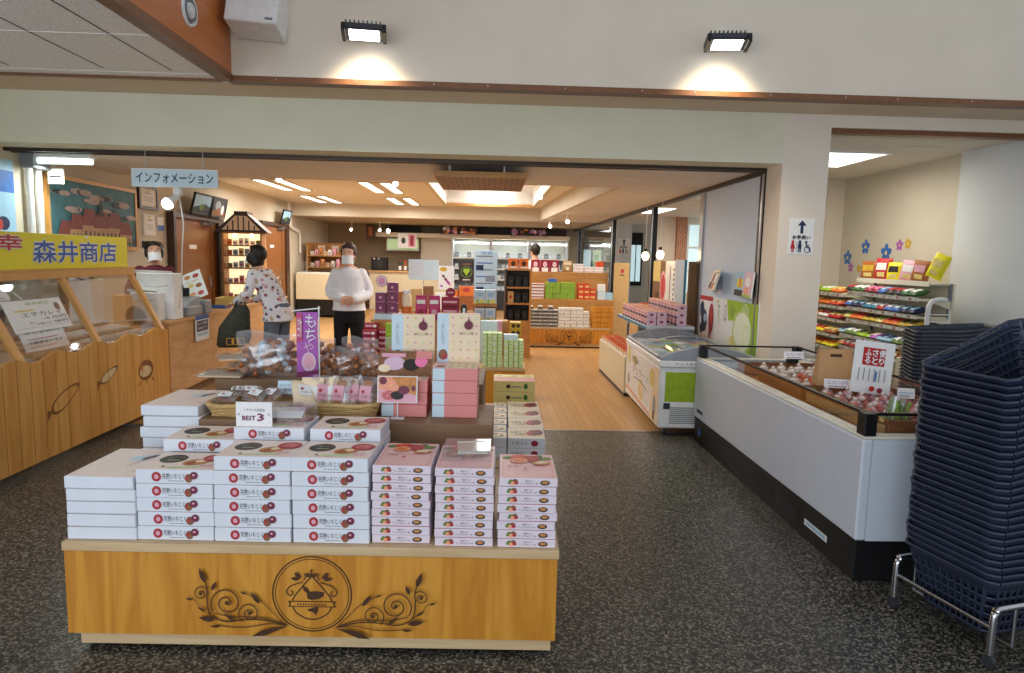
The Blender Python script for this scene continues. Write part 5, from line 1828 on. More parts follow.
for z, n in ((1.171, 7), (1.451, 8)):
    for k in range(n):
        mb = MB(); mb.box(-.045, .045, -.06, .06, 0, .09 + .05 * (k % 3), ('paper', 'rose', 'pastry', 'cream_print')[k % 4], .008); front(mb, -.045, .045, -.06, 0, .1).disc(.5, .5, .02, .02, 'fig_red' if k % 2 else 'ink_brown', 8)
        o = mb.build('packaged_cake', None, (-4.37 + .75 * k / (n - 1), 16.8, z)); tag(o, 'small packaged cake, %s from left on the %s level of the bread shelf' % (NTH[k], 'upper' if z > 1.3 else 'lower'), 'packaged cake', 'cakes on the bread shelf')
for k in range(2):
    mb = MB(); mb.box(-.09, .09, 0, .01, 0, .24, 'cream_edge', .002); f = front(mb, -.09, .09, 0, 0, .24); f.rect(.2, .8, .5, .55, 'ink_grey'); f.rect(.2, .8, .35, .4, 'ink_grey')
    o = mb.build('small_sign', None, (-4.2 + .34 * k, 16.99, 1.451)); tag(o, 'pale paper sign standing on the bread shelf, %s of two' % ('left' if k == 0 else 'right'), 'sign')
# ------------------------------------------------------------------ long open chilled case on the right
CX0, CX1, CY0, CY1 = 1.75, 2.62, 2.98, 5.52
t = thing('chilled_case', 'long white open chilled case with black base and black rail', 'display case', (0, 0, 0))
mb = MB()
mb.box(CX0, CX0 + .05, CY0, CY1, .205, .695, 'white_case', .008); mb.box(CX1 - .05, CX1, CY0, CY1, .205, .695, 'white_case', .008)
mb.box(CX0 + .05, CX1 - .05, CY0, CY0 + .05, .205, .695, 'white_case'); mb.box(CX0 + .05, CX1 - .05, CY1 - .05, CY1, .205, .695, 'white_case')
f = Face(mb, (CX0, CY1, .205), (0, -1, 0), (0, 0, 1), CY1 - CY0, .53); f.rect(.035, .095, .10, .15, 'charcoal')
mb.build('body', t)
mb = MB(); mb.box(CX0 + .05, CX1 - .05, CY0 + .05, CY1 - .05, .50, .53, 'grey_plastic'); mb.build('well_floor', t)
mb = MB()
mb.box(CX0 + .005, CX0 + .085, CY0 + .005, CY1 - .005, .6955, .708, 'cream_edge', .004); mb.box(CX1 - .085, CX1 - .005, CY0 + .005, CY1 - .005, .6955, .708, 'cream_edge', .004)
mb.box(CX0 + .085, CX1 - .085, CY0 + .005, CY0 + .085, .6955, .708, 'cream_edge', .004); mb.box(CX0 + .085, CX1 - .085, CY1 - .085, CY1 - .005, .6955, .708, 'cream_edge', .004)
mb.build('rim', t)
mb = MB()
mb.box(CX0 + .012, CX1 - .012, CY0 + .012, CY1 - .012, .0, .204, 'black', .004)
f = Face(mb, (CX0 + .012, CY1 - .02, .02), (0, -1, 0), (0, 0, 1), CY1 - CY0 - .04, .145)
f.rect(.80, .90, .38, .62, 'white_plastic'); f.rect(.81, .89, .44, .56, 'skyblue'); f.disc(.05, .5, .03, .03, 'blue', 12)
for k in range(14): f.rect(.46 + k * .012, .465 + k * .012, .2, .8, 'charcoal')
for k in range(14): f.rect(.66 + k * .008, .664 + k * .008, .2, .8, 'charcoal')
mb.build('base', t)
for (x, y) in ((CX0 + .04, CY0 + .05), (CX0 + .04, CY1 - .05), (CX1 - .04, CY0 + .05), (CX1 - .04, CY1 - .05)):
    mb = MB(); mb.box(x - .03, x + .03, y - .035, y + .035, .7085, .815, 'black_metal', .004); mb.build('corner_post', t)
mb = MB()
mb.box(CX0 + .03, CX0 + .046, CY0 + .085, CY1 - .085, .802, .815, 'black_metal'); mb.box(CX1 - .046, CX1 - .03, CY0 + .085, CY1 - .085, .802, .815, 'black_metal')
mb.box(CX0 + .07, CX1 - .07, CY0 + .04, CY0 + .056, .802, .815, 'black_metal'); mb.box(CX0 + .07, CX1 - .07, CY1 - .056, CY1 - .04, .802, .815, 'black_metal')
mb.build('top_rail', t)
for a in ((CX0 + .036, CX0 + .040, CY0 + .085, CY1 - .085), (CX1 - .040, CX1 - .036, CY0 + .085, CY1 - .085), (CX0 + .07, CX1 - .07, CY0 + .046, CY0 + .050), (CX0 + .07, CX1 - .07, CY1 - .05, CY1 - .046)):
    mb = MB(); mb.box(*a, .709, .802, 'clear_glass'); mb.build('glass_pane', t)

def wtray(name, label, x0, x1, y0, y1, z, h, striped=False):
    t = thing(name, label, 'tray', ((x0 + x1) / 2, (y0 + y1) / 2, z))
    w, d = (x1 - x0) / 2, (y1 - y0) / 2
    mb = MB(); mb.box(-w, w, -d, d, 0, .012, 'tray_wood'); mb.build('bottom', t)
    mb = MB()
    for a in ((-w, -w + .014, -d, d), (w - .014, w, -d, d), (-w + .014, w - .014, -d, -d + .014), (-w + .014, w - .014, d - .014, d)):
        mb.box(*a, .0125, h, 'tray_wood', .002)
    if striped:
        g = Face(mb, (-w, d, h), (0, -1, 0), (1, 0, 0), 2 * d, .014, .001)
        for k in range(12): g.rect(k / 12, k / 12 + .045, 0, 1, 'green_mid' if k % 2 else 'ink_brown')
        g = Face(mb, (-w, d, 0), (0, -1, 0), (0, 0, 1), 2 * d, h, .001)
        for k in range(12): g.rect(k / 12, k / 12 + .045, .8, 1, 'butter' if k % 2 else 'ink_brown')
        g.rect(.02, .98, .15, .7, 'board_tan')
    mb.build('sides', t)
    return t
CZF = .531
mb = MB(); mb.box(1.915, 2.53, 3.10, 5.02, 0, .125, 'riser_wood', .004); o = mb.build('tray_support', None, (0, 0, CZF)); tag(o, 'brown wooden support under the trays inside the chilled case', 'support')
TZ = CZF + .126
wtray('produce_tray', 'brown wooden tray of orange and white packs, farther one in the chilled case', 1.94, 2.50, 4.02, 4.95, TZ, .10)
wtray('produce_tray', 'wooden tray with striped edge, nearer one in the chilled case', 1.95, 2.50, 3.12, 3.98, TZ, .10, True)
random.seed(17)
def lumps(name, parts, th=.05):
    """small net or film bag of round produce"""
    mb = MB()
    def fn(u, v):
        a = u * 2 * PI
        r = .052 * math.sin(PI * min(1, .12 + .8 * v)) + .004 * math.sin(5 * a)
        return (r * math.cos(a), r * math.sin(a), .10 * v)
    mb.grid(fn, 12, 7, 'clear_glass')
    mb.ball((0, 0, .095), (.012, .012, .012), 'garlic', 6, 4, .2)
    o = mb.build(name)
    for m in sorted(set(parts)):
        b = MB()
        for k, q in enumerate(parts):
            if q == m:
                a = k * 2.4
                for q2 in range(3):
                    r2 = .034 if q2 < 2 else .012
                    b.ball((r2 * math.cos(a + q2), r2 * math.sin(a + q2), .018 + .022 * q2 + .004 * (k % 3)), (.019, .017, .016), m, 7, 5, .1)
        b.build('produce', o)['kind'] = 'stuff'
    return o
K_GAR = Kind(lambda: lumps('garlic_bag', ['garlic'] * 5))
K_SHA = Kind(lambda: lumps('shallot_bag', ['shallot', 'shallot', 'garlic', 'shallot', 'rose']))
K_ORA = Kind(lambda: lumps('orange_pack', ['orange', 'orange', 'redorange', 'orange']))
for i in range(4):
    for j in range(5):
        k, nm, ct = ((K_GAR, 'white garlic bag', 'garlic bag') if (j > 2 or i == 0) else (K_ORA, 'orange fruit pack', 'fruit pack'))
        k.put((2.025 + .13 * i, 4.14 + .165 * j, TZ + .0135), i + j, '%s, %s row from aisle and %s from near end in the farther tray' % (nm, NTH[i], NTH[j]), ct, 'packs in the farther tray')
for i in range(4):
    for j in range(4):
        K_SHA.put((2.03 + .125 * i, 3.42 + .155 * j, TZ + .0135), i * 2 + j, 'pink shallot bag, %s row from aisle and %s from near end in striped tray' % (NTH[i], NTH[j]), 'shallot bag', 'shallot bags in the striped tray')
def greens_bag():
    mb = MB()
    mb.grid(lambda u, v: (.075 * math.cos(2 * PI * u) * (1 - .5 * v), .055 * math.sin(2 * PI * u) * (1 - .5 * v), .19 * v), 12, 6, 'film')
    o = mb.build('greens_bag')
    b = MB()
    for k in range(26):
        a = random.uniform(0, 2 * PI); r = random.uniform(0, .04)
        x, y = r * math.cos(a), r * math.sin(a)
        b.tube([(x, y, .004), (x * 1.2, y * 1.2, .08), (x * 1.3 + random.uniform(-.02, .02), y * 1.3, .13 + random.uniform(0, .04))], [.004, .007, .003], 'greens', 5)
    b.build('leaves', o)['kind'] = 'stuff'
    return o
GRN = Kind(greens_bag)
for i in range(3):
    GRN.put((2.05 + .155 * i, 3.22, TZ + .0135), i, 'clear bag of green leaves at near end of striped tray, %s from the aisle' % NTH[i], 'greens', 'green leaf bags')
t = thing('corn_bag', 'yellow pack standing at the near right corner of the chilled case', 'vegetable pack', (2.47, 3.06, CZF))
mb = MB(); mb.ball((0, 0, .13), (.05, .035, .13), 'film', 10, 8); mb.build('film_bag', t)
mb = MB(); mb.loft([((0, 0, .012), .02, .016), ((0, 0, .08), .036, .026), ((0, 0, .16), .036, .026), ((0, 0, .24), .014, .012)], 'yellow', 12); mb.build('corn', t)
PKM = Kind(lambda: (lambda m: (m.box(-.05, .05, -.09, .09, 0, .022, 'white_plastic', .008), m.box(-.043, .043, -.083, .083, .0225, .045, 'shallot', .012), m.build('meat_pack'))[-1])(MB()))
for j in range(8):
    PKM.put((1.853, 3.14 + .205 * j, CZF), 0, 'pink packed meat tray along the aisle side, %s from the near end' % NTH[j], 'meat pack', 'pink packed trays in the chilled case')
t = thing('paper_bag', 'brown kraft paper bag with handle hole standing in the chilled case', 'bag', (2.15, 4.05, TZ + .101), -.1)
mb = MB()
mb.prism([(-.11, -.05, 0), (.11, -.05, 0), (.11, .05, 0), (-.11, .05, 0)], (0, 0, .004), 'kraft')
for s in (-1, 1):
    mb.prism([(-.11, s * .05, 0), (.11, s * .05, 0), (.097, s * .012, .225), (-.097, s * .012, .225)], (0, s * .003, 0), 'kraft')
mb.prism([(.11, -.05, 0), (.11, .05, 0), (.097, .012, .225), (.097, -.012, .225)], (-.003, 0, 0), 'kraft')
mb.prism([(-.11, -.05, 0), (-.11, .05, 0), (-.097, .012, .225), (-.097, -.012, .225)], (.003, 0, 0), 'kraft')
n_ = V((0, -.25, -.038)).normalized()
f = Face(mb, (-.11, -.0535, 0), (1, 0, 0), (0, .038, .225), .22, .225, .001)
f.rect(.38, .62, .80, .88, 'ink_brown'); f.disc(.38, .84, .010, .010, 'ink_brown', 10); f.disc(.62, .84, .010, .010, 'ink_brown', 10)
mb.build('paper_body', t)
def wstand(f):
    f.rect(.22, .78, .54, .88, 'red')
    for k, s in enumerate(('ふる', 'さと', '便り')):
        f.bold(s[0], .28 + .17 * k, .42 + .17 * k, .72, .85, 'paper', .0015); f.bold(s[1], .28 + .17 * k, .42 + .17 * k, .57, .70, 'paper', .0015)
    for k in range(6): f.rect(.14 + k * .13, .16 + k * .13, .24, .48, 'ink_grey')
    f.rect(.56, .60, .24, .44, 'blue'); f.disc(.52, .1, .016, .016, 'red', 12); f.disc(.72, .08, .016, .016, 'crimson', 12)
t = thing('notice_stand', 'white upright notice with red stamp lettering in the chilled case', 'notice', (2.265, 3.84, TZ + .0135), -.12)
mb = MB(); mb.at(0, 0, .075, 0, -.12, .10); mb.box(-.115, .115, 0, .005, 0, .31, 'paper', .001); wstand(front(mb, -.115, .115, 0, 0, .31)); mb.build('sheet', t)
mb = MB(); mb.tube([(0, .02, 0), (0, .02, .16)], .005, 'steel', 6); mb.box(-.04, .04, .0, .06, 0, .004, 'steel'); mb.build('stand', t)
def cardp(name, label, loc, rz, w, h, fn, tilt=-.2):
    mb = MB(); mb.at(0, 0, .0, 0, tilt); mb.box(-w / 2, w / 2, 0, .003, 0, h, 'paper', .0008); fn(front(mb, -w / 2, w / 2, 0, 0, h)); o = mb.build(name, None, loc, rz); tag(o, label, 'price card'); return o
wp = lambda f: (f.text('三九八円', .1, .9, .4, .8, 'violet'), f.rect(.15, .85, .15, .22, 'ink_grey'))
t = thing('price_card', 'white price card on a black block at far end of the chilled case', 'price card', (2.29, 4.90, TZ + .101), 0)
mb = MB(); mb.box(-.04, .04, 0, .04, 0, .04, 'black'); mb.build('block', t); mb = MB(); mb.at(0, -.004, .036, 0, -.2); mb.box(-.075, .075, 0, .003, 0, .055, 'paper'); wp(front(mb, -.075, .075, 0, 0, .055)); mb.build('card', t)
cardp('price_card', 'white price card with violet lettering in front of the kraft bag', (2.12, 3.935, TZ + .101), -.2, .15, .055, wp)
cardp('price_card', 'small pale price card beside the red stamped notice', (2.40, 3.70, TZ + .09), -.3, .09, .06, lambda f: (f.rect(.1, .9, .5, .6, 'skyblue'), f.rect(.1, .7, .25, .32, 'ink_grey')))

# ------------------------------------------------------------------ ice cream freezer
t = thing('ice_cream_freezer', 'white ice cream freezer with curved glass lid and green end panel', 'freezer', (1.462, 5.575, 0), -.025)
FWX, FLY = .82, 1.58
mb = MB()
mb.box(0, FWX, 0, FLY, .075, .60, 'white_plastic', .01)
f = front(mb, 0, FWX, 0, .075, .60)
f.rect(.06, .44, .44, .93, 'lime_fabric')
for k in range(9): f.rect(.12, .40, .08 + k * .032, .095 + k * .032, 'vent_grey')
f.rect(.05, .12, .32, .42, 'charcoal'); f.rect(.46, .98, .05, .95, 'white'); f.line([(.06, .68), (.44, .66)], .003, 'green_mid')
f.disc(.40, .62, .02, .02, 'white', 14)
g = Face(mb, (0, FLY, .075), (0, -1, 0), (0, 0, 1), FLY, .525)
g.poly([(0.02, .14), (.98, .02), (.98, .06), (.02, .2)], 'peach_fruit')
g.poly([(.78, .04), (.98, .02), (.98, .96), (.86, .96)], 'cream_print')
g.disc(.30, .80, .10, .05, 'butter', 16); g.disc(.10, .84, .08, .10, 'butter', 14); g.disc(.82, .74, .11, .08, 'butter', 16)
g.text('ジェラート', .24, .74, .56, .72, 'grey_plastic'); g.text('牧場の', .22, .44, .74, .88, 'ink_grey')
g.disc(.52, .36, .10, .10, 'butter', 18); g.disc(.55, .40, .06, .06, 'cream_print', 14); g.disc(.12, .36, .04, .06, 'grey_plastic', 10); g.disc(.90, .32, .05, .09, 'grey_plastic', 12); g.disc(.89, .14, .03, .05, 'ink_brown', 10)
g.line([(.3, .48), (.5, .5), (.7, .44)], .01, 'ink_grey')
mb.build('cabinet', t)
mb = MB(); mb.box(-.012, FWX + .012, -.012, FLY + .012, .601, .665, 'white_plastic', .012); front(mb, -.012, FWX + .012, -.012, .601, .665).text('アイス各種', .16, .40, .3, .7, 'ink_grey'); mb.build('collar', t)
def arc(x): return .675 + .10 * math.sin(PI * min(max(x / FWX, 0), 1)) ** .8
mb = MB()
xs = [FWX * i / 14 for i in range(15)]
for y0 in (-.01, FLY - .05):
    pr = [(x, y0, .666) for x in xs] + [(x, y0, arc(x) + .008) for x in reversed(xs)]
    mb.prism(pr, (0, .06, 0), 'grey_plastic')
mb.box(-.012, .035, .05, FLY - .05, .666, .70, 'grey_plastic', .008); mb.box(FWX - .035, FWX + .012, .05, FLY - .05, .666, .70, 'grey_plastic', .008)
mb.grid(lambda u, v: (FWX * u, FLY / 2 - .03 + .06 * v, arc(FWX * u) + .012), 14, 1, 'grey_plastic')
mb.build('lid_frame', t)
for a, b in ((.05, FLY / 2 - .03), (FLY / 2 + .03, FLY - .05)):
    mb = MB(); mb.grid(lambda u, v: (.035 + (FWX - .07) * u, a + (b - a) * v, arc(.035 + (FWX - .07) * u) + .004), 14, 1, 'freezer_glass'); mb.build('glass_lid', t)
mb = MB(); mb.box(.05, FWX - .05, .06, FLY - .06, .6655, .669, 'ice_blue')
random.seed(4)
for i in range(6):
    for j in range(10):
        m = random.choice(['paper', 'skyblue', 'butter', 'rose', 'grey_plastic', 'lime', 'white', 'ice_blue'])
        x, y = .07 + i * .115, .08 + j * .145
        mb.box(x, x + .1, y, y + .13, .6695, .674, m)
mb.build('ice_cream_packs', t)['kind'] = 'stuff'
for (x, y) in ((.08, .10), (FWX - .08, .10), (.08, FLY - .1), (FWX - .08, FLY - .1)):
    mb = MB(); mb.tube([(x - .014, y, .03), (x + .014, y, .03)], .03, 'charcoal', 12); mb.box(x - .02, x + .02, y - .02, y + .02, .045, .075, 'steel'); mb.build('caster', t)

# ------------------------------------------------------------------ posters and magazines on the partition
def side_board(name, label, cat, y0, y1, z0_, z1_, fn, x=2.475, th=.012, m='poster_white', lean=0.0):
    return board(name, label, cat, ((x - th, y1, z0_), (0, y0 - y1, 0), (lean, 0, z1_ - z0_)), fn, th, m)
def wmelon(f):
    f.rect(0, .26, .9, 1, 'red'); f.disc(.05, .68, .07, .10, 'navy', 16); f.disc(.10, .44, .10, .13, 'navy', 18); f.disc(.12, .5, .055, .05, 'skyblue', 14); f.disc(.05, .25, .06, .06, 'navy', 14)
    f.disc(.24, .52, .085, .17, 'crimson', 18); f.disc(.24, .55, .05, .09, 'meat_red', 16); f.disc(.22, .2, .03, .08, 'crimson', 12)
    f.text('メロン', .47, .53, .52, .92, 'ink_grey'); f.text('アイス', .36, .40, .4, .9, 'leaf'); f.disc(.36, .93, .03, .02, 'butter', 10)
    f.poly([(.52, 1), (1, 1), (1, 0), (.86, 0), (.92, .4), (.72, .62), (.56, .58)], 'lime')
    f.disc(.62, .78, .08, .06, 'green_box', 14); f.disc(.82, .84, .10, .07, 'melon_green', 16); f.disc(.70, .66, .06, .05, 'green_pale', 14)
    f.disc(.78, .40, .25, .22, 'melon_green', 24); f.disc(.79, .42, .22, .19, 'melon_white', 24); f.disc(.86, .36, .10, .12, 'green_pale', 16); f.disc(.86, .36, .07, .09, 'melon_white', 14)
    f.disc(.58, .18, .10, .06, 'melon_white', 16); f.disc(.64, .2, .06, .05, 'butter', 12); f.disc(.95, .14, .08, .06, 'green_box', 12)
side_board('ice_cream_poster', 'wide poster with lime melon leaning behind the ice cream freezer', 'poster', 6.02, 7.72, .62, 1.12, wmelon, 2.47)
def wmag1(f): f.rect(0, 1, 0, 1, 'cream_print'); f.disc(.4, .65, .08, .06, 'crimson', 12); f.rect(.5, .95, .3, .9, 'leaf'); f.rect(.55, .9, .35, .85, 'paper'); f.disc(.25, .25, .10, .05, 'ink_brown', 12); f.disc(.6, .2, .06, .04, 'fig_red', 10)
def wmag2(f): f.rect(0, .5, 0, 1, 'skyblue'); f.rect(.1, .45, .35, .7, 'yellow'); f.rect(0, .5, 0, .25, 'ink'); f.rect(.5, 1, 0, 1, 'lilac'); f.disc(.75, .6, .08, .05, 'paper', 12); f.disc(.7, .25, .08, .04, 'peach_fruit', 10); f.rect(.5, 1, 0, .1, 'lime'); f.disc(.3, .55, .04, .05, 'orange', 10)
t_ = board('magazine', 'tilted open magazine in the wall holder, left of the two above the freezer', 'magazine', ((2.44, 7.45, 1.19), (-.10, -.52, .02), (.03, -.10, .215)), wmag1, .012)
t_ = board('magazine', 'bright magazine cover in the wall holder, right one beside the black post', 'magazine', ((2.44, 6.62, 1.18), (-.05, -.56, .0), (.02, -.0, .235)), wmag2, .012)
for y, lab in ((7.2, 'left'), (6.33, 'right')):
    mb = MB(); mb.box(2.40, 2.483, y - .12, y + .12, 1.165, 1.178, 'clear_glass'); mb.box(2.475, 2.484, y - .12, y + .12, 1.178, 1.36, 'clear_glass')
    o = mb.build('magazine_holder'); tag(o, 'clear holder on the partition under the %s magazine' % lab, 'holder')
def wmeat(f):
    f.rect(0, .5, 0, 1, 'board_brown'); f.rect(0, .3, .55, 1, 'butter'); f.disc(.42, .45, .16, .22, 'rose', 20); f.disc(.42, .45, .12, .17, 'meat_red', 18); f.disc(.2, .18, .1, .1, 'ink_brown', 14)
    for k in range(7): f.rect(.80, .84, .2 + k * .1, .26 + k * .1, 'ink_grey')
    f.rect(.68, .70, .2, .9, 'ink_grey')
side_board('meat_poster', 'white poster of sliced meat standing on a tan base beside the glass doors', 'poster', 8.40, 9.75, .86, 1.50, wmeat, 2.40)
mb = MB(); mb.box(2.36, 2.42, 8.42, 9.73, 0, .859, 'board_tan', .004); o = mb.build('tan_plinth'); tag(o, 'long tan plinth under the meat poster', 'plinth')
mb = MB(); mb.box(2.275, 2.385, 8.18, 8.22, 0, 1.52, 'poster_white', .003); mb.box(2.385, 2.415, 8.18, 8.22, 0, 1.52, 'teal_edge', .003); o = mb.build('display_board'); tag(o, 'tall white board with blue edge next to the meat poster', 'board')
mb = MB(); mb.box(2.36, 2.455, 7.90, 7.94, 0, 1.50, 'board_brown', .003); o = mb.build('brown_board'); tag(o, 'tall brown board at the end of the blue partition', 'board')

# ------------------------------------------------------------------ side shelf with pink and orange boxes
t = thing('side_shelf', 'low beige shelf unit with raised white shelf behind the freezer', 'shelf', (1.5, 7.24, 0))
mb = MB(); mb.box(0, .72, 0, 1.7, .04, .44, 'case_beige', .006); mb.box(.01, .71, .01, 1.69, 0, .04, 'charcoal'); mb.build('base_cabinet', t)
mb = MB(); mb.box(.22, .76, .0, 1.62, .755, .79, 'white_case', .004); mb.box(.215, .22, 0, 1.62, .755, .785, 'teal_edge'); mb.build('upper_shelf', t)
mb = MB(); mb.box(.50, .76, .02, .05, .441, .755, 'vent_grey'); mb.box(.50, .76, 1.57, 1.60, .441, .755, 'vent_grey'); mb.build('uprights', t)
def cube_box(name, a, b, w=.105, d=.105, h=.078):
    mb = MB(); mb.box(-w / 2, w / 2, -d / 2, d / 2, 0, h, a, .003, b)
    f = Face(mb, (-w / 2, d / 2, 0), (0, -1, 0), (0, 0, 1), d, h); f.rect(0, 1, 0, .36, 'charcoal' if a == 'pink_top' else 'paper'); f.disc(.5, .66, .022, .014, 'fig_red' if a == 'pink_top' else 'paper', 10)
    f = front(mb, -w / 2, w / 2, -d / 2, 0, h); f.rect(.0, 1, .0, .9, 'lilac' if a == 'pink_top' else 'butter'); f.disc(.5, .52, .02, .014, 'crimson', 10)
    return mb.build(name)
KR = Kind(lambda: cube_box('pink_cup_box', 'pink_top', 'peach_fruit'))
KO = Kind(lambda: cube_box('orange_cup_box', 'orange', 'redorange', .10, .10, .06))
for r, (x, n, rw) in enumerate(((1.785, 2, 'front'), (1.90, 2, 'middle'), (2.12, 3, 'rear'))):
    for j in range(9):
        for k in range(n):
            KR.put((x + .0, 7.33 + .165 * j * .92, .791 + k * .0788), 0, 'pink cup box, %s row of the white shelf, %s from the near end, %s' % (rw, NTH[j], ('level %s' % ['bottom', 'middle', 'top'][k]) if n == 3 else ['lower', 'upper'][k]), 'cup box', 'pink cup boxes on the white shelf')
for r, (x, rw) in enumerate(((1.57, 'front'), (1.69, 'rear'))):
    for j in range(11):
        KO.put((x, 7.32 + .15 * j, .441), 0, 'orange cup box on the beige cabinet, %s row, %s from the near end' % (rw, NTH[j]), 'cup box', 'orange cup boxes on the beige cabinet')
KT = Kind(lambda: cube_box('orange_carton', 'redorange', 'orange', .16, .14, .10))
for j in range(3):
    for k in range(2 if j else 3):
        KT.put((2.14, 9.08 + .16 * j, .0 + k * .101 + .62), 0, 'orange red carton in the pile under the warm bulbs, %s pile and %s from bottom' % (NTH[j], NTH[k]), 'carton', 'orange red cartons')
mb = MB(); mb.box(2.02, 2.28, 8.98, 9.52, 0, .619, 'board_tan', .005); o = mb.build('carton_stand'); tag(o, 'tan stand under the orange red cartons', 'stand')

# ------------------------------------------------------------------ toilet sign on the pillar, flower decals on the right wall
def wtoilet(f, s=1):
    m = 'navy'
    f.rect(.44, .56, .58, .84, m); f.poly([(.32, .80), (.68, .80), (.50, .95)], m)
    f.bold('お手洗い', .14, .86, .42, .53, 'ink', .002 * s)
    f.disc(.17, .345, .013 * s, .015 * s, 'red', 12); f.poly([(.12, .30), (.22, .30), (.27, .16), (.07, .16)], 'red'); f.rect(.125, .165, .06, .17, 'red'); f.rect(.178, .218, .06, .17, 'red')
    f.rect(.315, .33, .06, .36, 'ink_grey')
    f.disc(.45, .345, .013 * s, .015 * s, m, 12); f.rect(.38, .52, .16, .30, m); f.rect(.395, .44, .06, .16, m); f.rect(.46, .505, .06, .16, m)
    f.ring(.76, .14, .022 * s, .006 * s, m, 24); f.disc(.70, .345, .010 * s, .012 * s, m, 10); f.line([(.70, .31), (.72, .20), (.82, .20), (.87, .09), (.91, .09)], .010 * s, m); f.line([(.71, .26), (.82, .26)], .008 * s, m)
mb = MB(); mb.box(2.567, 2.785, BY - .004, BY, 1.583, 1.89, 'paper', .001); wtoilet(front(mb, 2.567, 2.785, BY - .004, 1.583, 1.89)); o = mb.build('toilet_sign'); tag(o, 'white toilet sign with arrow on the pillar', 'sign')
mb = MB(); mb.box(2.97, 3.23, 15.596, 15.6, 1.62, 2.0, 'paper', .001); wtoilet(front(mb, 2.97, 3.23, 15.596, 1.62, 2.0), 1.2); o = mb.build('toilet_sign'); tag(o, 'second toilet sign on the far white pillar of the corridor', 'sign')
def flower(y, z, r, m, lab):
    mb = MB()
    f = Face(mb, (4.849, y, z), (0, -1, 0), (0, 0, 1), 1, 1, .0012)
    for k in range(5):
        a = 2 * PI * k / 5 + .3
        f.disc(r * .6 * math.cos(a), r * .6 * math.sin(a), r * .5, r * .38, m, 12, a)
    f.disc(0, 0, r * .25, r * .25, 'butter', 10)
    # paper thickness
    mb.tube([(4.8495, y, z), (4.8485, y, z)], r * .55, m, 10)
    o = mb.build('flower_decal'); tag(o, lab, 'wall decal', 'flower decals on the snack room wall')
for (y, z, r, m, lab) in ((9.0, 1.60, .095, 'blue', 'blue paper flower on snack room wall, leftmost big one'), (8.58, 1.74, .09, 'blue', 'blue paper flower on the snack room wall, upper left with leaf'), (8.12, 1.66, .105, 'blue', 'blue paper flower on snack room wall, largest in the middle'), (7.86, 1.75, .065, 'violet', 'violet paper flower on the snack room wall, upper right'), (7.70, 1.765, .06, 'mustard', 'yellow green paper flower on the wall, rightmost'), (8.90, 1.47, .06, 'violet', 'violet paper flower on the wall, low on the left'), (8.70, 1.46, .05, 'mustard', 'yellow green paper flower on the wall, low beside the violet one'), (8.55, 1.43, .055, 'blue', 'small blue paper flower just above the snack shelf')):
    flower(y, z, r, m, lab)

# ------------------------------------------------------------------ snack gondolas
random.seed(31)
def opaque_bag(name, w, h, th, c, c2, seed):
    random.seed(seed)
    mb = MB()
    def fn(s):
        def g(u, v):
            e = (1 - abs(2 * u - 1) ** 5) * (1 - abs(2 * v - 1) ** 5)
            return ((u - .5) * w, -s * th / 2 * e * (1 + .08 * math.sin(15 * u + seed) * math.sin(11 * v)), v * h)
        return g
    mb.grid(lambda u, v: fn(1)(u, v), 10, 10, c)
    mb.grid(lambda u, v: fn(-1)(1 - u, v), 10, 10, c)
    # printed patch follows the bulge
    mb.grid(lambda u, v: tuple(V(fn(1)(.2 + .6 * u, .45 + .32 * v)) + V((0, -.0015, 0))), 6, 4, c2)
    mb.grid(lambda u, v: tuple(V(fn(1)(.3 + .45 * u, .15 + .2 * v)) + V((0, -.0015, 0))), 6, 4, 'butter')
    return mb.build(name)
def gondola(y0, y1, where, zs, nbags, tops):
    t = thing('snack_shelf', 'cream metal snack shelf with five tiers, %s' % where, 'shelf', (4.2, y0, 0))
    L_ = y1 - y0
    mb = MB(); mb.box(.32, .34, 0, L_, .02, 1.22 if not tops else 1.34, 'shelf_cream'); mb.build('back_panel', t)
    mb = MB(); mb.box(-.08, .34, 0, L_, .0, .10, 'shelf_cream', .004); mb.build('foot', t)
    for y in (0.005, L_ - .025):
        mb = MB(); mb.box(.29, .32, y, y + .02, .10, 1.34 if tops else 1.22, 'vent_grey'); mb.build('upright', t)
    for i, z in enumerate(zs):
        x0 = -.06 if z < .75 else 0
        mb = MB(); mb.box(x0, .31, .01, L_ - .01, z - .02, z, 'shelf_cream'); mb.box(x0 - .012, x0, .01, L_ - .01, z - .03, z + .012, 'cream_edge', .003)
        f = Face(mb, (x0 - .012, L_ - .01, z - .03), (0, -1, 0), (0, 0, 1), L_ - .02, .042)
        for k in range(11): f.rect(.03 + k * .09, .08 + k * .09, .2, .8, 'paper')
        for k in range(6): f.rect(.05 + k * .17, .07 + k * .17, .3, .7, 'red')
        mb.build('shelf', t)
        for y in (0.0, L_ - .01):
            m_ = MB(); m_.prism([(.31, y, z - .02), (.31, y, z - .10), (x0 + .1, y, z - .03), (x0, y, z - .02)], (0, .01, 0), 'shelf_cream'); m_.build('bracket', t)
    if tops:
        mb = MB(); mb.box(.09, .34, .01, L_ - .01, 1.325, 1.341, 'shelf_cream'); mb.box(.08, .09, .01, L_ - .01, 1.31, 1.36, 'cream_edge'); mb.build('top_shelf', t)
PALS = {}
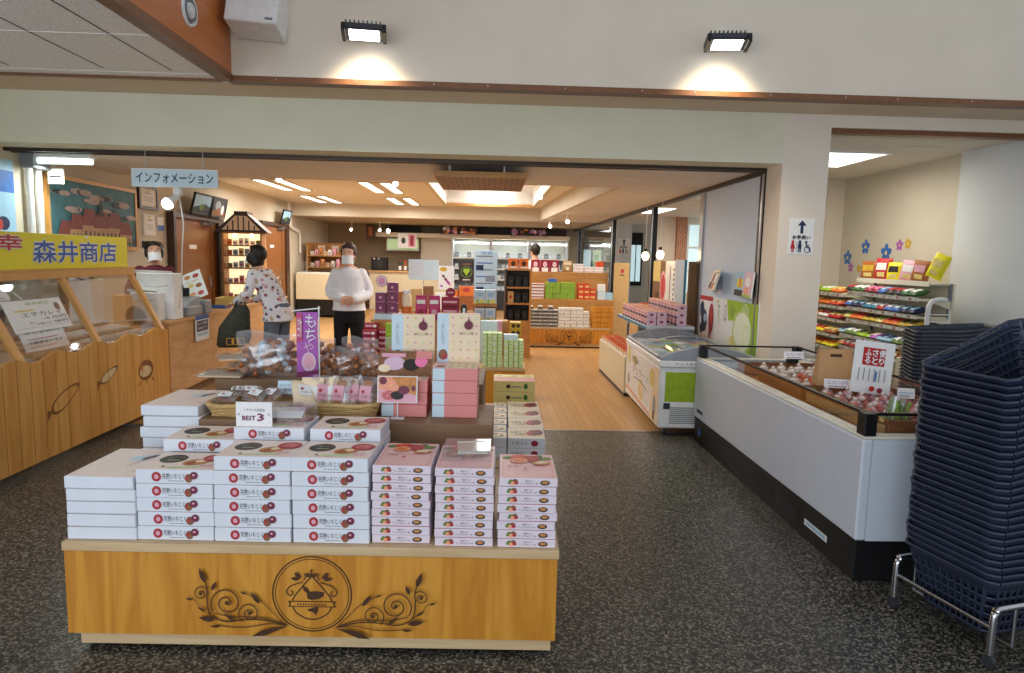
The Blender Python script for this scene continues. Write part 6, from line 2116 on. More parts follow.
def pack_kind(c1, c2):
    if (c1, c2) not in PALS:
        def mk():
            mb = MB()
            w, d, h = .122, .17, .066
            mb.grid(lambda u, v: ((u - .5) * d, (v - .5) * w, h * .5 * (1 - abs(2 * u - 1) ** 4) * (1 - abs(2 * v - 1) ** 4) + h * .5), 8, 6, c1)
            mb.grid(lambda u, v: ((u - .5) * d, (.5 - v) * w, h * .5 - h * .5 * (1 - abs(2 * u - 1) ** 4) * (1 - abs(2 * v - 1) ** 4)), 8, 6, c1)
            mb.grid(lambda u, v: ((u * .5 - .36) * d, (v * .7 - .35) * w, h * .5 * (1 - abs(2 * (.14 + .5 * u) - 1) ** 4) * (1 - abs(2 * (.15 + .7 * v) - 1) ** 4) + h * .5 + .001), 6, 4, c2)
            return mb.build('snack_pack')
        PALS[(c1, c2)] = Kind(mk)
    return PALS[(c1, c2)]
ZN = (.56, .70, .875, 1.015, 1.19)
gondola(6.40, 7.72, 'nearer one beside the baskets', ZN, 5, True)
ZF = (.50, .66, .84, 1.00, 1.15)
gondola(7.80, 9.12, 'farther one half hidden by the pillar', ZF, 5, False)
COLS = [[('amber', 'butter'), ('fig_red', 'paper'), ('pastry', 'cream_print')], [('leaf', 'paper'), ('skyblue', 'navy'), ('violet', 'lilac'), ('lime', 'ink')], [('mustard', 'ink'), ('orange', 'red'), ('butter', 'leaf')], [('navy', 'skyblue'), ('blue', 'paper'), ('red', 'paper'), ('teal_edge', 'paper')], [('green_dark', 'paper'), ('charcoal', 'red'), ('blue', 'skyblue'), ('crimson', 'hotpink')]]
COLF = [[('yellow', 'orange'), ('mustard', 'red')], [('amber', 'butter'), ('yellow', 'red'), ('orange', 'paper')], [('red', 'butter'), ('paper', 'red'), ('orange', 'butter')], [('redorange', 'butter'), ('orange', 'amber')], [('orange', 'butter'), ('lime', 'paper'), ('leaf', 'lime')]]
CN = {'amber': 'amber', 'fig_red': 'dull red', 'pastry': 'tan', 'leaf': 'green', 'skyblue': 'light blue', 'violet': 'violet', 'lime': 'lime', 'mustard': 'mustard', 'orange': 'orange', 'butter': 'pale yellow', 'navy': 'navy', 'blue': 'blue', 'red': 'red', 'teal_edge': 'teal', 'green_dark': 'dark green', 'charcoal': 'black', 'crimson': 'crimson', 'yellow': 'yellow', 'paper': 'white', 'redorange': 'orange red'}
LV = ['lowest', 'second lowest', 'middle', 'second highest', 'highest']
for (ya, zs, cols, nm) in ((6.40, ZN, COLS, 'nearer'), (7.80, ZF, COLF, 'farther')):
    for i, z in enumerate(zs):
        for j in range(10):
            c = cols[i][(j * 3 // 5) % len(cols[i])]
            o = pack_kind(*c).put((4.235 + (0 if z > .75 else -.05), ya + .075 + .13 * j, z + .022), 0, '%s snack pack, %s from right on %s tier of %s snack shelf' % (CN[c[0]], NTH[j], LV[i], nm), 'snack pack', 'snack packs on the %s shelf' % nm)
            o.rotation_euler = (0, -.20, random.uniform(-.1, .1))
for k, (y, w, h, c, c2, lab, tl) in enumerate(((7.62, .23, .19, 'amber', 'mustard', 'brown gold snack bag on top of the snack shelf, leftmost', 0), (7.36, .20, .22, 'red', 'paper', 'red snack bag on top of the snack shelf', 0), (7.13, .19, .18, 'yellow', 'ink', 'yellow snack bag with dark print on top of the snack shelf', 0), (6.90, .20, .20, 'rose', 'paper', 'pink snack bag on top of the snack shelf, left of two', .1), (6.71, .19, .20, 'pastry_dark', 'rose', 'brown and pink snack bag on top of the snack shelf', .1), (6.50, .17, .22, 'yellow', 'butter', 'yellow bag tilted at the near end of the shelf top', .35))):
    o = opaque_bag('large_snack_bag', w * 1.02, h * 1.12, .08, c, c2, k)
    o.location = (4.37, y, 1.342 + (.05 if tl > .3 else 0)); o.rotation_euler = (-.12, tl, -PI / 2 + .35)
    tag(o, lab, 'snack bag')
for k in range(2):
    mb = MB(); mb.tube([(0, 0, 0), (0, 0, .13), (0, 0, .16), (0, 0, .19)], [.034, .034, .016, .014], 'amber', 12); mb.tube([(0, 0, .05), (0, 0, .11)], .0345, 'paper', 12, False)
    o = mb.build('drink_bottle', None, (4.07, 6.31 - .09 * k, .62)); tag(o, 'amber drink bottle at the near end of the snack shelf, %s one' % ('left' if k == 0 else 'right'), 'bottle', 'amber bottles')
mb = MB(); mb.box(4.0, 4.14, 6.14, 6.38, 0, .619, 'shelf_cream', .006); o = mb.build('end_stand'); tag(o, 'cream end stand under the amber bottles', 'stand')
t = thing('wire_stand', 'white looped wire stand at the near end of the snack shelf', 'stand', (4.29, 6.25, .62))
mb = MB(); mb.tube(curve([(-.10, 0, 0), (-.10, 0, .40), (-.09, 0, .52), (-.03, 0, .57), (.07, 0, .57)]), .022, 'white_plastic', 10); mb.build('loop', t)
mb = MB()
for k in range(6): mb.tube([(-.10, -.02, .08 + .07 * k), (.10, -.02, .08 + .07 * k)], .006, 'white_plastic', 6)
mb.tube([(.10, -.02, 0), (.10, -.02, .48)], .008, 'white_plastic', 6)
mb.build('wires', t)
mb = MB(); mb.box(4.16, 4.45, 6.14, 6.38, 0, .619, 'shelf_cream', .006); o = mb.build('end_stand'); tag(o, 'cream end stand under the white looped wire stand', 'stand')

# ------------------------------------------------------------------ shopping baskets
def make_basket(m):
    """origin at the middle of the left rim edge; extends +x, rim at z=0"""
    LX_, LY_, H_ = .52, .41, .235
    mb = MB()
    def corner_ring(k):
        """rounded rectangle inset with depth; k=0 rim, 1 floor"""
        ix, iy = .055 * k, .05 * k
        x0, x1, y0, y1 = ix, LX_ - ix, -LY_ / 2 + iy, LY_ / 2 - iy
        pts = []
        nx, ny = 14, 11
        for i in range(nx): pts.append((x0 + .03 + (x1 - x0 - .06) * i / (nx - 1), y0))
        for i in range(ny): pts.append((x1, y0 + .03 + (y1 - y0 - .06) * i / (ny - 1)))
        for i in range(nx): pts.append((x1 - .03 - (x1 - x0 - .06) * i / (nx - 1), y1))
        for i in range(ny): pts.append((x0, y1 - .03 - (y1 - y0 - .06) * i / (ny - 1)))
        return pts
    levels = [0, .16, .34, .50, .66, .82, 1.0]
    rings = [[(x, y, -H_ * k) for x, y in corner_ring(k)] for k in levels]
    n = len(rings[0])
    bw = .007
    # horizontal bands and vertical bars leave open holes between them
    for i, k in enumerate(levels):
        a = [(x, y, -H_ * k + (.007 if i else 0)) for x, y in corner_ring(max(0, k - .02))]
        b = [(x, y, -H_ * k - .006) for x, y in corner_ring(min(1, k + .02))]
        if i == 0:
            b = [(x, y, -.036) for x, y in corner_ring(.15)]
        vs = a + b
        mb.add(vs, [(j, (j + 1) % n, n + (j + 1) % n, n + j) for j in range(n)], m, True)
    for j in range(n):
        j2 = (j + 1) % n
        p0, p1 = V(rings[0][j]), V(rings[-1][j])
        q0, q1 = V(rings[0][j2]), V(rings[-1][j2])
        e0, e1 = (q0 - p0) * .20, (q1 - p1) * .20
        mb.add([p0 - e0 * .6, p0 + e0, p1 + e1, p1 - e1 * .6], [(0, 1, 2, 3)], m)
    fl = [(x, y, -H_) for x, y in corner_ring(1.0)]
    mb.add(fl, [tuple(range(n))], m)
    o = mb.build('shopping_basket')
    s = o.modifiers.new('thick', 'SOLIDIFY'); s.thickness = .003; s.offset = 0
    bpy.context.view_layer.update()
    me = bpy.data.meshes.new_from_object(o.evaluated_get(bpy.context.evaluated_depsgraph_get()))
    o.modifiers.clear(); old = o.data; o.data = me; bpy.data.meshes.remove(old)
    # rolled rim with a dip in the long sides, and folded handle
    r = MB()
    ring = []
    for (x, y) in corner_ring(-.12):
        dip = -.012 * math.exp(-((x - .26) / .09) ** 2) if abs(y) > .2 else 0
        ring.append((x, y, dip - .002))
    ring.append(ring[0])
    r.tube(ring, .0075, m, 6, False)
    rim = r.build('rim', o)
    for s in (-1, 1):
        h = MB()
        h.tube(curve([(.10, s * .205, .001), (.12, s * .18, .004), (.20, s * .165, .006), (.32, s * .165, .006), (.40, s * .18, .004), (.42, s * .205, .001)], 4), .004, 'charcoal', 5)
        h.build('handle', rim)
    return o
BK = Kind(lambda: make_basket('basket_navy'))
BRZ = math.radians(13.1)
NB = 29
for i in range(NB):
    k = NB - 1 - i
    tilt = math.radians(21.0) * (i / (NB - 1)) ** 1.2
    lab = 'navy shopping basket, %s' % ('topmost of the big front stack, tilted' if k == 0 else 'number %d counted down from the top of the front stack' % (k + 1)) if i else 'navy shopping basket at the very bottom of the front stack'
    o = BK.put((1.870 + .004 * math.sin(i * 1.7), 2.535, .320 + i * .0277), BRZ, lab, 'shopping basket', 'navy baskets in the front stack')
    o.rotation_euler = (0, -tilt, BRZ + random.uniform(-.006, .006))
t = thing('basket_stand', 'chrome tube stand on casters carrying the front basket stack', 'stand', (1.870, 2.535, 0), BRZ)
for s, nm in ((1, 'far'), (-1, 'near')):
    mb = MB()
    y = s * .225
    mb.tube(curve([(-.005, y, .05), (-.005, y, .18), (.005, y, .215), (.04, y, .23), (.40, y, .23), (.44, y, .215), (.45, y, .18), (.45, y, .05)], 5), .013, 'chrome', 10)
    mb.build('tube_frame', t)
for x in (.0, .45):
    mb = MB(); mb.tube([(x, -.225, .15), (x, .225, .15)], .009, 'steel', 8); mb.build('cross_bar', t)
mb = MB(); mb.tube([(.1, -.225, .068), (.1, .225, .068)], .008, 'steel', 8); mb.tube([(.38, -.225, .068), (.38, .225, .068)], .008, 'steel', 8)
for x in (.1, .38):
    for y in (-.225, .225): mb.tube([(x, y, .068), (x, y, .23)], .007, 'steel', 6)
mb.build('support_bar', t)
for (x, y) in ((-.005, .225), (-.005, -.225), (.45, .225), (.45, -.225)):
    mb = MB(); mb.tube([(x - .01, y, .025), (x + .01, y, .025)], .025, 'charcoal', 12); mb.tube([(x, y, .03), (x, y, .06)], .010, 'steel', 8); mb.build('caster', t)
BG = Kind(lambda: make_basket('basket_grey'))
for i in range(18):
    k = 17 - i
    o = BG.put((3.13, 4.85, .58 + i * .027), -.35, 'dark grey shopping basket in the stack behind the chilled case, %s' % ('topmost' if k == 0 else 'number %d from the top' % (k + 1)), 'shopping basket', 'dark baskets behind the chilled case')
    o.rotation_euler = (0, -.10 * i / 17, -.35)
mb = MB(); mb.box(.06, .46, -.15, .15, 0, .342, 'charcoal', .01); o = mb.build('basket_trolley', None, (3.13, 4.85, 0), -.35); tag(o, 'dark trolley base under the grey basket stack', 'stand')
# ------------------------------------------------------------------ third island in the middle of the shop
RC = lambda name, label, x0, x1, y0, y1, z0_, z1_, m='shelf_wood': tag((lambda mb: (mb.box(x0, x1, y0, y1, 0, z1_ - z0_, m, .004), mb.build(name, None, (0, 0, z0_)))[-1])(MB()), label, 'riser')
island('display_island', 'third low wooden island, on the plank floor before the standing staff', 1.62, 1.30, (-1.25, 6.45, 0), 0)
RC('wooden_riser', 'wooden riser carrying the purple boxes on the third island', -1.20, -.18, 6.82, 7.30, .431, .84)
def simple_box(name, w, d, h, m, tm=None, deco=None):
    mb = MB(); mb.box(-w / 2, w / 2, -d / 2, d / 2, 0, h, m, .003, tm or m)
    if deco: deco(front(mb, -w / 2, w / 2, -d / 2, 0, h))
    return mb.build(name)
def dgreen(f):
    f.rect(.44, .56, 0, 1, 'green_mid'); f.rect(0, 1, .84, .88, 'green_mid'); f.rect(.68, .88, .3, .42, 'green_mid'); f.rect(.08, .34, .3, .5, 'paper')
KG = Kind(lambda: simple_box('green_gift_box', .094, .16, .066, 'green_pale', 'green_pale', dgreen))
for c, (x, n) in enumerate(((-.01, 5), (.088, 5), (.20, 4), (.298, 4))):
    stack(KG, n, x, 6.56, .431, .066, 'pale green banded box', 'in %s green column from left, third island' % NTH[c], 'gift box', 'pale green banded boxes', .001)
KYB = Kind(lambda: simple_box('yellow_cube_box', .12, .12, .075, 'mustard', 'butter', lambda f: (f.disc(.3, .5, .022, .022, 'ink_brown', 10), f.disc(.72, .5, .022, .022, 'ink_brown', 10))))
stack(KYB, 5, .29, 7.2, .431, .0755, 'mustard box with dark dots', 'behind the pale green boxes', 'gift box', 'mustard boxes', .002)
for (nm, lab, x, y, z, w, d, h, m) in (('white_pack', 'white pack with clear cover on top of the right green columns', .22, 6.58, .6965, .14, .12, .05, 'ice_blue'), ('pink_flat_box', 'flat pink box behind the green columns', .06, 7.1, .431, .16, .14, .40, 'rose'), ('grey_blue_box', 'pale blue box behind the left green column', .0, 6.85, .431, .18, .12, .42, 'ice_blue'), ('tan_flat_box', 'flat tan box beside the mustard boxes', .16, 7.35, .431, .10, .2, .38, 'board_tan')):
    o = simple_box(nm, w, d, h, m); o.location = (x, y, z); tag(o, lab, 'box')
KL = Kind(lambda: simple_box('lime_box', .10, .10, .08, 'lime', 'lime', lambda f: f.rect(0, 1, .44, .56, 'green_box')))
stack(KL, 5, -.95, 6.56, .431, .0805, 'lime green box', 'left of the dotted boxes on the third island', 'gift box', 'lime boxes', .002)
KRP = Kind(lambda: simple_box('red_pack', .13, .12, .055, 'crimson', 'fig_red', lambda f: (f.rect(.1, .6, .3, .7, 'rose'), f.disc(.8, .5, .02, .015, 'paper', 10))))
for c, (x, y, n) in enumerate(((-1.16, 6.56, 6), (-1.03, 6.68, 6), (-1.17, 6.70, 7))):
    stack(KRP, n, x + .0, y, .431, .0555, 'dark red pack', 'in %s red pile beside the lime boxes' % NTH[c], 'pack', 'dark red packs', .003)
KP = Kind(lambda: simple_box('purple_box', .105, .105, .105, 'purple', 'purple', lambda f: (f.disc(.5, .55, .014, .014, 'rose', 10), f.rect(.1, .9, .1, .14, 'rose'))))
RZ3 = .841
o = simple_box('white_tray', .28, .18, .06, 'ice_blue'); o.location = (-1.03, 6.93, RZ3); tag(o, 'pale blue tray under the purple boxes', 'tray')
for (x, z, lab) in ((-1.11, 0, 'lower left'), (-1.11, 1, 'middle left'), (-.99, 0, 'lower right'), (-.99, 1, 'middle right'), (-.99, 2, 'topmost right')):
    KP.put((x, 6.93, RZ3 + .061 + z * .1055), 0, 'purple box with pink dot, %s of five on the pale tray' % lab, 'gift box', 'purple boxes')
t = thing('round_sign', 'round pink and white sign on a stick above the purple boxes', 'sign', (-1.11, 6.96, RZ3 + .061 + .212))
mb = MB(); mb.tube([(0, 0, 0), (0, 0, .06)], .004, 'white', 6); mb.box(-.03, .03, -.02, .02, 0, .004, 'white'); mb.build('stick', t)
mb = MB(); mb.tube([(0, -.006, .115), (0, .002, .115)], .06, 'rose', 24); f = Face(mb, (0, -.0065, .115), (1, 0, 0), (0, 0, 1), 1, 1); f.disc(0, 0, .048, .048, 'paper', 22); f.disc(0, 0, .034, .034, 'hotpink', 20); f.text('北', -.022, .022, -.022, .022, 'paper'); mb.build('disc', t)
def jar(name, label, cat, x, y, z, r, h, m, m2, cap='paper', group=None):
    t = thing(name, label, cat, (x, y, z), 0, group)
    mb = MB(); mb.tube([(0, 0, 0), (0, 0, h * .8), (0, 0, h * .88)], [r, r, r * .7], m, 14); mb.tube([(0, 0, h * .08), (0, 0, h * .45)], r * 1.01, m2, 14, False); mb.build('body', t)
    mb = MB(); mb.tube([(0, 0, h * .88), (0, 0, h)], r * .72, cap, 14); mb.build('lid', t)
jar('peach_jar', 'tall peach jar with orange base right of the purple boxes', 'jar', -.85, 6.95, RZ3, .05, .30, 'cream_print', 'orange')
def bagm(name, label, x, m1, m2, z=RZ3, y=6.95, w=.12, h=.25):
    t = thing(name, label, 'gift bag', (x, y, z))
    mb = MB(); mb.loft([((0, 0, 0), w / 2, .035), ((0, 0, h * .6), w / 2, .03), ((0, 0, h * .8), w * .48, .012), ((0, 0, h), w * .46, .006)], m1, 16, True, 5); f = front(mb, -w * .4, w * .4, -.037, h * .2, h * .5); f.disc(.5, .4, .03, .03, m2, 12); mb.build('body', t)
    mb = MB(); mb.box(-w * .36, w * .36, -.042, -.037, h * .66, h * .82, 'paper'); mb.build('label_band', t)
bagm('magenta_bag', 'magenta bag with white band, left of two', -.70, 'magenta', 'crimson'); bagm('magenta_bag', 'magenta bag with white band, right of two', -.565, 'magenta', 'rose')
t = thing('crimson_stand', 'crimson display box with round topper and white print', 'display box', (-.40, 6.95, RZ3))
mb = MB(); mb.box(-.09, .09, -.05, .05, 0, .24, 'crimson', .004); f = front(mb, -.09, .09, -.05, 0, .24)
for k in range(4): f.rect(.1, .9, .15 + .2 * k, .24 + .2 * k, 'rose' if k % 2 else 'cloth_maroon')
for k in range(5): f.disc(.14 + .18 * k, .2, .01, .012, 'paper', 8)
mb.build('box_body', t)
mb = MB(); mb.tube([(0, -.0, .285), (0, .006, .285)], .05, 'crimson', 20); f = Face(mb, (0, -.0005, .285), (1, 0, 0), (0, 0, 1), 1, 1); f.rect(-.03, .03, -.008, .008, 'rose'); mb.build('topper', t)
for k, (x, m) in enumerate(((-.255, 'charcoal'), (-.345 + .02, 'white_plastic'), (-.21 + .0, 'ice_blue'))):
    pass
jar('dark_tin', 'dark tin beside the crimson display box', 'tin', -.26, 6.93, RZ3, .034, .17, 'charcoal', 'oval_dark', 'charcoal')
jar('white_bottle', 'slim white bottle between the dark tins', 'bottle', -.255, 6.85, RZ3, .016, .13, 'ice_blue', 'paper', 'paper')
# tall poster stand with milk boxes
t = thing('milk_stand', 'small wooden stand with tall light blue poster on the third island', 'stand', (-.045, 7.06 + .42, .431))
mb = MB(); mb.box(-.13, .13, -.10, .10, 0, .36, 'shelf_wood', .004); mb.build('lower_block', t)
mb = MB(); mb.box(-.13, .13, -.10, .10, .525, .56, 'shelf_wood', .003); mb.box(-.13, .13, .08, .10, .36, .525, 'shelf_wood'); mb.build('shelf_board', t)
mb = MB(); mb.box(-.13, .13, .05, .058, .56, 1.14, 'ice_blue', .001)
f = front(mb, -.13, .13, .05, .56, 1.14)
for k in range(5): f.rect(.1, .8, .88 - k * .13, .90 - k * .13, 'blue' if k % 2 else 'ink_grey'); 
f.rect(.08, .4, .62, .72, 'navy'); f.rect(.5, .9, .40, .52, 'grey_plastic'); f.rect(.1, .42, .2, .3, 'navy'); f.disc(.75, .1, .05, .05, 'green_mid', 14); f.rect(0, 1, 0, .06, 'green_pale'); f.text('牛乳', .3, .8, .92, .98, 'blue')
mb.build('poster_panel', t)
KM = Kind(lambda: simple_box('milk_box', .112, .10, .15, 'ice_blue', 'white', lambda f: (f.rect(0, 1, 0, .2, 'green_pale'), f.disc(.3, .16, .016, .02, 'lime', 10), f.disc(.7, .16, .016, .02, 'yellow', 10), f.rect(.2, .8, .5, .8, 'skyblue'))))
for (x, z, lab) in ((-.105, .791 + .0005, 'lower left'), (.015, .7915, 'lower right'), (-.105, .9915, 'upper left'), (.015, .9915, 'upper right')):
    KM.put((x, 7.42, z), 0, 'light blue milk box with green base, %s on the wooden stand' % lab, 'milk box', 'light blue milk boxes')
# ------------------------------------------------------------------ fourth table with posters
island('display_table', 'wooden table with posters behind the third island', 1.30, .80, (-1.22, 8.75, 0), 0, None, .5, .80)
def stand_poster(name, label, x, y, z, w, h, fn, m='poster_white', leg=.12, cat='poster'):
    t = thing(name, label, cat, (x, y, z))
    mb = MB(); mb.box(-w / 2, w / 2, -.006, .006, leg, leg + h, m, .001); fn(front(mb, -w / 2, w / 2, -.006, leg, leg + h)); mb.build('panel', t)
    mb = MB(); mb.tube([(0, .012, 0), (0, .012, leg + h * .8)], .006, 'steel', 6); mb.box(-.06, .06, -.05, .07, 0, .006, 'steel'); mb.build('stand', t)
def wwb(f): f.rect(.06, .5, .2, .9, 'white_case'); f.line([(.1, .8), (.45, .82)], .004, 'skyblue'); f.line([(.1, .6), (.4, .62)], .004, 'skyblue'); f.line([(.6, .7), (.92, .72)], .004, 'skyblue'); f.line([(.6, .5), (.85, .5)], .004, 'skyblue')
stand_poster('message_board', 'pale blue message board on a pole behind the magenta bags', -.88, 9.0, .801, .40, .27, wwb, 'ice_blue', .375, 'board')
def wfl(f): f.disc(.3, .85, .05, .03, 'mustard', 12); f.rect(.55, .9, .75, .9, 'paper'); [f.disc(.2 + .6 * ((k * 37) % 10) / 10, .15 + .5 * ((k * 53) % 10) / 10, .018, .016, ('violet', 'crimson', 'navy', 'rose')[k % 4], 8) for k in range(9)]
stand_poster('flower_poster', 'white poster with scattered flowers beside the pale blue board', -.58, 9.05, .801, .21, .32, wfl, 'poster_white', .25)
def wheart(f): f.rect(0, 1, 0, 1, 'ink'); f.ring(.5, .48, .065, .014, 'leaf', 30); f.disc(.42, .54, .028, .03, 'lime', 14); f.disc(.58, .54, .028, .03, 'lime', 14); f.poly([(.3, .52), (.7, .52), (.5, .28)], 'lime'); f.rect(.2, .8, .82, .88, 'fig_brown'); f.rect(.25, .75, .08, .13, 'paper')
stand_poster('heart_poster', 'black poster with a lime heart in a green ring', -.31, 9.0, .801, .20, .28, wheart, 'ink', .36)
o = simple_box('orange_tray', .20, .12, .31, 'orange', 'redorange', lambda f: (f.disc(.5, .85, .05, .03, 'meat_red', 12), f.rect(0, 1, 0, .6, 'pastry_dark'))); o.location = (-.30, 8.86, .801); tag(o, 'orange box standing below the lime heart poster', 'box')
for k in range(5):
    o = simple_box('brown_gift_box', .13, .12, .22 + .04 * (k % 3), ('pastry_dark', 'board_tan', 'fig_brown', 'paper', 'orange')[k]); o.location = (-1.12 + .16 * k, 8.85, .801); tag(o, '%s box, %s from left in the front row of the poster table' % (('dark tan', 'tan', 'brown', 'white', 'orange')[k], NTH[k]), 'gift box', 'boxes on the poster table')
# ------------------------------------------------------------------ narrow shelf unit
t = thing('shelf_unit', 'narrow wooden shelf unit with black packs left of the far stepped stand', 'shelf', (.43, 10.2, 0))
mb = MB(); mb.box(-.20, -.17, -.18, .18, 0, 1.33, 'dark_wood'); mb.build('side_board', t)
mb = MB(); mb.box(.17, .20, -.18, .18, 0, 1.33, 'shelf_wood'); mb.build('side_board', t)
mb = MB(); mb.box(-.17, .17, .16, .18, 0, 1.33, 'dark_wood'); mb.build('back_board', t)
mb = MB(); mb.box(-.17, .17, -.18, .16, 0, .56, 'shelf_wood', .004); mb.build('base_block', t)
for z in (.80, 1.04, 1.31):
    mb = MB(); mb.box(-.17, .17, -.18, .16, z, z + .025, 'shelf_wood'); mb.build('shelf_board', t)
KOG = Kind(lambda: simple_box('orange_bag_box', .14, .12, .15, 'orange', 'orange', lambda f: (f.disc(.5, .5, .035, .04, 'ink_brown', 12), f.rect(.1, .9, .05, .2, 'paper'))))
for k in range(2): KOG.put((.35 + .16 * k, 10.15, 1.336), 0, 'orange pack on top of the narrow shelf unit, %s one' % ('left' if not k else 'right'), 'pack', 'orange packs')
KBK = Kind(lambda: simple_box('black_pack', .09, .12, .16, 'black', 'charcoal', lambda f: f.rect(.2, .8, .4, .6, 'charcoal')))
for zi, z in enumerate((.561, .826, 1.066)):
    for k in range(3):
        if zi == 1 and k == 0: continue
        KBK.put((.32 + .11 * k, 10.12, z), 0, 'black pack, %s from left on the %s tier of the narrow shelf unit' % (NTH[k], ['lowest', 'middle', 'upper'][zi]), 'pack', 'black packs')
o = simple_box('brown_bag_box', .09, .12, .17, 'board_tan', 'board_tan', lambda f: f.disc(.5, .5, .02, .03, 'fig_red', 10)); o.location = (.32, 10.12, .826); tag(o, 'tan pack beside black packs on the middle tier of the narrow shelf unit', 'pack')
# ------------------------------------------------------------------ far stepped stand
island('display_island', 'far wooden island with crest at the foot of the stepped stand', 1.42, .40, (.64, 11.2, 0), 0, .00092, .5, .345)
RC('stand_step', 'middle wooden step of the far stepped stand', .64, 2.18, 11.62, 11.98, 0, .80)
RC('stand_step', 'tall rear wooden step of the far stepped stand', .64, 2.12, 12.0, 12.36, 0, 1.26)
KSG = Kind(lambda: simple_box('grey_small_box', .078, .12, .058, 'vent_grey', 'paper', lambda f: (f.rect(0, 1, .75, .95, 'paper'), f.rect(.1, .9, .3, .5, 'charcoal'))))
KSW = Kind(lambda: simple_box('white_small_box', .10, .12, .054, 'paper', 'paper', lambda f: f.rect(.1, .9, .1, .2, 'ink_grey')))
for c in range(6):
    stack(KSG, 6 if c % 2 == 0 else 5, .70 + .084 * c, 11.30, .346, .059, 'small grey box', 'in %s grey column on the far island' % NTH[c], 'box', 'small grey boxes')
for c in range(5):
    stack(KSW, 6 if c < 4 else 5, 1.225 + .106 * c, 11.30, .346, .055, 'small white box', 'in %s white column on the far island' % NTH[c], 'box', 'small white boxes')
t = thing('wooden_crate', 'orange wooden crate at the right end of the far island', 'crate', (1.92, 11.31, .346))
mb = MB()
for k in range(4):
    mb.box(-.17, .17, -.10, -.085, .005 + .09 * k, .085 + .09 * k, 'island_wood', .002); mb.box(-.17, .17, .085, .10, .005 + .09 * k, .085 + .09 * k, 'island_wood', .002)
    mb.box(-.17, -.155, -.085, .085, .005 + .09 * k, .085 + .09 * k, 'island_wood', .002); mb.box(.155, .17, -.085, .085, .005 + .09 * k, .085 + .09 * k, 'island_wood', .002)
mb.build('slats', t)
mb = MB(); mb.box(-.155, .155, -.085, .085, 0, .012, 'island_wood'); mb.build('bottom', t)
KRW = Kind(lambda: simple_box('red_striped_box', .25, .16, .052, 'paper', 'red', lambda f: f.rect(0, 1, .35, .7, 'crimson')))
stack(KRW, 5, .83, 11.75, .801, .0525, 'red and white striped box', 'on the middle step of far stand', 'gift box', 'red striped boxes')
KGB = Kind(lambda: simple_box('green_box', .128, .14, .095, 'green_box', 'lime', lambda f: (f.rect(.1, .9, .15, .2, 'green_mid'), f.disc(.5, .6, .02, .02, 'green_mid', 10))))
for c in range(4): stack(KGB, 3, 1.04 + .132 * c, 11.75, .801, .0955, 'bright green box', 'in %s green column on the far stand' % NTH[c], 'gift box', 'bright green boxes')
KOR = Kind(lambda: simple_box('red_orange_box', .10, .14, .09, 'redorange', 'red', lambda f: f.rect(.15, .85, .3, .6, 'butter')))
for c in range(3): stack(KOR, 3 if c != 2 else 2, 1.60 + .105 * c, 11.75, .801, .0905, 'red orange box', 'in %s red column on the far stand' % NTH[c], 'gift box', 'red orange boxes')
for (nm, lab, x, z, w, h, m) in (('blue_box', 'small blue box on top of the bright green boxes', 1.10, 1.0875, .14, .06, 'blue'), ('pale_pack', 'pale blue pack leaning at the right of the middle step', 1.965, .801, .14, .16, 'ice_blue'), ('pale_pack', 'white pack on the pale blue one on the middle step', 1.965, .9615, .12, .11, 'poster_white'), ('pale_pack', 'lower grey blue pack at the far right of the middle step', 2.10, .801, .12, .12, 'skyblue')):
    o = simple_box(nm, w, .14, h, m); o.location = (x, 11.75, z); tag(o, lab, 'pack')
KGR = Kind(lambda: simple_box('red_gift_box', .16, .10, .21, 'crimson', 'crimson', lambda f: (f.rect(.15, .85, .0, .35, 'paper'), f.disc(.5, .62, .035, .045, 'paper', 14), f.disc(.5, .62, .02, .03, 'rose', 12))))
for k in range(3): KGR.put((.82 + .17 * k, 12.12, 1.261), 0, 'red gift box with white oval, %s from left on the rear step' % NTH[k], 'gift box', 'red gift boxes on the rear step')
bagm('brown_bag', 'brown gift bag between the red boxes on the rear step', 1.40, 'board_tan', 'paper', 1.261, 12.12, .17, .20)
KFW = Kind(lambda: simple_box('flat_white_box', .17, .14, .05, 'paper', 'paper', lambda f: f.rect(0, 1, .3, .5, 'rose')))
for c in range(3): stack(KFW, 2 + (c == 0), 1.60 + .18 * c, 12.12, 1.261, .0505, 'flat white box', 'in %s flat pile on the rear step' % NTH[c], 'box', 'flat white boxes')
o = simple_box('red_box', .13, .12, .10, 'redorange'); o.location = (1.98, 12.12, 1.363); tag(o, 'orange red box on the right flat white pile of the rear step', 'box')
mb = MB(); mb.box(0, .27, 0, .03, 0, 1.45, 'board_tan', .006); f = front(mb, 0, .27, 0, 0, 1.45); f.disc(.55, .90, .03, .04, 'fig_red', 10); f.rect(.4, .7, .84, .86, 'fig_brown')
o = mb.build('tan_screen', None, (2.20, 11.85, 0)); tag(o, 'tall tan screen with small red tag beside the far stand', 'screen')

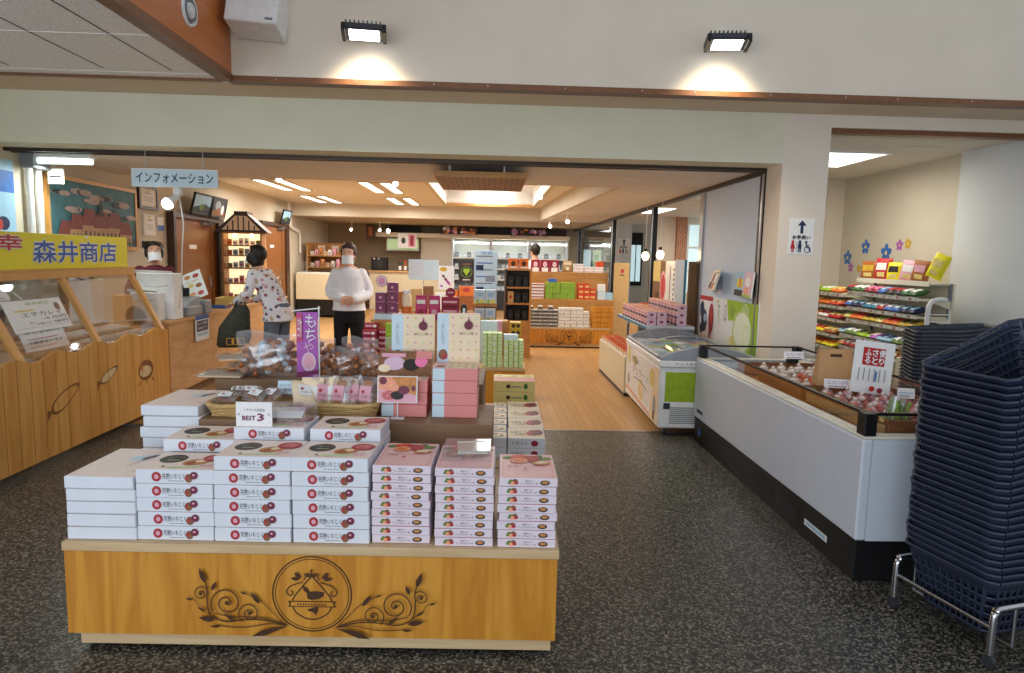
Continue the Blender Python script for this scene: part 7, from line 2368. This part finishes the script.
# ------------------------------------------------------------------ back wall: lit fridges, canopy, kitchen counter, food posters
BW = 19.35
mb = MB(); mb.box(-3.2, 2.24, BW - .35, 19.98, 2.0, 2.12, 'cream_wall', .004); struct(mb.build('canopy'))
mb = MB(); mb.box(-3.05, -2.05, 19.9, 19.98, 2.125, 2.34, 'black'); mb.box(-1.0, 2.24, 19.9, 19.98, 2.125, 2.34, 'dark_wood'); struct(mb.build('trim_16'))
random.seed(41)
KWG = Kind(lambda: simple_box('chilled_pack', .10, .10, .12, 'ice_blue', 'paper', lambda f: f.rect(.2, .8, .3, .7, 'paper')))
KWB = Kind(lambda: simple_box('chilled_pack', .10, .10, .15, 'vent_grey', 'paper', lambda f: f.rect(.2, .8, .3, .6, 'skyblue')))
for q in range(3):
    x0 = -1.08 + 1.1 * q
    t = thing('wall_fridge', 'lit open wall fridge at the back, %s of three' % ['left', 'middle', 'right'][q], 'fridge', (x0, BW, 0), 0, 'lit wall fridges')
    mb = MB(); mb.box(0, .04, -.3, .5, 0, 1.98, 'white_case'); mb.box(1.05, 1.09, -.3, .5, 0, 1.98, 'white_case'); mb.box(.04, 1.05, .45, .5, 0, 1.98, 'fridge_white'); mb.build('cabinet', t)
    mb = MB(); mb.box(.04, 1.05, -.35, .45, 0, .55, 'charcoal', .01); mb.build('base', t)
    for z in (.85, 1.15, 1.45):
        mb = MB(); mb.box(.04, 1.05, -.2, .45, z, z + .025, 'white_case'); mb.box(.04, 1.05, -.212, -.2, z - .01, z + .035, 'fridge_white'); mb.build('shelf', t)
    mb = MB(); mb.box(.04, 1.05, -.3, -.22, 1.86, 1.91, 'tube_white', .01); mb.build('light_strip', t)
    for zi, z in enumerate((.551, .876, 1.176, 1.476)):
        for k in range(8):
            (KWG if (k + zi) % 3 else KWB).put((x0 + .13 + .118 * k, BW - .1, z), 0, 'pale chilled pack, %s from left on %s shelf of the %s wall fridge' % (NTH[k], ['bottom', 'second', 'third', 'top'][zi], ['left', 'middle', 'right'][q]), 'chilled pack', 'chilled packs in the wall fridges')
def food_poster(x, w, label):
    mb = MB(); mb.box(x, x + w, 19.0, 19.012, 2.08, 2.325, 'ink', .001); f = front(mb, x, x + w, 19.0, 2.08, 2.325)
    random.seed(int(x * 10) + 50)
    for k in range(9): f.disc(random.uniform(.1, .9), random.uniform(.25, .8), random.uniform(.03, .07), random.uniform(.03, .06), random.choice(['meat_red', 'paper', 'pastry', 'rose', 'violet', 'fig_brown', 'grey_plastic']), 12)
    f.rect(.05, .95, .06, .14, 'lilac')
    mb.tube([(x + .1, 19.006, 2.325), (x + .1, 19.006, 2.345)], .004, 'steel', 6); mb.tube([(x + w - .1, 19.006, 2.325), (x + w - .1, 19.006, 2.345)], .004, 'steel', 6)
    o = mb.build('food_poster'); tag(o, label, 'poster', 'dark food posters')
food_poster(-1.40, .52, 'dark food poster hanging over the back canopy, leftmost'); food_poster(-.86, .50, 'dark food poster hanging over the back canopy, second from left'); food_poster(.58, .48, 'dark food poster hanging over the back canopy, third from left'); food_poster(1.08, .52, 'dark food poster hanging over the back canopy, rightmost')
t = thing('kitchen_counter', 'panelled wooden kitchen counter at the back left', 'counter', (-3.3, 18.6, 0))
mb = MB(); mb.box(0, 2.1, 0, .6, 0, 1.02, 'case_beige'); f = front(mb, 0, 2.1, 0, 0, 1.02); [f.rect(k / 22, k / 22 + .004, 0, 1, 'soffit_paint') for k in range(1, 22)]; mb.build('panelling', t)
mb = MB(); mb.box(-.04, 2.14, -.05, .62, 1.021, 1.06, 'counter_wood', .006); mb.build('counter_top', t)
mb = MB(); mb.box(-2.98, -2.05, 19.55, 19.62, 1.62, 1.98, 'white'); mb.box(-2.95, -2.08, 19.54, 19.55, 1.66, 1.95, 'lit_window_green'); struct(mb.build('window_7'))
mb = MB(); mb.box(-2.0, -1.1, 19.6, 19.98, 1.06, 2.0, 'upper_wall'); struct(mb.build('wall_kitchen'))
o = simple_box('black_oven', .42, .36, .36, 'black', 'charcoal', lambda f: (f.rect(.1, .75, .2, .8, 'lcd_dark'), f.disc(.2, .9, .02, .02, 'paper', 8), f.disc(.5, .9, .02, .02, 'paper', 8))); o.location = (-3.06, 18.86, 1.061); tag(o, 'black oven on the kitchen counter at the back', 'oven')
for k in range(6):
    jar('seasoning_bottle', 'dark bottle on the kitchen counter, %s from left' % NTH[k], 'bottle', -2.5 + .15 * k, 18.85, 1.061, .04, .30, 'amber' if k % 2 else 'charcoal', 'paper', 'red', 'bottles on the kitchen counter')
mb = MB()
mb.box(-.26, .26, -.005, .005, 0, .40, 'poster_white', .001); f = front(mb, -.26, .26, -.005, 0, .4); f.disc(.3, .5, .06, .09, 'charcoal', 12); f.rect(.55, .95, .05, .95, 'rose'); f.rect(.65, .85, .15, .85, 'crimson')
o = mb.build('menu_poster', None, (-2.32, 18.98, 1.70)); tag(o, 'white and pink menu poster in front of the green lit kitchen window', 'poster')
mb = MB(); mb.tube([(-2.4, 18.985, 2.1), (-2.4, 18.985, 2.0)], .004, 'steel', 6)
mb = MB(); mb.box(-3.45, -3.2, 18.9, 18.94, 1.92, 2.33, 'dark_wood', .005); front(mb, -3.45, -3.2, 18.9, 1.92, 2.33).rect(.3, .7, .2, .8, 'amber'); o = mb.build('hanging_board'); tag(o, 'dark wooden board hanging beside the pendant bulb', 'board')
# ------------------------------------------------------------------ people
def floral():
    m, N, L, b = P('floral_cloth')
    tc = N.new('ShaderNodeTexCoord')
    vo = N.new('ShaderNodeTexVoronoi'); vo.inputs['Scale'].default_value = 21
    L.new(tc.outputs['Object'], vo.inputs['Vector'])
    sp = N.new('ShaderNodeMath'); sp.operation = 'LESS_THAN'; sp.inputs[1].default_value = 0.42
    L.new(vo.outputs['Distance'], sp.inputs[0])
    sep = N.new('ShaderNodeSeparateColor'); L.new(vo.outputs['Color'], sep.inputs[0])
    r = N.new('ShaderNodeValToRGB'); r.color_ramp.interpolation = 'CONSTANT'
    e = r.color_ramp.elements
    e[0].position, e[0].color = 0.0, (*lin((222, 224, 232)), 1)
    e[1].position, e[1].color = 0.42, (*lin((150, 70, 96)), 1)
    for p, c in ((0.54, (110, 84, 104)), (0.66, (188, 168, 130)), (0.76, (92, 104, 140)), (0.86, (206, 150, 160))):
        k = e.new(p); k.color = (*lin(c), 1)
    L.new(sep.outputs[0], r.inputs[0])
    mx = N.new('ShaderNodeMix'); mx.data_type = 'RGBA'
    mx.inputs[6].default_value = (*lin((222, 224, 232)), 1)
    L.new(sp.outputs[0], mx.inputs[0]); L.new(r.outputs[0], mx.inputs[7]); L.new(mx.outputs[2], b.inputs['Base Color'])
    b.inputs['Roughness'].default_value = 0.85
    MATS['floral_cloth'] = m
floral()

def fuse(mb, name, parent, voxel, m, smooth=4):
    """fuse overlapping closed lofts into one continuous skin"""
    o = mb.build(name)
    r = o.modifiers.new('fuse', 'REMESH'); r.mode = 'VOXEL'; r.voxel_size = voxel; r.use_smooth_shade = True
    s = o.modifiers.new('soft', 'SMOOTH'); s.factor = 0.5; s.iterations = smooth
    bpy.context.view_layer.update()
    me = bpy.data.meshes.new_from_object(o.evaluated_get(bpy.context.evaluated_depsgraph_get()))
    o.modifiers.clear(); old = o.data; o.data = me; bpy.data.meshes.remove(old)
    me.materials.clear(); me.materials.append(MATS[m])
    me.polygons.foreach_set('material_index', [0] * len(me.polygons))
    me.polygons.foreach_set('use_smooth', [True] * len(me.polygons))
    me.name = name
    if parent is not None: o.parent = parent
    return o

def limb(mb, pts, rad, m='skin', n=12):
    """tapered limb with rounded ends"""
    P_ = curve([tuple(p) for p in pts], 5)
    L_ = len(P_) - 1
    rr = []
    for i in range(len(P_)):
        t = i / L_ * (len(rad) - 1); a = int(min(t, len(rad) - 2)); rr.append(rad[a] + (rad[a + 1] - rad[a]) * (t - a))
    mb.tube(P_, rr, m, n)
    mb.ball(P_[0], rr[0], m, n, 8); mb.ball(P_[-1], rr[-1], m, n, 8)

def hand(mb, wrist, d, nrm, side, curl=.5):
    d = V(d).normalized(); nrm = V(nrm); nrm = (nrm - d * nrm.dot(d)).normalized(); s = d.cross(nrm) * side
    keep = mb.M.copy()
    R = Matrix((s, d, nrm)).transposed().to_4x4()
    mb.M = keep @ Matrix.Translation(V(wrist)) @ R
    mb.ball((0, .015, 0), (.026, .03, .02), 'skin', 10, 6)
    mb.ball((0, .05, 0), (.040, .046, .016), 'skin', 12, 8)
    for k, (x, l) in enumerate(((-.030, .054), (-.010, .068), (.010, .072), (.030, .064))):
        mb.tube([(x, .078, 0), (x * 1.05, .078 + l * .45, -.010 * curl), (x * 1.05, .078 + l * (1 - .3 * curl), -.034 * curl), (x, .078 + l * (1 - .5 * curl), -.055 * curl)], [.0092, .0088, .008, .0066], 'skin', 8)
    mb.tube([(.030, .03, 0), (.050, .055, -.010), (.052, .085, -.022)], [.012, .0105, .008], 'skin', 8)
    mb.M = keep

def person(label, loc, rz, H, pose, wear):
    """facing local -Y; pose: lean (y, shift of shoulders), head (x, y, z offsets, pitch), arms [(elbow, wrist, handdir, palmnormal)] for -x and +x side"""
    t = thing('person', label, 'person', loc, rz)
    k = H / 1.62
    ln = pose.get('lean', 0.0)
    def sp(z, y=0.0):                                   # spine point: leaning grows above the hips
        q = max(0, (z - .86)) / .5
        return V((0, y - ln * q ** 1.15, z - .18 * ln * q * q))
    f = wear.get('fem', 1)
    sh = .150 if f else .185
    neck = sp(1.36); hd = pose.get('head', (0, 0, 0))
    hb = neck + V((hd[0], -.015 + hd[1] - ln * .12, .035 + hd[2]))
    pitch = pose.get('pitch', 0.0); yaw = pose.get('yaw', 0.0)
    HR = Matrix.Rotation(yaw, 4, 'Z') @ Matrix.Rotation(-pitch, 4, 'X')
    HM = Matrix.Translation(hb) @ HR
    S0 = Matrix.Scale(k, 4)
    b = MB(); b.M = S0
    # trunk
    b.loft([(sp(.78), .15, .10), (sp(.86), .165, .112), (sp(.95), .148, .105), (sp(1.04), .135, .098), (sp(1.14), .15, .108), (sp(1.24), .158, .108), (sp(1.31), .14, .088), (sp(1.355), .08, .06)], 'skin', 18)
    b.tube([sp(1.32), sp(1.37), hb + V((0, 0, .05))], [.06, .052, .05], 'skin', 12)
    # head
    b.M = S0 @ HM
    b.loft([((0, -.035, .0), .026, .030), ((0, -.028, .018), .045, .052), ((0, -.018, .045), .058, .070), ((0, -.010, .085), .067, .084), ((0, -.004, .125), .072, .092), ((0, 0, .165), .071, .091), ((0, .004, .20), .056, .074), ((0, .004, .222), .028, .036)], 'skin', 18)
    b.tube([(0, -.092, .105), (0, -.112, .078), (0, -.090, .072)], [.008, .014, .010], 'skin', 8)
    b.ball((0, -.084, .048), (.024, .012, .008), 'skin', 8, 6)
    for s in (-1, 1): b.ball((s * .071, .004, .095), (.010, .020, .030), 'skin', 8, 6)
    b.M = S0
    # legs
    ft = pose.get('feet', ((-.09, 0.0), (.09, 0.0)))
    for s, (fx, fy) in zip((-1, 1), ft):
        hip = V((s * .085, 0, .82)); kn = V((s * .09 * .5 + fx * .5, fy * .5 - .02, .45)); an = V((fx, fy + .02, .07))
        limb(b, [hip, kn, an], [.082, .056, .054, .036])
        limb(b, [V((fx, fy + .03, .035)), V((fx, fy - .12, .028))], [.035, .03], 'skin')
    # arms
    arms = pose['arms']
    shp = []
    for s, (el, wr, hdr, pn) in zip((-1, 1), arms):
        S_ = sp(1.295) + V((s * sh, 0, 0)); shp.append(S_)
        limb(b, [S_ + V((-s * .012, 0, -.012)), V(el), V(wr)], [.040, .036, .034, .024])
        hand(b, wr, hdr, pn, s, pose.get('curl', .6))
    body = fuse(b, 'body', t, .0085 * k, 'skin', 3)
    # eyes and brows
    e = MB(); e.M = S0 @ HM
    for s in (-1, 1):
        e.ball((s * .030, -.083, .112), (.011, .006, .006), 'white', 8, 6); e.ball((s * .030, -.0875, .112), (.0055, .004, .0055), 'ink', 8, 6)
        e.tube([(s * .016, -.092, .130), (s * .032, -.090, .134), (s * .048, -.078, .130)], .003, wear['hair'], 6)
    e.build('eyes', body)
    # hair
    h = MB(); h.M = S0 @ HM
    st = wear.get('style', 'short')
    h.loft([((0, .022, .105), .076, .078), ((0, .016, .14), .082, .098), ((0, .008, .175), .081, .100), ((0, .006, .205), .068, .086), ((0, .006, .232), .044, .058), ((0, .006, .246), .012, .016)], wear['hair'], 18)
    h.ball((0, .045, .09), (.074, .055, .06), wear['hair'], 12, 8)
    if st == 'bob':
        h.ball((0, .035, .06), (.086, .072, .075), wear['hair'], 14, 9)
        for s in (-1, 1): h.ball((s * .068, -.01, .085), (.026, .058, .07), wear['hair'], 10, 8)
        h.ball((0, -.055, .178), (.070, .045, .035), wear['hair'], 12, 8)
    elif st == 'bun':
        h.ball((0, .10, .155), (.05, .045, .05), wear['hair'], 12, 8); h.ball((0, -.055, .180), (.068, .045, .032), wear['hair'], 12, 8)
        h.ball((0.045, .03, .20), (.06, .06, .055), wear['hair'], 10, 8); h.ball((-.045, .02, .20), (.06, .06, .055), wear['hair'], 10, 8); [h.ball((s * .074, .0, .115), (.020, .050, .06), wear['hair'], 10, 8) for s in (-1, 1)]
    else:
        h.ball((0, -.052, .182), (.070, .046, .036), wear['hair'], 12, 8)
        for s in (-1, 1): h.ball((s * .068, -.008, .125), (.018, .045, .045), wear['hair'], 10, 8)
    fuse(h, 'hair', t, .008, wear['hair'], 4)
    if wear.get('mask'):
        g = MB(); g.M = S0 @ HM
        def mf(u, v):
            a = (u - .5) * 2.3
            r = 1.06 + .10 * (1 - abs(2 * u - 1)) * (.6 + .4 * math.sin(PI * v))
            z = -.008 + .094 * v
            return (.066 * r * math.sin(a), -.012 - .086 * r * math.cos(a) + .012 * (1 - v), z)
        g.grid(mf, 14, 8, 'mask_white')
        for s in (-1, 1):
            g.tube([(s * .064, -.045, .085), (s * .076, .006, .105)], .0022, 'mask_white', 6); g.tube([(s * .064, -.042, .0), (s * .077, .01, .075)], .0022, 'mask_white', 6)
        g.build('face_mask', t)
    # upper garment
    c = MB(); c.M = S0
    low = wear.get('hem', .74)
    fl = wear.get('flare', .0)
    secs = []
    for z in (low, .80, .88, .96, 1.05, 1.14, 1.24, 1.31, 1.352):
        if z < low: continue
        base = {.80: (.178, .128), .88: (.182, .130), .96: (.172, .124), 1.05: (.166, .120), 1.14: (.172, .124), 1.24: (.172, .124), 1.31: (.138, .100), 1.352: (.072, .066)}.get(z, (.182 + fl, .132 + fl))
        secs.append((sp(z), *base))
    c.loft(secs, wear['top'], 20)
    sl = wear.get('sleeve', .85)
    for s, S_, (el, wr, _, _) in zip((-1, 1), shp, arms):
        e_, w_ = V(el), V(wr)
        end = e_ + (w_ - e_) * sl
        limb(c, [S_ + V((-s * .010, 0, -.012)), e_, end], [.058, .055, .053, .048], wear['top'])
    o = fuse(c, wear.get('topname', 'tunic'), t, .011, wear['top'], 5)
    # trousers or skirt
    p = MB(); p.M = S0
    p.loft([(V((0, 0, .72)), .172, .118), (V((0, 0, .80)), .174, .122), (V((0, 0, .90)), .165, .118), (V((0, -ln * .02, .94)), .15, .108)], wear['bottom'], 18)
    for s, (fx, fy) in zip((-1, 1), ft):
        limb(p, [V((s * .085, 0, .80)), V((s * .045 + fx * .5, fy * .5 - .02, .45)), V((fx, fy + .02, .10))], [.094, .078, .068, .058], wear['bottom'])
    fuse(p, 'trousers', t, .012, wear['bottom'], 4)
    # shoes
    for s, (fx, fy) in zip((-1, 1), ft):
        q = MB(); q.M = S0
        q.loft([((fx, fy - .045, .001), .042, .125), ((fx, fy - .045, .03), .044, .127), ((fx, fy - .035, .055), .040, .105), ((fx, fy + .02, .085), .036, .05)], wear.get('shoe', 'black'), 14)
        q.build('shoe', t)
    return t

# staff member in a white smock, hands folded
person('staff member in a white smock with mask and folded hands standing in the shop', (-1.58, 7.62, 0), .10, 1.63,
       dict(lean=.03, head=(.0, -.005, -.01), pitch=.10, yaw=-.12, curl=.7,
            arms=[((-.215, .02, 1.06), (-.055, -.185, 1.005), (1, -.15, -.12), (0, 1, .3)), ((.215, .02, 1.06), (.06, -.195, .985), (-1, -.1, -.12), (0, 1, .3))],
            feet=((-.10, 0), (.10, .02))),
       dict(hair='hair_brown', style='short', mask=True, top='cloth_white', topname='white_smock', hem=.86, flare=.012, sleeve=.88, bottom='cloth_black', shoe='black'))
# customer leaning over the counter
person('customer with black bob in a floral blouse leaning over the service counter', (-2.345, 7.50, 0), -PI / 2 - .30, 1.63,
       dict(lean=.24, head=(.0, -.02, -.01), pitch=.45, yaw=.0, curl=.5,
            arms=[((-.235, -.20, 1.05), (-.16, -.44, .93), (.25, -1, -.25), (0, .2, 1)), ((.235, -.20, 1.05), (.14, -.44, .92), (-.2, -1, -.2), (0, .2, 1))],
            feet=((-.10, .04), (.10, -.03))),
       dict(hair='hair_dark', style='bob', mask=True, top='floral_cloth', topname='floral_blouse', hem=.74, flare=.02, sleeve=.80, bottom='cloth_denim', shoe='charcoal'))
# clerk behind the counter
person('masked clerk with dark hair tied up behind the counter and white cartons', (-3.68, 7.50, 0), .55, 1.62,
       dict(lean=.10, head=(.0, -.03, -.02), pitch=.40, yaw=.0, curl=.5,
            arms=[((-.24, -.06, 1.05), (-.14, -.19, .98), (.3, -1, -.1), (0, .2, 1)), ((.24, -.06, 1.05), (.14, -.19, .98), (-.3, -1, -.1), (0, .2, 1))]),
       dict(hair='hair_dark', style='bun', mask=True, top='cloth_maroon', topname='maroon_jacket', hem=.80, sleeve=.9, bottom='cloth_black', shoe='black'))
# man at the back
person('dark haired man behind the far stepped stand, only his head showing', (.875, 12.95, 0), PI + .4, 1.77,
       dict(lean=.02, head=(0, 0, 0), pitch=.12, yaw=.0, curl=.5,
            arms=[((-.27, .02, 1.05), (-.23, -.14, .86), (0, -.5, -1), (1, 0, 0)), ((.27, .02, 1.05), (.23, -.14, .86), (0, -.5, -1), (-1, 0, 0))]),
       dict(fem=0, hair='hair_dark', style='short', top='cloth_white', topname='white_shirt', hem=.80, sleeve=.9, bottom='cloth_black', shoe='black'))

# quilted tote bag hanging from the customer's arm
t = thing('tote_bag', 'dark olive quilted tote bag hanging from the arm of the customer', 'bag', (-2.77, 7.39, .455), .35)
mb = MB()
secs = []
for i, (z, a, b_) in enumerate(((0, .13, .05), (.03, .165, .075), (.12, .175, .085), (.22, .160, .075), (.32, .125, .06), (.40, .095, .045), (.46, .06, .03))):
    secs.append(((.22 * (z - .2) + .012 * math.sin(20 * z), 0, z), a, b_))
mb.loft(secs, 'cloth_olive', 20)
f = Face(mb, (-.12, -.098, .0), (1, -.0, 0), (0, -.02, 1), .2, .14, .004)
mb.build('bag_body', t)
mb = MB(); mb.box(-.10, .10, -.112, -.104, .03, .12, 'ink', .002); f = front(mb, -.1, .1, -.112, .03, .12); f.frame(.04, .96, .08, .92, .006, 'mustard'); f.rect(.3, .42, .2, .8, 'mustard'); f.rect(.55, .68, .2, .8, 'mustard'); mb.build('patterned_panel', t)
for s in (-1, 1):
    mb = MB(); mb.tube(curve([(.0, s * .025, .43), (.02, s * .02, .50), (.07, s * .012, .55), (.10, s * .02, .50), (.11, s * .025, .43)]), .009, 'cloth_olive', 8); mb.build('handle', t)
